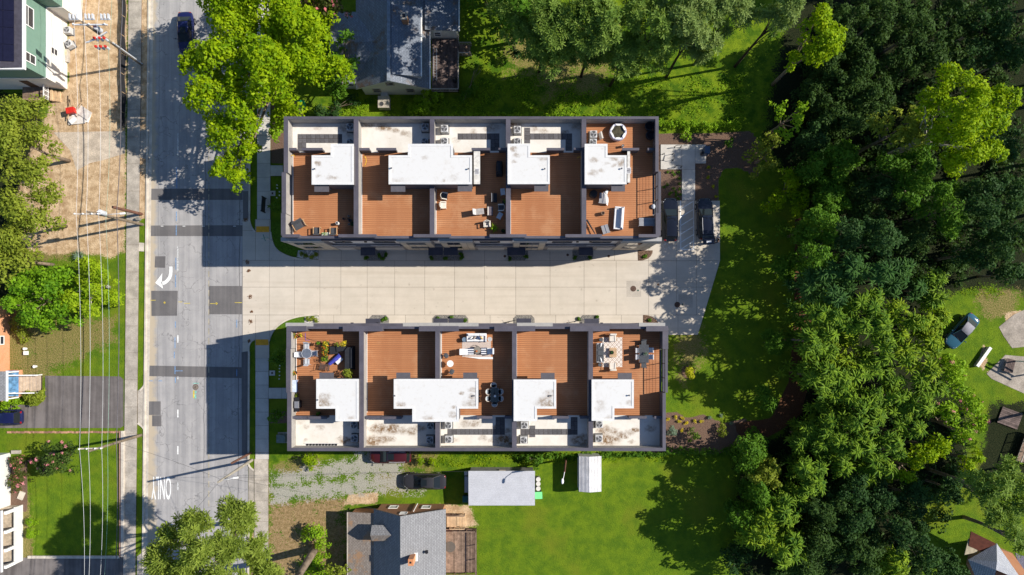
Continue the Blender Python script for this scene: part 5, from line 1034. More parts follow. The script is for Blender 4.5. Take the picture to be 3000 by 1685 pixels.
for k, (a, b) in enumerate(((1479,751),(1663,747),(1783,751))): manhole(['round drain cover in shade left of the third upper doorway bed','round drain cover in shade left of the fourth upper doorway bed','round drain cover in shade right of the fourth upper doorway bed'][k], a, b, .15, .06, 'drain covers before the upper row')
for k, (a, b) in enumerate(((1482,949),(1662,948),(1788,950))): manhole(['brown drain cover beside bicycle at third lower doorway','brown drain cover beside bicycle at fourth lower doorway','brown drain cover alone in front of the last lower house'][k], a, b, .14, .06, 'drain covers before the lower row', mat('rust_cap', (.25,.11,.06)))
# leaf piles on the driveway apron
def debris(px, py, r, seed):
    rnd = random.Random(seed); mb = MB()
    for k in range(60):
        a = rnd.random()*6.28; q = r*rnd.random()**.8; x, y = q*math.cos(a)*(1.5 if seed % 2 else .8), q*math.sin(a); s = .05+.05*rnd.random(); z = .01+.04*rnd.random(); th = rnd.random()*3
        mb.add([(x,y,z),(x+s*math.cos(th),y+s*math.sin(th),z+.02),(x+s*math.cos(th+1.3),y+s*math.sin(th+1.3),z)], [(0,1,2)])
    o = mb.build('leaf_litter', mat('dead_leaf', (.17,.075,.03), .9, .3, 5), None, False, (*W(px,py),.06)); o['kind'] = 'stuff'
for k, q in enumerate(((726,769,.28),(730,794,.14),(734,870,.26),(738,914,.12),(735,943,.28),(720,645,.2),(731,1000,.2))): debris(*q, k)
# survey dust lines on the pavement, meter boxes, cleanouts, signs
for k, (a, b) in enumerate(((799,567),(798,1093))):
    t = thing('meter_box', 'pale meter box set in shaded lawn beside %s walkway' % ['upper','lower'][k], 'meter box', (*W(a,b),.02)); MB().box(-.32,-.28,0,.32,.28,.06).build('box', M_WALK, t); MB().box(-.1,-.12,.06,.1,.12,.065).build('lid', M_IRON, t)
for k, (a, b) in enumerate(((813,543),(813,552),(820,563),(820,573),(812,580),(821,1071),(820,1080),(820,1089),(820,1100),(819,1110))):
    u = k < 5; t = thing('cleanout_pipe', 'white capped pipe in turf beside %s walkway, %s of five' % (['upper','lower'][not u], ['first','second','third','fourth','last'][k % 5]), 'pipe', (*W(a,b),0), 0, 'white pipes beside the %s walkway' % ['upper','lower'][not u]); MB().cyl(0,0,0,.16,.06,.06,10).build('pipe', M_TRIM, t); MB().cyl(0,0,.16,.19,.075,.07,10).build('cap', M_TRIM, t)
t = thing('transformer_box', 'grey green utility cabinet on pad by corner of lower row', 'utility box', (*W(826,1284,.5),0)); MB().box(-.6,-.6,0,.6,.6,.08).build('pad', M_OLDC, t); MB().box(-.48,-.45,.08,.45,.45,.95).build('cabinet', mat('cabinet_green', (.16,.20,.18), .6), t, bev=.03)
t = thing('street_sign', 'crossed street name sign on post by upper driveway corner', 'street sign', (*W(800,706),0)); MB().tube([(0,0,0),(0,0,2.7)], .035, 6).build('post', M_GALV, t); MB().ob(0,0,2.5,2.7,.75,.03,.2).ob(0,0,2.72,2.9,.75,.03,1.9).build('sign_blade', mat('sign_teal', (.10,.28,.25), .5), t)
t = thing('street_sign', 'single white edged road sign by lower driveway corner', 'street sign', (*W(790,991),0)); MB().tube([(0,0,0),(0,0,2.4)], .03, 6).build('post', M_GALV, t); MB().ob(.3,.02,1.7,2.3,.75,.03,.05).build('sign_plate', M_GALV, t)
t = thing('notice_board', 'black notice board beside sidewalk under small tree, upper row', 'sign', (*W(779,603),0), 1.5); MB().box(-.85,-.05,.3,.85,.05,1.3).build('panel', M_BLACK, t)
for x in (-.8,.8): MB().box(x-.05,-.06,0,x+.05,.06,1.4).build('post', M_BLACK, t)
t = thing('pole_stump', 'short round grey stump on the verge beside lamp pole', 'stump', (*W(409,643),0)); MB().cyl(0,0,0,.55,.2,.19,12).build('stump', mat('stump_grey', (.22,.21,.19), .9), t)
# cycle stands and grill on the pad
for k, (a, b, r) in enumerate(((1987,429,0),(1944,459,math.pi/2),(1972,459,math.pi/2),(1988,488,0))):
    t = thing('cycle_stand', ['bicycle hoop near the mulch edge of concrete pad','bicycle hoop nearest the townhouse wall','bicycle hoop in the middle of the concrete pad','bicycle hoop beside the planted bed'][k], 'bicycle stand', (*W(a,b,.4),.10), r, 'bicycle stands on the pad')
    MB().tube([(-.34,0,0),(-.34,0,.6),(-.25,0,.76),(-.1,0,.82),(.1,0,.82),(.25,0,.76),(.34,0,.6),(.34,0,0)], .03, 8).build('hoop', M_BLACK, t)
    for x in (-.34,.34): MB().cyl(x,0,0,.015,.08,.08,10).build('foot', M_BLACK, t)
t = thing('post_box', 'dark blue parcel cabinet at the east corner of concrete pad', 'cabinet', (*W(2067,444,.6),.1), 0); MB().box(-.3,-.4,0,.3,.4,1.3).build('cabinet', mat('cabinet_blue', (.05,.085,.15), .5), t, bev=.02); MB().box(-.5,-.4,.2,-.31,-.1,.9).build('reader', M_BLACK, t)

# bicycles by the lower doorways
def bicycle(lab, px, py, rot):
    t = thing('bicycle', lab, 'bicycle', (*W(px,py,.5),.085), rot, 'bicycles at the lower doorways')
    for x in (-.5,.5):
        mb = MB(); n = 16; mb.tube([(x+.33*math.cos(2*math.pi*k/n),0,.34+.33*math.sin(2*math.pi*k/n)) for k in range(n+1)], .022, 5); w = mb.build('wheel', M_TYRE, t)
        s = MB()
        for k in range(6): s.tube([(x,0,.34),(x+.32*math.cos(k*1.047),0,.34+.32*math.sin(k*1.047))], .004, 3)
        s.build('spokes', M_CHROME, w)
    MB().tube([(-.5,0,.34),(-.15,0,.34),(-.28,0,.8),(-.5,0,.34)], .018, 5).tube([(-.15,0,.34),(.38,0,.78),(-.26,0,.74)], .02, 5).tube([(.36,0,.9),(.5,0,.34)], .018, 5).build('frame', M_BLACK, t)
    MB().tube([(.3,-.3,.95),(.38,-.1,.95),(.38,.1,.95),(.3,.3,.95)], .015, 5).build('handlebar', M_BLACK, t); MB().ell(-.3,0,.86,.14,.07,.035,8,5).build('saddle', M_BLACK, t)
bicycle('dark bicycle leaning by third doorway of the lower row', 1497, 942, .25); bicycle('dark bicycle leaning by fourth doorway of the lower row', 1690, 941, .2)

# ------------------------------------------------------------------ roof deck furniture
def PD(px, py, h=.45): return (*W(px, py, ZD+h), ZD)
M_CHAR = mat('charcoal_fabric', (.075,.08,.09), .95, .12, 5); M_WHTF = mat('white_fabric', (.76,.75,.75), .9, .06, 4); M_CRM = mat('cream_fabric', (.66,.60,.53), .9, .08, 4); M_TEAK = mat('teak', (.50,.32,.17), .7, .15, 5); M_SAIL = mat('pale_sling', (.48,.50,.53), .8, .1, 5); M_GREYP = mat('grey_slat', (.30,.30,.32), .7, .1, 5, piece=.1); M_PLAST = mat('cream_plastic', (.74,.68,.58), .5, .05, 4); M_COVER = mat('black_cover', (.02,.022,.028), .75, .2, 3, bump=.5, bscale=6)
def legs(t, xs, ys, h, m, r=.03, name='leg'):
    for x in xs:
        for y in ys: MB().box(x-r,y-r,0,x+r,y+r,h).build(name, m, t)
def cushion(mb, x0, y0, z0, x1, y1, z1): return mb.box(x0, y0, z0, x1, y1, z1)
# local frames: a seat faces +Y, its back is at -Y
def timber_chair(lab, px, py, rot, w=.7, grp=None, name='armchair'):
    t = thing(name, lab, 'chair', PD(px,py), rot, grp); d = .72
    for x in (-w/2+.03, w/2-.03): MB().box(x-.035,-d/2,.55,x+.035,d/2,.6).build('armrest', M_TEAK, t); MB().box(x-.03,d/2-.07,0,x+.03,d/2-.01,.55).build('leg', M_TEAK, t); MB().box(x-.03,-d/2,0,x+.03,-d/2+.06,.55).build('leg', M_TEAK, t)
    n = max(4, int(w/.12)); 
    for k in range(n): x = -w/2+.08+(w-.16)*(k+.5)/n; MB().box(x-(w-.16)/n*.42,-d/2+.05,.36,x+(w-.16)/n*.42,d/2-.03,.42).build('seat_slat', M_CHAR, t)
    for k in range(n): x = -w/2+.08+(w-.16)*(k+.5)/n; q = (w-.16)/n*.42; MB().add([(x-q,-d/2+.08,.42),(x+q,-d/2+.08,.42),(x+q,-d/2-.12,.92),(x-q,-d/2-.12,.92),(x-q,-d/2+.13,.42),(x+q,-d/2+.13,.42),(x+q,-d/2-.06,.92),(x-q,-d/2-.06,.92)], [(0,1,2,3),(7,6,5,4),(3,2,6,7),(0,4,5,1),(1,5,6,2),(3,7,4,0)]).build('back_slat', M_CHAR, t)
    return t
timber_chair('wooden two seat bench with charcoal slats set at an angle, first upper deck', 877, 660, .52+math.pi, 1.25, None, 'loveseat')
timber_chair('wooden chair with charcoal slats left of the white planter', 928.5, 676, math.pi/2*0+0, .72, 'wooden chairs on the first upper deck'); timber_chair('wooden chair with charcoal slats right of the white planter', 977.5, 677, 0, .72, 'wooden chairs on the first upper deck')

# leaf clumps used by potted plants, shrubs and trees (see below)
def leaf_mesh(name, C, n_per, size, m, seed, up=.35, shell=(.55,1.05), aspect=.55, low=-.5, droop=0., squash=1.):
    """C: rows of x, y, z, r; many leaf-shaped faces spread through each clump"""
    rng = np.random.default_rng(seed); C = np.asarray(C, float); cnt = np.maximum(3, (n_per*C[:,3]**2).astype(int)); idx = np.repeat(np.arange(len(C)), cnt); n = len(idx)
    d = rng.normal(size=(n,3)); d /= np.linalg.norm(d, axis=1)[:,None]; d[:,2] = np.where(d[:,2] < low, -d[:,2], d[:,2])
    rad = C[idx,3]*(shell[0]+(shell[1]-shell[0])*rng.random(n)**.6)
    lump = 1+.18*np.sin(d[:,0]*5+idx*1.7)*np.sin(d[:,1]*5+idx*.9)
    P = C[idx,:3]+d*(rad*lump)[:,None]*np.array([1,1,squash])
    nr = d*.55+np.array([0,0,up])+rng.normal(size=(n,3))*.45; nr /= np.linalg.norm(nr, axis=1)[:,None]
    tg = rng.normal(size=(n,3))+np.c_[d[:,:2], np.full(n, -droop)]*.9; tg -= nr*(tg*nr).sum(1)[:,None]; tg /= np.linalg.norm(tg, axis=1)[:,None]; bt = np.cross(nr, tg)
    L = size*(.6+.8*rng.random(n))[:,None]; w = L*aspect
    V = np.stack([P-tg*L*.5, P+bt*w*.5-nr*L*.05, P+tg*L*.5-nr*L*.08, P-bt*w*.5-nr*L*.05], 1).reshape(-1,3)
    return quads(name, V, m)
def quads(name, V, m):
    n = len(V)//4; me = bpy.data.meshes.new(name); me.vertices.add(len(V)); me.loops.add(4*n); me.polygons.add(n)
    me.vertices.foreach_set('co', V.astype(np.float32).ravel()); me.loops.foreach_set('vertex_index', np.arange(4*n, dtype=np.int32)); me.polygons.foreach_set('loop_start', (np.arange(n)*4).astype(np.int32)); me.update(); me.materials.append(m); return me
def leafmat(name, c0, c1, trans=.3, c2=None, f2=.12):
    m = bpy.data.materials.new(name); m.use_nodes = True; t = NT(m); t.n.remove(t.n['Principled BSDF']); out = t.n['Material Output']
    g = t.new('ShaderNodeNewGeometry'); r = g.outputs['Random Per Island']; n = t.noise(g.outputs['Position'], .45, 3, .6)
    c = t.mix(t.math('ADD', t.math('MULTIPLY', r, .4), t.math('MULTIPLY', t.ramp(t.noise(g.outputs['Position'], .9, 3, .65), .36, .64), .6)), c0, c1)
    if c2: c = t.mix(t.math('GREATER_THAN', t.math('FRACT', t.math('MULTIPLY', r, 7.31)), 1-f2), c, c2)
    d = t.new('ShaderNodeBsdfPrincipled'); t.put(d.inputs['Base Color'], c); d.inputs['Roughness'].default_value = .6; d.inputs['Specular IOR Level'].default_value = .12
    tr = t.new('ShaderNodeBsdfTranslucent'); t.put(tr.inputs['Color'], t.mix(.5, c, (c1[0]*1.3, c1[1]*1.2, c1[2]*.5))); mx = t.new('ShaderNodeMixShader'); mx.inputs[0].default_value = trans
    t.t.links.new(d.outputs[0], mx.inputs[1]); t.t.links.new(tr.outputs[0], mx.inputs[2]); t.t.links.new(mx.outputs[0], out.inputs[0]); return m
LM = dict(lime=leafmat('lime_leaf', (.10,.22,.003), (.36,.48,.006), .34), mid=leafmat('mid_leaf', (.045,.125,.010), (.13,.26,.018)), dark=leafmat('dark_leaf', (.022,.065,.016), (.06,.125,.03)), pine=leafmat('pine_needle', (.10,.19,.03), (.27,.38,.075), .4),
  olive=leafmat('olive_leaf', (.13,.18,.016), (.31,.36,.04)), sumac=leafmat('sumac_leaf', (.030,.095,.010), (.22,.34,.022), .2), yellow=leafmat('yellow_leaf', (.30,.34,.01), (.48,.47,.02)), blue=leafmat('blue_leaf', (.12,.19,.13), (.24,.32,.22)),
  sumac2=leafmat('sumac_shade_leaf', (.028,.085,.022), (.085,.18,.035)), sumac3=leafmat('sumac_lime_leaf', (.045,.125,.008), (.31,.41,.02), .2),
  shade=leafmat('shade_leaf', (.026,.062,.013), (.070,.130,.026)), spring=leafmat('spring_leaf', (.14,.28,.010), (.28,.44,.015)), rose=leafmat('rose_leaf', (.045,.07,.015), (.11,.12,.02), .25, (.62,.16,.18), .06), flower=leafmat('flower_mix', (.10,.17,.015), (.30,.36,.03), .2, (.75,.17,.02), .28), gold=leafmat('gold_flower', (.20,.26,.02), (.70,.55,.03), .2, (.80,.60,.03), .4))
PINK = leafmat('pink_petal', (.66,.20,.24), (.75,.34,.36), .2)
def pot_plant(lab, px, py, m, r=.35, h=.5, pot=(.2,.3), pm=None, size=.13, cat='potted plant', name='potted_plant', base=None, seed=0, ground=False, sq=.8, grp=None):
    z0 = 0 if ground else ZD; x, y = W(px, py, z0+h); t = thing(name, lab, cat, (x, y, base if base is not None else z0), 0, grp)
    if pot: MB().cyl(0,0,0,pot[1],pot[0]*.8,pot[0],14).build('pot', pm or M_BLACK, t); MB().cyl(0,0,pot[1]-.03,pot[1]-.02,pot[0]*.9,pot[0]*.9,14).build('soil', M_DARKB, t)
    rnd = random.Random(seed+px); C = [(rnd.uniform(-.45,.45)*r, rnd.uniform(-.45,.45)*r, h+rnd.uniform(-.2,.2)*r, r*.62) for _ in range(7)]
    part('foliage', leaf_mesh('foliage', C, 260/(r/.35)**.5, size, m, int(px), squash=sq), t); return t

# first upper deck
t = thing('planter_box', 'white planter box with yellow green plants between wooden chairs', 'planter box', PD(953.7,685.6,.4)); MB().box(-.38,-.15,0,.38,.15,.42).build('box', M_TRIM, t); part('foliage', leaf_mesh('foliage', [(-.2,0,.5,.16),(0,0,.5,.17),(.18,0,.5,.14)], 900, .1, LM['spring'], 4), t)
t = thing('lantern', 'white round lantern at the edge of shade, first upper deck', 'lantern', PD(988,654,.4)); MB().cyl(0,0,0,.5,.17,.15,16).build('body', M_TRIM, t); MB().cyl(0,0,.5,.52,.11,.11,12).build('opening', M_BLACK, t)
for k, (a, b, r, m, l) in enumerate(((1006,640.5,.13,mat('clay_pot', (.22,.12,.08)),'small brown pot standing apart from the pot cluster'),(1020.5,632.5,.10,M_OLDC,'small grey pot at top of the pot cluster in shade'),(1019.5,641,.10,mat('clay_pot', (.22,.12,.08)),'small brown pot in the middle of the pot cluster'),(1025,645.5,.17,M_CHAR,'largest dark ringed pot of the cluster in shade'),(1022.5,657,.11,M_OLDC,'small pale pot at bottom of the pot cluster'))):
    t = thing('pot', l, 'pot', PD(a,b,.3), 0, 'pots on the first upper deck'); MB().ring(0,0,0,.3,r,r*.72,14).build('rim', m, t); MB().cyl(0,0,0,.24,r*.74,r*.74,14).build('soil', M_DARKB, t)
pot_plant('dark potted shrub against party wall near pot cluster', 1033, 655, LM['dark'], .3, .5)
M_HOSE = mat('yellow_hose', (.70,.42,.03), .5)
for k, (a, b, l) in enumerate(((856,460,'short orange hose end by west wall of first upper deck'),(1068.5,471,'orange hose loop on wall of second upper deck'),(1696,464,'orange hose hook on wall of fourth upper deck'))):
    x, y, z = PD(a,b,.5); mb = MB(); mb.tube([(-.15,.3,.5),(.05,.4,.7),(.15,.2,.6),(.15,-.1,.5),(.0,-.45,.4),(-.15,-.5,.3)] if k == 1 else [(-.2,0,.6),(.0,.1,.7),(.18,.18,.55),(.2,.05,.4)], .035, 6); tag(mb.build('hose', M_HOSE, None, False, (x,y,z)), l, 'hose')

# third upper deck
def tub_chair(lab, px, py, rot, pad=None, grp=None, m=M_PLAST):
    t = thing('garden_chair', lab, 'chair', PD(px,py), rot, grp)
    MB().box(-.28,-.25,.34,.28,.32,.38).build('seat', m, t)
    for k in range(7): a = math.pi*(1.18+.64*k/6); x, y = .33*math.cos(a), .30*math.sin(a)-.02; MB().ob(x,y,.38,.88-.03*abs(k-3),.13,.035,a+math.pi/2).build('back_slat', m, t)
    for x in (-.31,.31): MB().box(x-.05,-.25,.55,x+.05,.34,.59).build('armrest', m, t); MB().box(x-.03,.26,0,x+.03,.32,.55).build('leg', m, t); MB().box(x-.03,-.28,0,x+.03,-.22,.55).build('leg', m, t)
    if pad: MB().box(-.25,-.2,.385,.25,.3,.43).build('seat_pad', pad, t, bev=.02); MB().box(-.22,-.25,.43,.22,-.19,.8).build('back_pad', pad, t, bev=.02)
    return t
tub_chair('white slatted garden chair with dark pad by corner of third upper deck', 1301, 574, -1.75, M_CHAR, 'white garden chairs'); tub_chair('white slatted garden chair with cream seat below the dark padded one', 1297.7, 601, -1.57, M_CRM, 'white garden chairs'); tub_chair('white garden chair with grey pillow in sun, third upper deck', 1427, 655.5, .1+2.9+.2, M_CRM, 'white garden chairs'); tub_chair('white slatted garden chair in shade against the party wall', 1469, 608.5, 1.6, M_CHAR, 'white garden chairs')
t = thing('pillow', 'grey pillow resting on white garden chair in the sun', 'pillow', (*W(1430,654,ZD+.55),ZD+.43), -.3); MB().ell(0,0,.07,.1,.22,.07,12,6).build('cover', M_CHAR, t, True)
def counter(lab, px0, py0, px1, py1):
    x0, y1 = W(px0, py0, ZD+.95); x1, y0 = W(px1, py1, ZD+.95); t = thing('outdoor_kitchen', lab, 'counter', ((x0+x1)/2,(y0+y1)/2,ZD)); a, b = (x1-x0)/2, (y1-y0)/2
    MB().box(-a+.04,-b+.04,0,a-.04,b-.04,.9).build('cabinet', M_CHAR, t); MB().box(-a,-b,.9,a,b,.95).build('worktop', mat('marble', (.66,.64,.60), .35, .2, 2.5), t); s = MB().ring(0,-.25*b,.95,.957,.2,.15,4).box(-.22,-.25*b-.3,.951,.22,-.25*b+.3,.956).build('sink', M_CHROME, t); MB().box(-.17,-.25*b-.25,.956,.17,-.25*b+.25,.96).build('basin', M_GREYP, t); MB().tube([(-a+.1,-.25*b,.95),(-a+.1,-.25*b,1.2),(-a+.3,-.25*b,1.18)], .02, 6).build('tap', M_BLACK, t)
counter('marble topped kitchen counter along east side of the shared stair tower', 1388, 441, 1406.5, 539.5); counter('narrow marble topped counter along the last upper stair tower', 1829+9, 441, 1846, 535)
t = thing('covered_grill', 'barbecue under black cover on shaded third upper deck', 'grill', PD(1462.5,490,1.0)); MB().prism([(-.32,-.75),(.32,-.75),(.36,-.4),(.36,.4),(.3,.78),(-.3,.78),(-.36,.4),(-.36,-.4)],0,.95,[(-.24,-.62),(.24,-.62),(.26,-.3),(.26,.3),(.22,.66),(-.22,.66),(-.26,.3),(-.26,-.3)]).build('cover', M_COVER, t); MB().prism([(-.24,-.45),(.24,-.45),(.24,.45),(-.24,.45)],.95,1.14,[(-.12,-.35),(.12,-.35),(.12,.35),(-.12,.35)]).build('hood', M_COVER, t)
t = thing('recliner', 'beige sling recliner chair lying out in the sun, third upper deck', 'chair', PD(1404.7,619.7), 1.57+.12); MB().box(-.3,-.45,.4,.3,.35,.44).build('seat', mat('sling_grey', (.38,.35,.33), .8), t); MB().add([(-.3,.35,.42),(.3,.35,.42),(.3,.62,.95),(-.3,.62,.95),(-.3,.38,.42),(.3,.38,.42),(.3,.66,.95),(-.3,.66,.95)], [(3,2,1,0),(4,5,6,7),(2,3,7,6),(1,2,6,5),(3,0,4,7)]).build('backrest', mat('sling_light', (.50,.48,.46), .8), t); legs(t, (-.29,.29), (-.42,.35), .42, M_BLACK, .02)
t = thing('side_table', 'small black box shaped table in shade, third upper deck', 'table', PD(1448,579)); MB().box(-.27,-.42,.0,.27,.42,.55).build('body', M_COVER, t); MB().box(-.29,-.44,.55,-.24,.44,.58).build('rim', M_GREYP, t)
t = thing('bench', 'dark bench with pale stripe at the edge of deck shadow', 'bench', PD(1436,618)); MB().box(-.26,-.43,.36,.26,.43,.4).build('seat', mat('mauve_slat', (.14,.12,.14), .8), t); MB().box(-.26,-.43,.4,-.15,.43,.46).build('edge_slat', M_CRM, t); legs(t, (-.22,.22), (-.38,.38), .36, M_BLACK)
for a, b, r, l in ((1473,561.7,.1,'pale blue square side table near the upper party wall'),(1464,632,-.5,'pale blue square side table below the white shaded chair')): t = thing('side_table', l, 'table', PD(a,b), r, 'pale side tables'); MB().box(-.23,-.33,.42,.23,.33,.45).build('top', M_SAIL, t); legs(t, (-.2,.2), (-.3,.3), .42, M_SAIL)
def spiky(lab, px, py, m, n=16, L=.55, z=ZD, h=.45, pot=True, name='spiky_plant', seed=1, wd=.08):
    rnd = random.Random(seed+int(px)); t = thing(name, lab, 'plant', (*W(px,py,z+h),z)); mb = MB()
    for k in range(n):
        a = 6.283*k/n+rnd.uniform(-.2,.2); u = Vector((math.cos(a),math.sin(a),0)); w = Vector((-u.y,u.x,0))*wd/2; l = L*rnd.uniform(.7,1.1); e = rnd.uniform(.2,1.0); b0 = Vector((0,0,h*.8)); p1 = b0+u*l*.5+Vector((0,0,l*.45*e)); p2 = b0+u*l+Vector((0,0,l*.3*e-.1))
        mb.add([tuple(b0-w*.5),tuple(b0+w*.5),tuple(p1+w),tuple(p1-w),tuple(p2)], [(0,1,2,3),(3,2,4)])
    if pot: MB().cyl(0,0,0,h*.8,.16,.2,12).build('pot', M_BLACK, t)
    mb.build('foliage', m, t)
spiky('bright spiky palm in pot at corner of third upper deck', 1448, 668.5, LM['spring'], 16, .6); pot_plant('leafy potted plant behind the white chair against party wall', 1477, 591, LM['mid'], .28, .6); pot_plant('dark low pot plant in bottom corner of third upper deck', 1474, 676, LM['dark'], .2, .35)

# last upper deck: pool, sofa, tables
t = thing('inflatable_pool', 'round white rimmed inflatable pool on the rear deck', 'pool', PD(1811.6,385,.7)); MB().ring(0,0,0,.62,.86,.66,24).build('wall', mat('pool_vinyl', (.50,.50,.62), .5), t, True, bev=.04); MB().cyl(0,0,.03,.5,.67,.67,24).build('water', mat('pool_cover', (.075,.065,.035), .25, .5, 2, .6), t); tp = MB()
for k in range(6): a = k*1.047+.5; p = [(.84*math.cos(a-.42),.84*math.sin(a-.42)),(.84*math.cos(a+.42),.84*math.sin(a+.42)),(.62*math.cos(a+.3),.62*math.sin(a+.3)),(.58*math.cos(a),.58*math.sin(a)),(.62*math.cos(a-.3),.62*math.sin(a-.3))]; MB().prism(p,.622,.67).build('rim_pad', M_TRIM, t)
for a, b, s, l in ((1900.7,371.5,1,'dark round lounge chair in the shaded rear corner'),(1905,398,1.1,'dark round lounge chair below the one in the corner')): t = thing('lounge_chair', l, 'chair', PD(a,b), 0, 'dark lounge chairs on the rear deck'); MB().cyl(0,0,.28,.4,.36*s,.4*s,18).build('seat', M_COVER, t); MB().ring(0,.02,.4,.72,.42*s,.36*s,18).build('backrest', M_BLACK, t); legs(t, (-.2,.2), (-.2,.2), .28, M_BLACK, .02)
t = thing('wood_panel', 'pale wooden board leaning against a condenser on rear deck', 'board', PD(1759.6,397,.4), .25); MB().add([(-.12,-.35,0),(.02,-.35,0),(.2,-.35,.5),(.06,-.35,.5),(-.12,.35,0),(.02,.35,0),(.2,.35,.5),(.06,.35,.5)], [(0,3,2,1),(4,5,6,7),(0,1,5,4),(1,2,6,5),(2,3,7,6),(3,0,4,7)]).build('panel', M_CRM, t)
t = thing('lantern', 'small white lantern on the deck below the pool', 'lantern', PD(1825,427,.4)); MB().cyl(0,0,0,.45,.13,.12,12).build('body', M_TRIM, t); MB().ring(0,0,.45,.47,.13,.05,12).build('top', M_CHAR, t)
M_STR = mat('navy_stripe', (.06,.08,.14), .9)
def slat_lounger(lab, px, py, rot, w=.85, L=1.0):
    t = thing('slatted_chair', lab, 'chair', PD(px,py), rot, 'grey slatted chairs on the last upper deck')
    for k in range(9): x = -w/2+.05+(w-.1)*(k+.5)/9; MB().box(x-.037,-L/2,.42,x+.037,L/2,.46).build('slat', M_STR if k == 4 else M_GREYP, t)
    MB().box(-w/2,-L/2-.06,.38,w/2,-L/2,.5).build('frame', M_GREYP, t); legs(t, (-w/2+.06,w/2-.06), (-L/2+.06,L/2-.06), .4, M_GREYP)
slat_lounger('grey slatted chair with a white blanket over its side', 1767, 580, -.1); slat_lounger('grey slatted chair with navy stripe standing beside the dark panel', 1773.5, 671, .3, .8, .82)
tag(MB().add([(.0,.0,.47),(.2,.05,.49),(.32,-.3,.46),(.36,-.6,.2),(.30,-1.0,.1),(.1,-.9,.47),(-.2,.35,.5),(.1,.55,.5),(.3,.45,.48),(.0,.3,.62)], [(0,1,2,5),(2,3,4,5),(6,9,1,0),(9,7,8,1)]).build('blanket', M_TRIM, None, False, PD(1773,572)), 'white blanket draped over the grey slatted chair', 'blanket')
t = thing('covered_table', 'round dark covered table in the shade of last stair tower', 'table', PD(1739,568)); MB().cyl(0,0,0,.6,.42,.38,16).build('cover', M_COVER, t); MB().cyl(0,0,.6,.64,.34,.3,16).build('top', M_BLACK, t)
def sofa(lab, px, py, rot, w, d, m, arm=.12, base=None, name='sofa', backh=.78, n=3):
    t = thing(name, lab, 'sofa', PD(px,py,.5), rot); MB().box(-w/2,-d/2,.08,w/2,d/2,.28).build('base', base or m, t)
    for k in range(n): a = -w/2+arm+(w-2*arm)*k/n; b = -w/2+arm+(w-2*arm)*(k+1)/n; MB().box(a+.01,-d/2+.2,.28,b-.01,d/2,.44).build('seat_cushion', m, t, bev=.03); MB().box(a+.01,-d/2+.06,.44,b-.01,-d/2+.26,backh).build('back_cushion', m, t, bev=.04)
    MB().box(-w/2,-d/2,.28,w/2,-d/2+.07,backh-.06).build('backrest', base or m, t)
    for x in (-w/2,w/2-arm): MB().box(x,-d/2,.28,x+arm,d/2,.6).build('armrest', base or m, t)
    return t
sofa('white covered sofa facing west in the sun, last upper deck', 1813, 639, math.pi/2-.07+0, 2.25, .9, M_WHTF, n=1, backh=.85)
t = thing('stump_planter', 'tree stump planter with short round shadow, last upper deck', 'planter', PD(1766.5,624.5,.45)); MB().ring(0,0,0,.5,.19,.13,14).build('bark', mat('bark_pot', (.20,.13,.09), .9, .3, 8), t); MB().cyl(0,0,0,.44,.13,.13,12).build('soil', M_DARKB, t)
t = thing('folded_umbrella', 'dark folded umbrella lying against wall, last upper deck', 'umbrella', PD(1731,664,.3), -1.05); MB().tube([(-.8,0,.2),(.8,0,.32)], .1, 8, .05).build('canopy', M_COVER, t); MB().tube([(.8,0,.32),(1.05,0,.34)], .025, 6).build('pole', M_BLACK, t); MB().tube([(-.3,-.5,.05),(0,-.2,.1),(.1,-.3,.05)], .03, 5).build('base', M_BLACK, t)
t = thing('slatted_table', 'long grey slatted table beside east wall, last upper deck', 'table', PD(1896,650,.75))
for k in range(8): MB().box(-.8,-.4+k*.1,.7,.8,-.31+k*.1,.74).build('slat', M_GREYP, t)
legs(t, (-.74,.74), (-.34,.34), .7, M_GREYP, .04)
tag(MB().ell(0,0,.14,.22,.26,.14,12,6).build('bag', M_SAIL, None, True, PD(1914.5,605,.2)), 'crumpled pale bag on the deck by the side railing', 'bag')

# first lower deck
for a, b, l, s in ((865,985,'flower pot with orange blooms in the top left corner',.36),(860.5,1093,'flower pot with orange blooms beside the blue white table',.34)): pot_plant(l, a, b, LM['flower'], s, .6, (.22,.35), grp='flower pots on the first lower deck')
pot_plant('small pale flowering pot next to the corner flower pot', 880, 983, LM['gold'], .2, .4, (.14,.2))
t = thing('glass_table', 'octagonal glass table with four sling chairs around it', 'table', PD(898.4,1035.5,.7)); MB().cyl(0,0,.69,.71,.52,.52,8).build('table_top', mat('grey_glass', (.13,.15,.19), .1, .15, 3, .7), t); MB().ring(0,0,.685,.715,.54,.5,8).build('rim', M_SAIL, t); legs(t, (-.3,.3), (-.3,.3), .69, M_SAIL, .025)
for a, b, r, l in ((898,1014,math.pi,'sling chair above the octagonal glass table'),(877,1039,-math.pi/2,'sling chair left of the octagonal glass table'),(899,1060,0,'sling chair below the octagonal glass table'),(921.5,1035.5,math.pi/2,'sling chair right of the octagonal glass table')):
    t = thing('sling_chair', l, 'chair', PD(a,b,.5), r, 'sling chairs at the glass table'); MB().box(-.24,-.22,.4,.24,.3,.43).build('seat', M_SAIL, t); MB().add([(-.24,-.22,.42),(.24,-.22,.42),(.24,-.40,.95),(-.24,-.40,.95),(-.24,-.19,.42),(.24,-.19,.42),(.24,-.37,.95),(-.24,-.37,.95)], [(0,1,2,3),(7,6,5,4),(3,2,6,7),(1,5,6,2),(3,7,4,0)]).build('backrest', mat('light_sling', (.58,.60,.63), .8), t)
    for x in (-.27,.27): MB().tube([(x,.3,0),(x,.3,.6),(x,-.3,.62),(x,-.3,0)], .018, 5).build('arm_frame', M_SAIL, t)
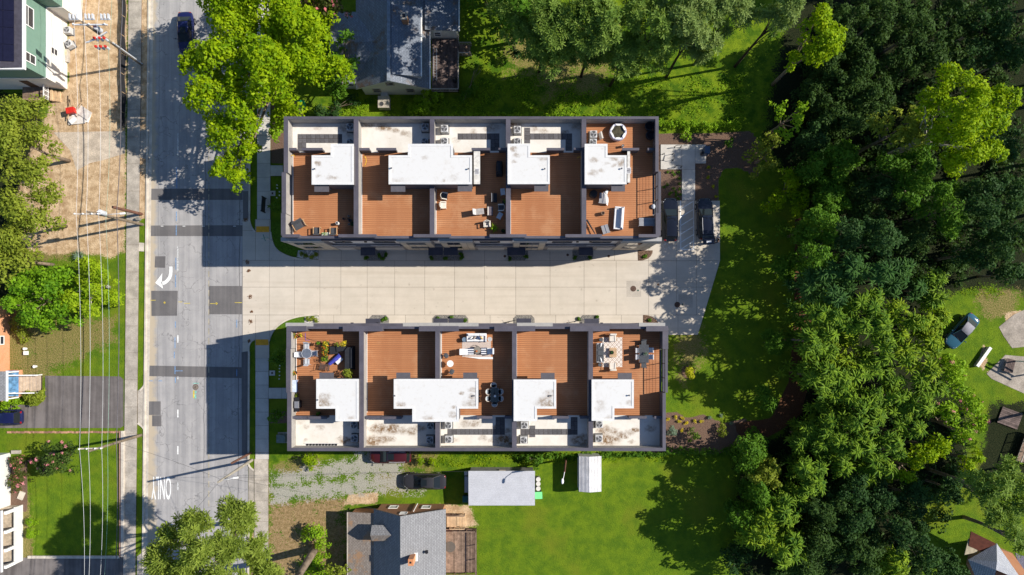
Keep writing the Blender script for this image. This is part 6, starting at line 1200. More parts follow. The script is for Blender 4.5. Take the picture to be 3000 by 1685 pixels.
t = thing('flower_planter', 'long planter of orange, white and green flowers, first lower deck', 'planter', PD(951,1030,.8), math.pi/2-.08); MB().box(-.95,-.22,0,.95,.22,.45).build('box', M_BLACK, t)
part('foliage', leaf_mesh('foliage', [(x,(i % 2-.5)*.2,.62,.26) for i, x in enumerate(np.linspace(-.35,.9,9))], 700, .12, LM['flower'], 8), t); part('foliage', leaf_mesh('foliage', [(-.75,.05,.62,.3),(-.85,-.1,.6,.25)], 800, .1, LM['spring'], 9), t); part('foliage', leaf_mesh('foliage', [(.85,.1,.75,.22),(.7,-.1,.75,.2)], 700, .12, LM['gold'], 10), t)
pot_plant('glossy dark leaved potted plant at the top of long flower planter', 932, 1005, LM['mid'], .24, .7, (.14,.3), size=.2)
t = thing('covered_sofa', 'low sofa under black cover beside flower planter', 'sofa', PD(976,1026,.5), .05); MB().prism([(-.42,-.45),(.42,-.42),(.40,.45),(-.40,.42)],0,.5,[(-.38,-.38),(.36,-.38),(.34,.36),(-.34,.36)]).build('cover', M_COVER, t)
t = thing('trough_planter', 'black trough planter holding golden flowers, first lower deck', 'planter', PD(999,1020,.7), .1); MB().prism([(-.38,-.22),(.38,-.22),(.38,.22),(-.38,.22)],0,.6,[(-.5,-.32),(.5,-.32),(.5,.3),(-.5,.3)]).build('box', M_COVER, t); part('foliage', leaf_mesh('foliage', [(.25,.45,.75,.3),(.42,.5,.75,.24),(.1,.35,.7,.22)], 700, .13, LM['gold'], 12), t); part('foliage', leaf_mesh('foliage', [(-.42,.42,.7,.22),(-.3,.35,.7,.2)], 600, .13, LM['olive'], 13), t)
t = thing('covered_sectional', 'long sectional seat under dark cover along the shaded wall', 'sofa', PD(1023,1050,.6)); MB().prism([(-.48,-1.15),(.48,-1.15),(.48,1.2),(-.2,1.2),(-.48,.9)],0,.75,[(-.40,-1.05),(.40,-1.05),(.40,1.1),(-.15,1.1),(-.40,.82)]).build('cover', M_COVER, t); MB().prism([(.15,-1.0),(.38,-1.0),(.38,1.05),(.15,1.05)],.75,.86,[(.2,-.95),(.34,-.95),(.34,1.0),(.2,1.0)]).build('back_ridge', M_COVER, t)
t = thing('sun_umbrella', 'folded blue and white umbrella lying beside the metal bench', 'umbrella', PD(980,1055,.4), .65); MB().tube([(-.75,0,.22),(.0,.02,.3),(.7,.05,.25)], .16, 8, .26).build('canopy', mat('blue_cloth', (.06,.07,.42), .9, .1, 3, bump=.5, bscale=5), t); MB().ob(.3,-.32,.05,.3,.75,.35,.1).ob(.45,-.1,.3,.36,.3,.4,.6).build('white_panel', M_WHTF, t); MB().tube([(-1.0,-.02,.2),(-.75,0,.22)], .03, 6).build('pole', M_GALV, t)
t = thing('metal_bench', 'brown slatted metal bench with long curved shadow', 'bench', PD(951,1075,.5), -.15)
for k in range(7): MB().box(-.42,-.30+k*.09,.42,.42,-.24+k*.09,.45).build('slat', mat('bronze_slat', (.12,.075,.06), .6), t)
for x in (-.45,.45): MB().tube([(x,.3,0),(x,.3,.42),(x,-.3,.45),(x,-.38,.9)], .025, 5).tube([(x,-.3,.45),(x,-.3,0)], .025, 5).tube([(x,.3,.42),(x,.28,.62),(x,-.3,.65)], .02, 5).build('frame', mat('bronze_frame', (.07,.045,.04), .6), t)
pot_plant('large round green bush in pot beside the stair tower', 1018, 1095, LM['olive'], .62, .9, (.3,.45), size=.17)
t = thing('table', 'pale blue white table against west wall, first lower deck', 'table', PD(858.5,1131.5,.85)); MB().box(-.3,-.6,.8,.3,.6,.85).build('top', mat('blue_white_top', (.55,.62,.74), .5), t); MB().box(.26,-.6,.3,.3,.6,.8).build('shelf', mat('blue_side', (.20,.28,.45), .5), t); legs(t, (-.26,.26), (-.55,.55), .8, M_SAIL)
pot_plant('small potted plant between the blue white table and grill', 867, 1159, LM['olive'], .25, .5, (.14,.25)); pot_plant('low green potted plant in the corner by stair tower', 932.5, 1211.5, LM['mid'], .27, .5, (.16,.25))
t = thing('gas_grill', 'black and silver gas grill on shaded side of first lower deck', 'grill', PD(868,1186,1.0)); MB().box(-.28,-.36,.1,.28,.36,.8).build('cart', M_BLACK, t); MB().prism([(-.3,-.36),(.3,-.36),(.3,.36),(-.3,.36)],.8,1.1,[(-.16,-.33),(.2,-.33),(.2,.33),(-.16,.33)]).build('lid', mat('grill_silver', (.38,.38,.40), .35, .1, metal=.6), t); MB().box(.2,-.3,.9,.36,.3,.95).build('handle_shelf', M_BLACK, t)
for y in (-.55,.55): MB().box(-.25,y-.17,.82,.25,y+.17,.87).build('side_shelf', M_BLACK, t)
for x in (-.2,.2): MB().tube([(x,-.3,.06),(x,-.25,.06)], .07, 10).build('wheel', M_TYRE, t)
t = thing('garden_hose', 'dark hose lying in an arc across first lower deck', 'hose', PD(875,976,.0)); a = [W(875,977,ZD),W(892,987,ZD),W(915,998,ZD),W(940,1000,ZD),W(963,996,ZD),W(983,1000,ZD)]; o = PD(875,976,0)
MB().tube([(p[0]-o[0],p[1]-o[1],.03) for p in smooth(a,2)], .018, 5).build('hose', M_CABLE, t)
tag(MB().box(*[0,0],.0,.04,.75,.02).box(0,0,0,.45,.04,.02).build('tape_frame', mat('violet_tape', (.14,.08,.45), .7), None, False, (*W(894,997.5,ZD),ZD)), 'violet corner strip lying on the boards, first lower deck', 'strip')

# third lower deck: sofa group, bistro set, dining set
def rug(lab, px, py, w, d, m, rot=0): x, y, z = PD(px,py,0); return tag(MB().box(-w/2,-d/2,0,w/2,d/2,.012).build('rug', m, None, False, (x,y,z+.002)), lab, 'rug')
rug('pale pink rug with a folded corner under white lounge chairs', 1396, 1023, 2.9, 1.55, mat('pink_rug', (.52,.43,.38), .95, .08, 8, fine=.2))
MBf = MB().add([(-1.4,-.0,.02),(1.4,-.0,.02),(1.42,-.22,.06),(.0,-.2,.07),(-.5,-.12,.06)], [(4,3,2,1,0)]); tag(MBf.build('rug_edge', M_WHTF, None, False, PD(1403,1046,.05)), 'white turned up edge of the pale pink rug', 'rug')
s = sofa('white sofa with patterned pillows facing the round coffee table', 1396.6, 988.5, math.pi, 1.98, .82, M_WHTF)
M_PIL = [mat('pillow_white', (.70,.68,.66), .95, .2, 9), mat('pillow_tan', (.36,.30,.25), .95), mat('pillow_blue', (.10,.13,.24), .95), mat('pillow_print', (.50,.34,.12), .95, .5, 9)]
for k, (a, b, r, m, l) in enumerate(((1380,991,.6,0,'striped white pillow at the left end of white sofa'),(1390,990,.7,1,'tan square pillow beside the striped one on white sofa'),(1404,989,-.6,2,'dark blue pillow right of the middle of white sofa'),(1410,990,-.7,3,'printed ochre pillow near the right end of white sofa'))): tag(MB().ell(0,0,.2,.24,.09,.2,10,6).tf(r).build('pillow', M_PIL[m], None, True, (*W(a,b,ZD+.6),ZD+.44)), l, 'pillow', 'pillows on the white sofa')
for a, b, l, m in ((1360.5,995,'round blue topped side table left of white sofa',mat('blue_top', (.18,.25,.33), .3)),(1435,994,'round pale side table right of white sofa',mat('pale_top', (.52,.49,.46), .5))): t = thing('side_table', l, 'table', PD(a,b,.5), 0, 'round tables beside the white sofa'); MB().cyl(0,0,.46,.5,.23,.23,18).build('top', m, t); MB().cyl(0,0,0,.46,.05,.05,8).build('stem', M_BLACK, t); MB().cyl(0,0,0,.02,.16,.16,14).build('foot', M_BLACK, t)
for a, b, r, l in ((1358.5,1031,-math.pi/2,'white lounge chair left of the round coffee table'),(1435,1029,math.pi/2,'white lounge chair right of the round coffee table')):
    t = thing('lounge_chair', l, 'chair', PD(a,b,.5), r, 'white lounge chairs on the pale rug'); MB().box(-.31,-.3,.3,.31,.4,.44).build('seat_cushion', M_WHTF, t, bev=.03); MB().box(-.31,-.42,.44,.31,-.26,.9).build('back_cushion', M_WHTF, t, bev=.04); legs(t, (-.3,.3), (-.35,.35), .3, M_TEAK, .025)
for a, b, l in ((1379,1029,'navy and white striped stool left of the coffee table'),(1418.5,1028,'navy and white striped stool right of the coffee table')):
    t = thing('striped_stool', l, 'stool', PD(a,b,.45), 0, 'striped stools by the coffee table')
    for k in range(6): MB().box(-.3,-.33+k*.11,.4,.3,-.23+k*.11,.44).build('stripe', M_STR if k % 2 else M_WHTF, t)
    legs(t, (-.27,.27), (-.28,.28), .4, M_BLACK, .02)
t = thing('coffee_table', 'round glass and metal coffee table on the pale rug', 'table', PD(1398,1026,.45)); MB().cyl(0,0,.4,.42,.36,.36,20).build('table_top', mat('taupe_glass', (.26,.23,.19), .25, .1), t); MB().ring(0,0,.36,.43,.40,.37,20).ring(-.2,.1,.1,.14,.42,.40,20).build('rim', M_BLACK, t); legs(t, (-.22,.22), (-.22,.22), .4, M_BLACK, .015); tag(MB().cyl(0,0,0,.12,.08,.1,12).build('candle', mat('amber', (.5,.16,.05), .4), None, False, (*W(1396.5,1029,ZD+.5),ZD+.425)), 'amber candle cup on the round coffee table', 'candle')
t = thing('bistro_table', 'round white bistro table near west party wall', 'table', PD(1319,1065.5,.7)); MB().cyl(0,0,.68,.71,.33,.33,24).build('top', M_TRIM, t); MB().cyl(0,0,0,.68,.03,.03,8).build('stem', M_BLACK, t); MB().cyl(0,0,0,.02,.2,.2,14).build('foot', M_BLACK, t)
for a, b, r, l in ((1307.5,1042.7,-2.4,'black shell chair above the white bistro table'),(1324,1088.5,-.5,'black shell chair below the white bistro table')): t = thing('shell_chair', l, 'chair', PD(a,b,.5), r, 'black chairs at the bistro table'); MB().ell(0,0,.46,.24,.24,.06,12,6).build('seat', M_CHAR, t); MB().prism([(-.22,-.18),(.22,-.18),(.16,-.26),(-.16,-.26)],.46,.82).build('backrest', M_CHAR, t); legs(t, (-.18,.18), (-.18,.18), .42, M_BLACK, .015)
def dining(lab, px, py, w, d, m, n, along='y', h=.74):
    t = thing('dining_table', lab, 'table', PD(px,py,h))
    for k in range(n): MB().box(-w/2+w*k/n+.006,-d/2,h-.04,-w/2+w*(k+1)/n-.006,d/2,h).build('slat', m, t)
    MB().box(-w/2+.05,-d/2+.05,h-.09,w/2-.05,d/2-.05,h-.042).build('apron', m, t); legs(t, (-w/2+.06,w/2-.06), (-d/2+.06,d/2-.06), h-.09, m, .035); return t
M_SLATE = mat('slate_slat', (.085,.10,.10), .7, .1, 5, piece=.12); dining('grey green slatted dining table with six pale chairs around it', 1449, 1157.7, .82, 1.45, M_SLATE, 7)
M_SEAT = mat('pale_blue_seat', (.46,.55,.63), .8, .06, 4); M_RIMC = mat('cream_rim', (.66,.58,.50), .6)
for a, b, r, l in ((1446,1128,math.pi+.25,'pale round backed chair at upper end of dining table'),(1430.5,1147.5,-math.pi/2,'pale round backed chair left of dining table, upper'),(1430.5,1167.5,-math.pi/2,'pale round backed chair left of dining table, lower'),(1467.5,1147.5,math.pi/2,'pale round backed chair right of dining table, upper'),(1467.5,1167.5,math.pi/2,'pale round backed chair right of dining table, lower'),(1449,1184,0,'pale round backed chair at lower end of dining table')):
    t = thing('dining_chair', l, 'chair', PD(a,b,.5), r, 'pale chairs at the slatted dining table'); MB().cyl(0,0,.42,.47,.25,.26,16).box(-.25,0,.42,.25,.3,.47).build('seat', M_SEAT, t); mb = MB()
    for k in range(9):
        a0 = math.pi*(1+k/8); mb.ob(.28*math.cos(a0),.28*math.sin(a0)+.02,.5,.82,.12,.04,a0+math.pi/2)
    mb.build('backrest', M_RIMC, t); legs(t, (-.2,.2), (-.16,.22), .42, M_RIMC, .018)
tag(MB().cyl(0,0,0,.2,.06,.09,10).build('vase', M_BLACK, None, False, (*W(1448.5,1153,ZD+.8),ZD+.74)), 'small black vase on the slatted dining table', 'vase'); tag(MB().cyl(0,0,0,.08,.08,.12,12).build('bowl', M_TRIM, None, False, (*W(1450,1160.5,ZD+.8),ZD+.74)), 'small white bowl on the slatted dining table', 'bowl')

# last lower deck: diamond rug, sofa group, charcoal dining set
def rug_mat():
    m, t, b = base_mat('diamond_rug', .95, .1); p = t.new('ShaderNodeTexCoord').outputs['Object']; s = t.new('ShaderNodeSeparateXYZ'); t.put(s.inputs[0], p)
    tri = lambda v, k: t.math('ABSOLUTE', t.math('SUBTRACT', t.math('FRACT', t.math('MULTIPLY', v, k)), .5))
    d = t.math('ADD', tri(s.outputs[0], 1/.44), tri(s.outputs[1], 1/.5)); a = t.math('ABSOLUTE', t.math('SUBTRACT', t.math('FRACT', t.math('MULTIPLY', d, 2.0)), .5))
    t.put(b.inputs['Base Color'], t.mix(t.ramp(a, .24, .27), (.74,.68,.62), t.mix(t.ramp(d, .25, .3), (.42,.30,.22), (.45,.36,.30)))); return m
rug('cream and tan diamond patterned rug on the last lower deck', 1794, 1032, 2.0, 3.0, rug_mat())
sofa('charcoal sofa with white pillows facing the diamond rug', 1758.6, 1033.7, -math.pi/2, 1.95, .75, M_CHAR, base=M_GREYP)
for a, b, r, l in ((1760,1011,-.2,'white pillow at the upper end of charcoal sofa'),(1760,1054,.3,'white pillow at the lower end of charcoal sofa')): tag(MB().ell(0,0,.18,.1,.25,.18,10,6).tf(r).build('pillow', M_WHTF, None, True, (*W(a,b,ZD+.6),ZD+.44)), l, 'pillow', 'pillows on the charcoal sofa')
for a, b, r, l in ((1795.5,989.5,math.pi,'cream cushioned armchair above the diamond rug'),(1795.5,1074,0,'cream cushioned armchair below the diamond rug')):
    t = thing('armchair', l, 'chair', PD(a,b,.5), r, 'cream armchairs on the last lower deck'); MB().box(-.32,-.25,.3,.32,.38,.45).build('seat_cushion', M_CRM, t, bev=.03); MB().box(-.32,-.42,.42,.32,-.24,.85).build('back_cushion', M_CRM, t, bev=.04)
    for x in (-.36,.36): MB().tube([(x,.36,0),(x,.36,.6),(x,-.42,.64),(x,-.42,0)], .025, 6).build('armrest', M_TEAK, t)
for a, b, l in ((1761,995.5,'small dark round side table at upper end of charcoal sofa'),(1758,1069,'small dark round side table at lower end of charcoal sofa')): t = thing('side_table', l, 'table', PD(a,b,.45), 0, 'dark side tables at the charcoal sofa'); MB().cyl(0,0,.42,.46,.19,.19,16).build('top', M_CHAR, t); MB().ring(0,0,.0,.42,.17,.15,16).build('drum', M_BLACK, t)
t = thing('coffee_table', 'low natural round coffee table in the middle of diamond rug', 'table', PD(1795,1033,.3)); MB().box(-.33,-.48,.26,.4,.48,.3).build('top', mat('rattan', (.48,.32,.19), .8), t, bev=.03); legs(t, (-.28,.34), (-.4,.4), .26, M_TEAK)
spiky('dark leafy vase plant on the low coffee table', 1793, 1033, LM['dark'], 9, .22, ZD+.3, .22, True, 'vase_plant', 2, .09)
dining('charcoal slatted dining table near east railing of last lower deck', 1886.8, 1036.4, .96, 1.8, M_CHAR, 8)
for a, b, r, m, l in ((1869,1027,-math.pi/2,M_WHTF,'white chair left of charcoal table, upper'),(1869,1046,-math.pi/2,M_WHTF,'white chair left of charcoal table, lower'),(1905,1026,math.pi/2,M_WHTF,'white chair right of charcoal table, upper'),(1905,1046,math.pi/2,M_WHTF,'white chair right of charcoal table, lower'),(1886.5,1003,math.pi,M_CHAR,'dark woven chair at upper end of charcoal table'),(1886.5,1069.5,0,M_CHAR,'dark woven chair at lower end of charcoal table')):
    t = thing('dining_chair', l, 'chair', PD(a,b,.5), r, 'chairs at the charcoal dining table'); MB().box(-.25,-.22,.43,.25,.24,.47).build('seat', m, t); MB().box(-.25,-.27,.47,.25,-.21,.88).build('backrest', m, t); legs(t, (-.22,.22), (-.2,.2), .43, M_TRIM if m == M_WHTF else M_BLACK, .02)
pot_plant('leafy green centrepiece plant on charcoal dining table', 1888, 1035, LM['blue'], .22, .22, (.1,.15), base=ZD+.74, size=.12)
# solar panels and wall fans leaning by the first lower rear parapet
t = thing('rack', 'row of dark slotted rails lying by the rear parapet', 'rack', PD(942,1303,.1))
for k in range(10): MB().add([(-1.6+k*.32,-.1,.0),(-1.36+k*.32,-.1,.0),(-1.28+k*.32,.1,.12),(-1.52+k*.32,.1,.12)], [(0,1,2,3)]).build('slot', M_BLACK, t)
MB().box(-1.8,-.14,0,1.7,-.1,.04).box(-1.7,.1,.1,1.8,.14,.14).build('rail', M_GALV, t)

# ------------------------------------------------------------------ trees and shrubs
M_BARK = mat('bark', (.22,.165,.12), .95, .3, 2, space='w', fine=.3, bump=.6, bscale=12); M_PALEB = mat('pale_bark', (.40,.36,.31), .9, .2, 2, space='w')
def tmpl_frond(nf=10, L=.76, w=.17, seed=0):
    """a rosette of drooping feathery fronds, axis +Z"""
    rnd = random.Random(seed); V = []
    for f in range(nf):
        a = 6.283*f/nf+rnd.uniform(-.25,.25); el = rnd.uniform(.2,.9); u = Vector((math.cos(a),math.sin(a),0)); s = Vector((-u.y,u.x,0)); l = L*rnd.uniform(.75,1.15)
        pt = lambda k: u*l*k+Vector((0,0,l*(el*k-.8*k*k)))
        K = (0,.3,.65,1.0); ww = (.25,1,.95,.25)
        for i in range(3):
            for q in (-1,1):
                dz = Vector((0,0,-.05)); V += [tuple(pt(K[i])), tuple(pt(K[i])+s*q*w*.5*ww[i]+dz), tuple(pt(K[i+1])+s*q*w*.5*ww[i+1]+dz), tuple(pt(K[i+1]))]
    return np.array(V)
def tmpl_tuft(n=9, L=.46, w=.10, seed=0):
    rng = np.random.default_rng(seed); V = []
    for k in range(n):
        a = 6.283*k/n+rng.uniform(-.3,.3); e = rng.uniform(-.1,.95); d = np.array([math.cos(a)*math.cos(e), math.sin(a)*math.cos(e), math.sin(e)]); s = np.array([-math.sin(a), math.cos(a), 0])*w/2; l = L*rng.uniform(.7,1.15)
        V += [-s*.4, s*.4, d*l+s, d*l-s]
    return np.array(V)
def scatter(name, T, P, N, sc, m, seed):
    """copies of template quads T at points P with axis N"""
    rng = np.random.default_rng(seed); n = len(P); a = rng.random(n)*6.283; N = N/np.linalg.norm(N, axis=1)[:,None]
    t = np.cross(N, np.tile([0.,1,.13], (n,1))); t /= np.linalg.norm(t, axis=1)[:,None]; b = np.cross(N, t)
    X = t*np.cos(a)[:,None]+b*np.sin(a)[:,None]; Y = np.cross(N, X)
    V = (T[None,:,0,None]*X[:,None]+T[None,:,1,None]*Y[:,None]+T[None,:,2,None]*N[:,None])*np.asarray(sc)[:,None,None]+P[:,None]
    return quads(name, V.reshape(-1,3), m)
FROND = tmpl_frond(); TUFT = tmpl_tuft()
def clumps(discs, rng, rc=(1.0,1.6), dens=1.0, depth=.45):
    """leaf clumps filling dome-shaped discs (px, py, r_px, height of the top)"""
    C = []
    for (a, b, rp, ht) in discs:
        x, y = W(a, b, ht*.9); Rm = rp/S*(1-ht*.9/H); lo, hi = rc; lo = min(lo, Rm*.5); hi = min(hi, Rm*.62)
        n = max(5, int(dens*2.0*(Rm/((lo+hi)/2))**2)); ph = rng.random(3)*6.28
        for k in range(n):
            an = rng.random()*6.283; ro = Rm*math.sqrt((k+.5)/n)*(1+.16*math.sin(3*an+ph[0])+.10*math.sin(5*an+ph[1])); r = rng.uniform(lo, hi)*(1.08-.35*ro/Rm)
            z = ht-r*.7-min(Rm*.95, ht*depth)*(ro/Rm)**2.2*rng.uniform(.75,1.1)-rng.random()**2.2*min(Rm*.8, ht*.35)
            C.append((x+(ro-r*.45)*math.cos(an) if ro > r*.45 else x, y+(ro-r*.45)*math.sin(an) if ro > r*.45 else y, max(z, r*.6), r))
    return np.array(C)
NT_ = [0]
def tree(lab, discs, kind='mid', style='leaf', base=None, name='tree', rc=None, n_per=105, size=.40, trunk=.22, group=None, dens=1.0, cat='tree', bark=None, limbs=7, depth=.45, extra=None, aspect=.55):
    NT_[0] += 1; seed = 100+NT_[0]; rng = np.random.default_rng(seed); C = clumps(discs, rng, rc or (1.0,1.6), dens, depth); m = LM[kind] if isinstance(kind, str) else kind
    c0 = C[:,:2].mean(0); B = W(*base) if base else tuple(c0); ht = max(d[3] for d in discs)
    t = thing(name, lab, cat, (B[0], B[1], 0), 0, group, world=True); o = np.array([B[0], B[1], 0])
    if trunk:
        top = Vector((c0[0], c0[1], ht*.62)); b0 = Vector((B[0], B[1], -.15)); mid = b0.lerp(top, .5)+Vector((rng.uniform(-.2,.2), rng.uniform(-.2,.2), 0))
        tk = MB().tube([b0, b0.lerp(mid,.5), mid, mid.lerp(top,.5), top], trunk, 9, trunk*.5).build('trunk', bark or M_BARK, t, True)
        for k in rng.choice(len(C), min(limbs, len(C)), replace=False):
            p = Vector(C[k,:3]); s = mid.lerp(top, rng.uniform(.0,.9)); q = s.lerp(p,.5)+Vector((0,0,.25)); MB().tube([s, s.lerp(q,.5)+Vector((0,0,.1)), q, q.lerp(p,.6)+Vector((rng.uniform(-.3,.3),rng.uniform(-.3,.3),.1)), p], trunk*.38, 6, .025).build('limb', bark or M_BARK, tk, True)
    Cl = C.copy(); Cl[:,:3] -= o
    if style == 'leaf': me = leaf_mesh('crown', Cl, n_per, size, m, seed, aspect=aspect)
    else:
        k = 2.0 if style == 'frond' else 30; cnt = np.maximum(2, (k*Cl[:,3]**2*(n_per/105)).astype(int)); ix = np.repeat(np.arange(len(Cl)), cnt); n = len(ix); d = rng.normal(size=(n,3)); d[:,2] = np.abs(d[:,2])*.9+.05; d /= np.linalg.norm(d, axis=1)[:,None]
        P = Cl[ix,:3]+d*(Cl[ix,3]*rng.uniform(.55,1.05,n))[:,None]; me = scatter('crown', FROND if style == 'frond' else TUFT, P, d+np.array([0,0,.7 if style == 'frond' else .35])+rng.normal(size=(n,3))*.2, rng.uniform(.75,1.2,n)*size/.40, m, seed)
    part('crown', me, t)
    if extra: # blossom
        ii = rng.choice(len(Cl), min(extra, len(Cl)), replace=False); F = Cl[ii].copy(); dd = rng.normal(size=(len(F),3)); dd[:,2] = np.abs(dd[:,2]); dd /= np.linalg.norm(dd, axis=1)[:,None]; F[:,:3] += dd*F[:,3:4]*.95; F[:,3] = rng.uniform(.14,.24,len(F)); part('blossom', leaf_mesh('blossom', F, 900, .13, PINK, seed), t)
    return t
# --- along the street and in the left gardens
tree('huge bright yellow green street tree leaning over the road', [(700,30,140,13),(860,70,125,12.5),(625,150,105,12),(760,180,125,13.5),(905,185,95,11),(600,255,82,11),(690,300,95,11.5),(800,270,70,10.5),(640,365,66,10),(715,365,45,9),(556,185,42,10.5),(770,-50,140,13),(640,-40,100,12),(668,465,55,8),(690,520,36,7.5),(722,445,34,8),(640,500,28,7.6)], 'lime', base=(880,330), trunk=.5, n_per=185, size=.36, limbs=16)
tree('dark green tree between the big street tree and white house', [(985,180,52,7),(1008,110,32,6.5),(965,240,45,6),(1000,260,25,5)], 'mid', size=.36)
tree('dark reddish flowering tree at top beside white house roof', [(950,-5,55,8),(985,25,28,7),(915,-30,50,8)], 'rose', extra=14)
tree('olive green tree at left edge above the sandy dirt', [(45,320,80,9),(15,410,85,10),(108,395,52,8.5),(55,500,80,9.5),(130,470,28,7.5)], 'olive', n_per=190, size=.30)
tree('olive green tree at left edge below its taller neighbour', [(40,600,85,9.5),(115,575,42,8),(95,655,50,8),(0,700,80,9)], 'olive', n_per=190, size=.30)
tree('greyish green tree at left edge above the glossy bright tree', [(5,775,70,7.5),(60,745,40,7)], 'olive', size=.34)
tree('glossy bright green tree beside the orange brick house', [(45,835,62,5.5),(130,850,72,6),(85,915,66,5),(165,905,50,5),(20,890,50,5)], leafmat('glossy_leaf', (.06,.17,.008), (.25,.44,.018), .35), n_per=170, size=.36)
tree('lime green tree under the wires beside the sidewalk', [(255,840,62,4.8),(235,785,45,4.8),(300,815,30,4.2),(200,870,48,4.8),(255,895,40,4.2),(275,800,40,5)], leafmat('fresh_lime', (.20,.34,.010), (.40,.52,.02), .4), n_per=330, size=.26, bark=M_PALEB)
tree('pink flowering crape myrtle on the mown lawn', [(140,1345,58,3.6),(110,1375,34,3.2),(175,1335,36,3.2)], leafmat('myrtle_leaf', (.03,.06,.012), (.08,.13,.02), .2), n_per=230, size=.26, rc=(.5,.8), extra=26, name='crape_myrtle', trunk=.1)
tree('red flowered shrub between white house corner and crape myrtle', [(48,1375,30,1.6),(35,1355,22,1.4)], 'rose', n_per=420, size=.2, rc=(.3,.5), extra=8, name='shrub', cat='shrub', trunk=.04)
tree('round rose shrub below the red flowered one', [(38,1420,32,1.5)], 'rose', n_per=420, size=.2, rc=(.3,.5), extra=5, name='shrub', cat='shrub', trunk=.04)
for b, l in ((1531,'clipped round bush by porch, upper of two'),(1567,'clipped round bush by porch, lower of two')): tree(l, [(83,b,17,1.1)], 'spring', n_per=900, size=.12, dens=2, rc=(.3,.4), name='bush', cat='bush', trunk=.04, group='clipped bushes by the porch')
tree('mixed green shrubs at the end of wooden ramp', [(96,1172,26,1.3),(75,1168,22,1.2),(108,1158,16,1.2)], 'olive', n_per=420, size=.2, rc=(.3,.5), name='shrub', cat='shrub', trunk=.04); tree('bright shrub beside grey porch roof and navy car', [(14,1184,32,1.2),(40,1180,22,1.1)], 'spring', n_per=420, size=.2, rc=(.3,.5), name='shrub', cat='shrub', trunk=.04)
tree('low shrub in leaf litter beside the orange brick wall', [(60,980,28,1.1),(45,950,26,1.1)], 'olive', n_per=300, size=.2, rc=(.3,.5), name='shrub', cat='shrub', trunk=.04)
spiky('blue green yucca on the bare bank under the wires', 232, 752, LM['blue'], 46, 1.0, 0, .5, False, 'yucca', 3, .07)
tree('tall street pine reaching over the road, bottom left', [(500,1565,40,15.9),(570,1550,55,17.1),(690,1522,58,15.2),(722,1505,34,14.6),(660,1595,56,17.1),(590,1620,60,18.3),(480,1640,62,15.9),(540,1680,60,16.5),(645,1680,66,17.1),(750,1615,44,13.4),(758,1585,26,12.8),(790,1675,48,12.8),(520,1730,70,16.5),(640,1750,80,17.1)], leafmat('young_pine', (.15,.22,.03), (.34,.42,.07), .45), 'tuft', base=(726,1520), name='pine_tree', trunk=.28, n_per=185, limbs=14, rc=(.8,1.3))
t_ = tree('big pine with a bare thick trunk by bottom edge', [(800,1775,60,17),(850,1760,50,16),(760,1800,60,16)], 'pine', 'tuft', base=(925,1603), name='pine_tree', trunk=.48, limbs=8)
tree('leafy vine bush around the foot of thick pine trunk', [(918,1566,34,2.4),(935,1600,24,2),(890,1575,20,1.4)], 'spring', n_per=260, size=.24, rc=(.4,.7), name='shrub', cat='shrub', trunk=.05); tree('low lime groundcover shrub below the pine trunk', [(930,1650,40,1.2),(900,1680,40,1.2),(960,1690,30,1.0)], 'spring', n_per=260, size=.22, rc=(.35,.6), name='shrub', cat='shrub', trunk=.04)
tree('grey green bush beside the brick house, bottom edge', [(1000,1675,28,5),(970,1700,40,5.5)], 'olive', size=.3)
# --- new planting along the townhouses
for a, b, r, h, l in ((808,602,28,4,'young tree by black notice board, upper row'),(812,1045,31,4.6,'young tree by lower driveway corner and orange plate'),(806,1225,26,3.6,'young tree in brown mulch, lower row street side')): tree(l, [(a,b,r,h)], 'mid', n_per=240, size=.26, rc=(.4,.7), trunk=.06, group='young trees on the street side')
tree('bright green shrub at northwest corner of upper row', [(803,385,25,2.6),(812,365,15,2.4)], 'spring', n_per=300, size=.26, rc=(.4,.7), name='shrub', cat='shrub', trunk=.05); tree('yellow brown bush at the foot of the big street tree', [(842,318,26,2.6),(830,345,16,2)], 'olive', n_per=300, size=.24, rc=(.4,.7), name='bush', cat='bush', trunk=.05)
tree('bright yellow green young tree in mulch ring on the lawn', [(2023,1096,22,3.2)], 'yellow', n_per=420, size=.22, rc=(.4,.6), trunk=.05); flat('mulch_ring', [(2016+20*math.cos(k*.52),1090+20*math.sin(k*.52)) for k in range(12)], M_MULCH, .03)
tree('round yellow green bush on grass south of lower row', [(900,1356,31,1.8)], 'lime', n_per=520, size=.18, rc=(.4,.6), name='bush', cat='bush', trunk=.05)
for a, l in ((1232,'clipped block shrub nearer the maroon car'),(1267,'clipped block shrub farther from the maroon car')): tree(l, [(a,1352,17,1.3)], 'lime', n_per=650, size=.16, rc=(.3,.45), name='bush', cat='bush', trunk=.04, group='clipped shrubs south of lower row')
tree('small shaded bush below the white gable wall', [(1240,305,42,1.8),(1275,285,24,1.6),(1210,310,22,1.4),(1245,270,18,1.8)], 'spring', n_per=260, size=.24, rc=(.4,.7), name='bush', cat='bush', trunk=.04); tree('low dark shrubs behind the green bin', [(930,325,28,1.4),(980,320,30,1.2),(1030,290,22,1.5)], 'dark', n_per=260, size=.24, rc=(.4,.7), name='shrub', cat='shrub', trunk=.04)
tree('dark shrub in the shaded yard right of white house', [(1515,150,22,2.2),(1505,120,14,2)], 'dark', n_per=260, size=.26, rc=(.4,.7), name='shrub', cat='shrub', trunk=.04); tree('weedy green shrubs beside the wooden deck stairs', [(1378,260,26,1.4),(1395,190,16,1.2),(1360,285,20,1.3)], 'mid', n_per=260, size=.24, rc=(.4,.7), name='shrub', cat='shrub', trunk=.04)
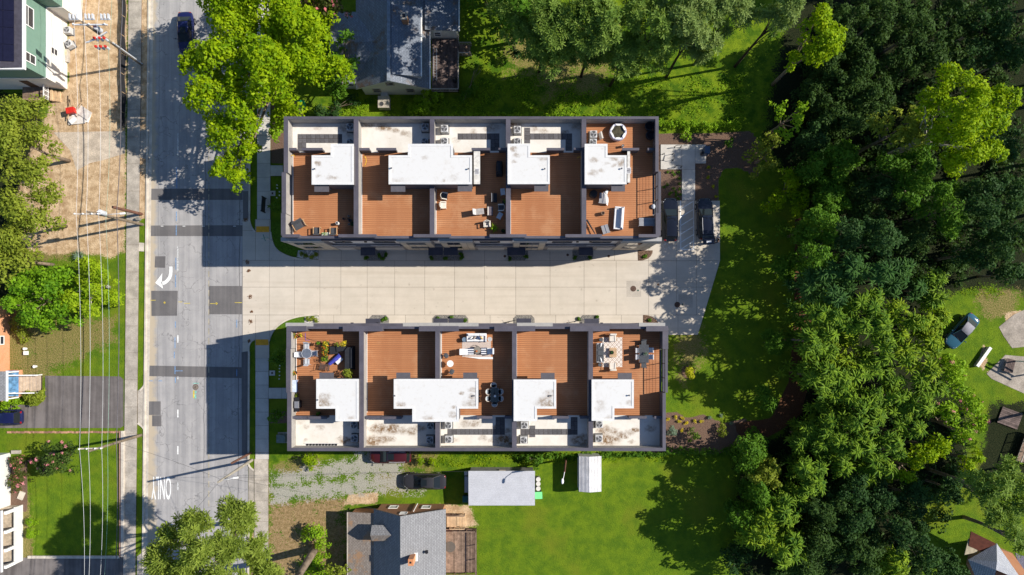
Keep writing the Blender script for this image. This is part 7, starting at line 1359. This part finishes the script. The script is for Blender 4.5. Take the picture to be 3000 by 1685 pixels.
def hedge(lab, pts, r, h, kind, n_per=260, size=.22):
    D = [];
    for (a, b), (c, d) in zip(pts, pts[1:]):
        L_ = math.hypot(c-a, d-b); n = max(1, int(L_/(r*1.1)))
        for k in range(n): D.append((a+(c-a)*k/n+random.uniform(-3,3), b+(d-b)*k/n+random.uniform(-3,3), r*random.uniform(.8,1.2), h*random.uniform(.75,1.15)))
    tree(lab, D, kind, n_per=n_per, size=size, rc=(.35,.6), name='hedge', cat='hedge', trunk=0)
hedge('bright vine hedge along mulch bed above the concrete pad', [(1935,358),(2000,362),(2080,366),(2180,362)], 14, 1.1, 'spring'); tree('vine clump spilling over the mulch from bright hedge', [(2010,385,20,1.0),(2020,400,14,.8)], 'spring', n_per=300, size=.22, rc=(.3,.5), name='shrub', cat='shrub', trunk=.03)
hedge('green creeper hedge along the boundary below last lower house', [(1955,1322),(2040,1325),(2120,1322),(2195,1318)], 15, 1.2, 'mid'); hedge('creeper hedge along south wall of the lower row', [(1510,1338),(1600,1340),(1690,1335),(1800,1334),(1900,1330),(1955,1330)], 10, .9, 'mid'); hedge('rough green hedge strip behind the upper row', [(1200,338),(1400,334),(1600,336),(1900,342)], 8, .7, 'spring'); tree('leafy sapling growing by garage and south wall', [(1572,1352,24,1.6),(1550,1345,16,1.3)], 'mid', n_per=300, size=.24, rc=(.35,.6), name='shrub', cat='shrub', trunk=.04)
tree('shrub with glossy leaves in the dark mulch bed', [(2137,424,17,1.6),(2143,410,10,1.3)], 'mid', n_per=420, size=.2, rc=(.3,.5), name='shrub', cat='shrub', trunk=.04)
tree('blue grey bush in bed below the lawn, left', [(1971,1263,19,1.2)], 'blue', n_per=520, size=.16, rc=(.3,.45), name='bush', cat='bush', trunk=.03); tree('blue green bush in bed below the lawn, middle', [(2036,1277,21,1.4)], 'sumac', n_per=520, size=.17, rc=(.3,.45), name='bush', cat='bush', trunk=.03); tree('green bush in bed below the lawn, right', [(2118,1262,19,1.2)], 'olive', n_per=520, size=.17, rc=(.3,.45), name='bush', cat='bush', trunk=.03)
def small_plants(lst, kind, r, names, grp, size=.1):
    base = None
    for k, (a, b) in enumerate(lst):
        lab = names[k] if isinstance(names, list) else names % ['first','second','third','fourth','fifth','sixth','seventh','last'][k]
        if base is None:
            base = thing('small_plant', lab, 'plant', (*W(a,b,.2),.02), 0, grp); C = [(random.uniform(-.5,.5)*r, random.uniform(-.5,.5)*r, r*.5, r*.55) for _ in range(5)]; part('foliage', leaf_mesh('foliage', C, 1500, size, LM[kind], 77+len(lst)), base); MB().cyl(0,0,-.03,r*.6,.02,.012,6).build('stem', M_BARK, base)
        else: dup(base, (*W(a,b,.2),.02), k*1.3, lab)
small_plants([(1956,1227),(1978,1223),(1990,1237),(2000,1262),(2001,1224),(2010,1238),(2034,1235),(2055,1237)], 'gold', .26, 'small yellow plant in mulch bed below lawn, %s from the townhouse wall', 'small yellow plants below the lawn')
small_plants([(2076.5,491),(2091,546),(2098.7,575),(2074,519)], 'yellow', .26, ['small lime plant in mulch nearest the concrete pad corner','small lime plant in mulch in the middle beside lawn edge','largest small lime plant by the bonnet of open tailed car','faint small lime plant between walkway and lawn edge'], 'small lime plants in the east bed')
small_plants([(1958,503),(1970,503),(1988,505),(1975.6,513),(1991.5,523),(1992,537),(1955,540),(1945,548)], 'mid', .22, 'small green plant in upper half of bed below bicycle hoops, %s from pad', 'small green plants below the bicycle hoops')
small_plants([(1974,554),(1993,554),(1982,561),(1966,563),(1960,569),(1993,571),(1982.5,573),(1989,580)], 'mid', .22, 'small green plant in lower half of bed below bicycle hoops, %s from top', 'small green plants below the bicycle hoops')
small_plants([(2078,1225),(2113,1219),(2143,1240)], 'blue', .3, 'small blue grey plant right of yellow ones, %s along the bed', 'small blue grey plants')
small_plants([(885,744),(897,748),(912,752),(924,746)], 'olive', .34, 'tufted plant in upper river stones, %s from the street', 'tufted plants in the river stones')
small_plants([(903,936),(915,933),(926,938)], 'olive', .34, 'tufted plant in lower river stones, %s from the street', 'tufted plants in the river stones')
UP = 'small shrub in gravel bed at %s upper doorway, %s'; LO = 'small shrub in gravel bed at %s lower doorway, %s'; F, Se, T, Fo = 'first', 'paired middle', 'third', 'last'
small_plants([(1072,757),(1112,750),(1122,757),(1130,745),(1350,745),(1352,757),(1265,757),(1306,756),(1493,757),(1540,752),(1684,757),(1730,755),(1890,750)], 'mid', .3, [UP % (F,'under the canopy corner'),UP % (F,'left of the right pair'),UP % (F,'at the right front corner'),UP % (F,'at the right wall end'),UP % (Se,'at the right wall end'),UP % (Se,'at the right front corner'),UP % (Se,'at the left front corner'),UP % (Se,'in the middle'),UP % (T,'left side'),UP % (T,'right side'),UP % (Fo,'left side'),UP % (Fo,'right side'),'small bright shrub in rounded mulch bed by upper row end'], 'doorway shrubs', .12)
small_plants([(1120,938),(1130,935),(1325,930),(1364,937),(1282,932),(1748,930),(1696,936),(1905,938)], 'mid', .3, [LO % (F,'left of pair'),LO % (F,'right of pair'),LO % (Se,'in the middle'),LO % (Se,'at the right end'),LO % (Se,'at the left end'),LO % (Fo,'right side'),LO % (Fo,'left by bicycle'),'small shaded shrub in rounded bed by lower row end'], 'doorway shrubs', .12)
for a, b, l in ((2300,790,'star shaped young tree at lawn edge by the pine straw'),(2252,1165,'star shaped young tree in ring on the shaded lawn'),(2270,1000,'feathery young tree at edge of shaded lawn, lower')): tree(l, [(a,b,32,4.2),(a+6,b+24,16,3.4),(a-14,b-16,14,3.2)], 'mid', 'frond', size=.34, rc=(.5,.8), trunk=.06, n_per=130)
# --- pines above the upper lawn
PN = 'pine trees above the upper lawn'
for D, k, l in (([(1580,35,92,15),(1640,85,80,15),(1555,105,52,13),(1620,135,48,12),(1500,10,50,13),(1600,120,60,9),(1575,150,40,8),(1655,150,40,8)],'pine','dark pine at left end of the pine group above upper row'),([(1735,40,92,16),(1790,70,76,16),(1690,50,50,15.5),(1745,110,56,14),(1690,125,46,12.5),(1740,130,60,9),(1770,160,40,8),(1715,165,40,8)],'pine','pine in the middle of the group, above its lowest branch'),
   ([(1828,165,44,12),(1852,120,50,13),(1815,188,26,11),(1800,130,34,12),(1845,190,34,8),(1830,130,50,8)],'pine','drooping pine branch crown reaching farthest over the shaded lawn'),([(1915,75,80,16),(1860,50,50,15.5),(1930,132,44,14),(1895,15,64,15),(1900,130,56,9),(1935,165,36,8)],'pine','rounded pine right of the drooping pine crown'),
   ([(2030,50,64,17),(1985,60,40,16.5),(2042,108,48,15),(2082,132,30,14),(2010,0,60,17),(2040,120,50,9),(2060,150,34,8)],'pine','pale pine standing apart over dark lawn'),([(2150,-10,70,16),(2100,20,44,16),(2118,85,26,12),(2190,40,40,14)],'pine','pine at top edge right of the pale pine'),([(2300,15,50,16),(2270,50,36,14)],'pine','pale pine beside yellow green tree, top edge')):
    tree(l, D, leafmat('grey_pine', (.12,.20,.05), (.31,.40,.12), .4) if 'pale' in l else k, 'tuft', name='pine_tree', trunk=.17, n_per=140, group=PN, rc=(.8,1.25), limbs=6, bark=M_DARKB)
# --- lit trees standing out of the wood
tree('tall yellow green tree beside the pale pine, top right', [(2400,60,52,14),(2422,125,56,14),(2368,150,46,13),(2328,170,32,11),(2445,95,36,13)], 'lime', n_per=210, size=.31)
tree('largest bright yellow green tree in the dark wood, right', [(2860,250,64,18),(2760,235,52,17),(2930,285,54,17),(2830,325,84,19),(2735,300,42,16),(2900,360,64,17),(2800,400,64,16.5),(2850,455,58,15.5),(2735,390,44,14),(2900,435,46,15),(2765,475,34,13)], 'lime', n_per=230, size=.31, trunk=.4, bark=M_PALEB, limbs=14)
tree('half lit tree left below the largest bright tree', [(2670,345,52,12),(2640,390,48,11.5),(2590,360,40,10.5),(2690,410,40,12)], 'olive', size=.36); tree('feathery bright young tree over the shaded lawn corner', [(2330,350,36,8),(2290,318,28,7),(2312,392,30,7.5),(2350,320,24,7.5)], 'spring', n_per=90, size=.34)
tree('olive tree at the top corner of mulch bed', [(2232,440,42,4.6),(2270,408,32,4.6),(2222,495,26,4),(2262,470,30,4.4)], 'olive', size=.34); tree('golden green tree beside the lawn corner', [(2320,535,38,4.6),(2280,585,38,4.4),(2350,578,32,4.4),(2312,505,22,4.6),(2265,600,26,4),(2335,618,22,4)], 'lime', n_per=210, size=.29)
# --- wood on the right: each crown a tree
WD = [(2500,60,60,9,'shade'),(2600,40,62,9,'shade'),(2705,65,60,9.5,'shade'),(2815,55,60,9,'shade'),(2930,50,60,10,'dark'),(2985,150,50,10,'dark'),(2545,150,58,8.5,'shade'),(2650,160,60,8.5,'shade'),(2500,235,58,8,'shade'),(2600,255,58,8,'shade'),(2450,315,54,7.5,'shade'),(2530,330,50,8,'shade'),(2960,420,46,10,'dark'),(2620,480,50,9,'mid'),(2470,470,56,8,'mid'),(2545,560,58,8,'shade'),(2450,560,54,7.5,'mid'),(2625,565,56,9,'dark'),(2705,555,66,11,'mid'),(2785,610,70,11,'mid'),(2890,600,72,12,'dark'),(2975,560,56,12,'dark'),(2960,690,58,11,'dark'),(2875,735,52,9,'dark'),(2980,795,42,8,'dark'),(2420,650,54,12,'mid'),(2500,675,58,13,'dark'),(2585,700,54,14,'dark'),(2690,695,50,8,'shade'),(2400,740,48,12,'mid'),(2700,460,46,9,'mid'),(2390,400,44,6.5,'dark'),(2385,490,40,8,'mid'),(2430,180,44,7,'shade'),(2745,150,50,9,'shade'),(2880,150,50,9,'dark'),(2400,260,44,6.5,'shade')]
SU = [(2430,830,60,12),(2530,800,58,12),(2640,825,58,8),(2440,925,58,12),(2540,915,62,12),(2640,945,62,9.5),(2735,955,46,7.5),(2400,1010,42,11),(2480,1030,60,9),(2590,1050,66,10),(2700,1050,60,9),(2410,1110,46,10),(2500,1140,60,8.5),(2610,1160,62,9),(2715,1150,52,8),(2440,1230,52,7.5),(2540,1250,58,8.5),(2640,1270,58,8),(2370,1295,40,6.5),(2460,1330,56,8),(2560,1350,56,8),(2385,1400,46,8),(2740,850,44,6.5),(2310,1480,46,8),(2250,1560,56,9),(2310,1615,46,9),(2620,1655,44,7)]
LR = [(2205,1340,52,6.5,'mid'),(2250,1395,44,7,'olive'),(2235,1460,46,8,'mid'),(2190,1530,40,7.5,'mid'),(2420,1500,58,8,'shade'),(2510,1450,54,7.5,'dark'),(2600,1465,52,7.5,'dark'),(2420,1600,60,8,'shade'),(2520,1545,52,8,'dark'),(2550,1630,52,8,'shade'),(2660,1560,54,8.5,'dark'),(2725,1635,46,8,'dark'),(2790,1665,44,7,'dark'),(2700,1465,48,7.5,'dark'),(2160,1645,34,5,'dark'),(2370,1680,50,8,'shade'),(2790,1440,40,6.5,'dark')]
def where(a, b):
    return ('top edge' if b < 110 else 'upper part' if b < 400 else 'middle' if b < 800 else 'lower part')
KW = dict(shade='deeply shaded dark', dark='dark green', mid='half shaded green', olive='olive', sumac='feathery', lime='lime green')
used = {}
def ordinal(k): return ['leftmost','second from left','third from left','fourth from left','fifth from left','sixth from left','seventh from left','eighth from left'][k]
def plant_wood(lst, zone, style, grp):
    rows = {}
    for q in sorted(lst, key=lambda q: q[1]): rows.setdefault((int(q[1]//110), q[4] if len(q) > 4 else 'sumac'), []).append(q)
    for (band, kd), R_ in rows.items():
        R_.sort(key=lambda q: q[0])
        for i, q in enumerate(R_):
            ref = {0:'along top edge',1:'above largest bright tree',2:'left of largest bright tree',3:'level with feathery tree',4:'below largest bright tree',5:'level with golden tree',6:'below golden tree',7:'level with clearing top',8:'level with teal car',9:'level with stone bench',10:'level with patio',11:'level with straw bend',12:'level with creeper hedge',13:'level with corner pine',14:'level with dark red roof',15:'along bottom edge'}.get(band, 'nearby')
            lab = '%s %s tree, %s in %s %s' % (KW[kd], 'tufted' if style == 'frond' else 'crowned', ordinal(i).replace(' from left',''), zone, ref)
            a, b, r, h = q[:4]; rr = random.Random(int(a*7+b)); D = [(a,b,r,h)]+[(a+r*.75*math.cos(z),b+r*.75*math.sin(z),r*rr.uniform(.45,.6),h*rr.uniform(.72,1.08)) for z in [rr.uniform(0,2)+k*1.5 for k in range(4)]]
            if a < 2580: D += [(1500+(a-1500)*(1-.9*h/H)/(1-.9*q_*h/H)+rr.uniform(-12,12)+(26 if a < 2500 else 0), 960+(b-960)*(1-.9*h/H)/(1-.9*q_*h/H)+rr.uniform(-12,12), r*1.05, q_*h) for q_ in (.7,.52,.36)]  # lower crown layers, added to close up the shade cast on the lawn
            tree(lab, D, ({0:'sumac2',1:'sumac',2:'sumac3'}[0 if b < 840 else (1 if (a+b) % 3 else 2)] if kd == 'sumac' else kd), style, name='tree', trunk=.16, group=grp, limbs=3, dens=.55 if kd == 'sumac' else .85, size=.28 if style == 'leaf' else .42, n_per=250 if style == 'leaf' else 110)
random.seed(11)
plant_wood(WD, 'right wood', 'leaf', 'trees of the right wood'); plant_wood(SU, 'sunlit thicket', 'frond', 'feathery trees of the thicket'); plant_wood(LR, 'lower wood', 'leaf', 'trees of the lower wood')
for D, k, l, e in (([(2800,1095,54,7),(2770,1050,36,7)],'spring','bright leafy tree just below the teal car',4),([(2850,1185,56,7),(2880,1240,36,6.5)],'spring','bright tree with pink flowers along its right edge',22),([(2790,1225,50,7.5),(2830,1270,36,7)],'spring','bright tree with few pink flowers left of the flowery one',8),([(2770,1320,50,7),(2725,1335,36,7)],'lime','yellow green tree below the pink flowered trees',0),([(2845,1375,36,6.5),(2865,1345,26,6.5)],'lime','small yellow green tree above the corner pine',0),([(2690,1345,44,7),(2660,1400,36,7)],'lime','lime green tree at the thicket foot',0),([(2755,900,40,5),(2775,940,26,4)],'spring','bright vine mound beside the grass clearing',0)): tree(l, D, k, n_per=170, size=.30, extra=e)
for D, l in (([(2915,1420,62,13),(2950,1385,50,13),(2890,1460,40,12),(2865,1425,44,11),(2905,1505,44,11.5)],'dark pine above the corner house, left of two'),([(2985,1475,50,12),(2990,1420,50,13),(2950,1525,42,11)],'dark pine at right edge above the corner house'),([(2960,1565,38,10),(2990,1600,30,9)],'small pine over the grey roof of corner house')): tree(l, D, 'pine', 'tuft', name='pine_tree', trunk=.24, rc=(.8,1.2))
# tall neighbours just beyond the frame, whose shade falls into the picture
for k, (a, b, h) in enumerate(((3060,20,21),(3055,140,20),(3065,300,20),(3070,470,19),(3060,620,17),(3150,220,22),(2960,-120,20),(2760,-110,19),(2600,-100,18),(2440,-90,17),(1505,125,20),(1535,55,20),(1490,0,20),(1425,15,19),(1400,-60,18),(1520,-70,20),(3090,1190,15),(3100,1330,15))):
    X = lambda a_, b_, f: (1500+(a_-1500)/(1-f*h/H), 960-(960-b_)/(1-f*h/H))
    D = [(*X(a,b,.9),95,h),(*X(a+45,b-25,.85),62,h*.92),(*X(a-40,b+30,.85),56,h*.88),(*X(a+5,b+50,.8),56,h*.85)]
    if a < 2000: D += [(*X(a,b,.55),88,h*.6),(*X(a,b+10,.33),75,h*.36)]
    tree('tall tree %s of the picture, %s %s' % ('beyond the right edge' if a > 3000 else 'at the top edge', ORD[k % 5], ['from its start','in its second run','in its third run','at its far end'][k//5]), D, 'mid', n_per=90, size=.42, group='tall trees beyond the picture', limbs=3, base=(a, b), depth=.45 if a > 2000 else .6)
# --- ground cover
def cover(name, polys, n, size, m, seed, hz=.12, rr=.14, np_=150):
    rng = np.random.default_rng(seed); out = []
    for poly in polys:
        A = np.array(poly, float); lo, hi = A.min(0), A.max(0); ar = (hi-lo).prod(); P = lo+(hi-lo)*rng.random((int(n*ar/10000), 2)); P = P[sdf(P, poly) < 0]; out.append(P)
    P = np.concatenate(out); k = np.sin(P[:,0]*.05)+np.sin(P[:,1]*.06+P[:,0]*.02)+rng.normal(size=len(P))*.8; P = P[k > -.3]; x = (P[:,0]-1500)/S; y = (960-P[:,1])/S
    C = np.c_[x, y, hz*rng.random(len(P)), np.full(len(P), rr)]; me = leaf_mesh(name, C, np_, size, m, seed, low=-.2); o = bpy.data.objects.new(name, me); COL.objects.link(o); o['kind'] = 'stuff'
cover('weeds', [[(1390,230),(2180,220),(2180,350),(1390,335)],[(960,290),(1400,290),(1400,340),(960,340)]], 420, .16, LM['spring'], 5)
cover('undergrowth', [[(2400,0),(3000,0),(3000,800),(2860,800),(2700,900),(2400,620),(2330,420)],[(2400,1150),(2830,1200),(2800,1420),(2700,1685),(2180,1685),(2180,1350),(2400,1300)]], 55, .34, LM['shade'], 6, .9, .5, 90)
cover('rough_grass', [[(1180,1322),(1500,1330),(1500,1365),(1190,1370)],[(1500,1330),(1960,1330),(1960,1350),(1500,1362)],[(2800,860),(2870,830),(2960,860),(2900,880)]], 420, .13, LM['lime'], 7, .06)
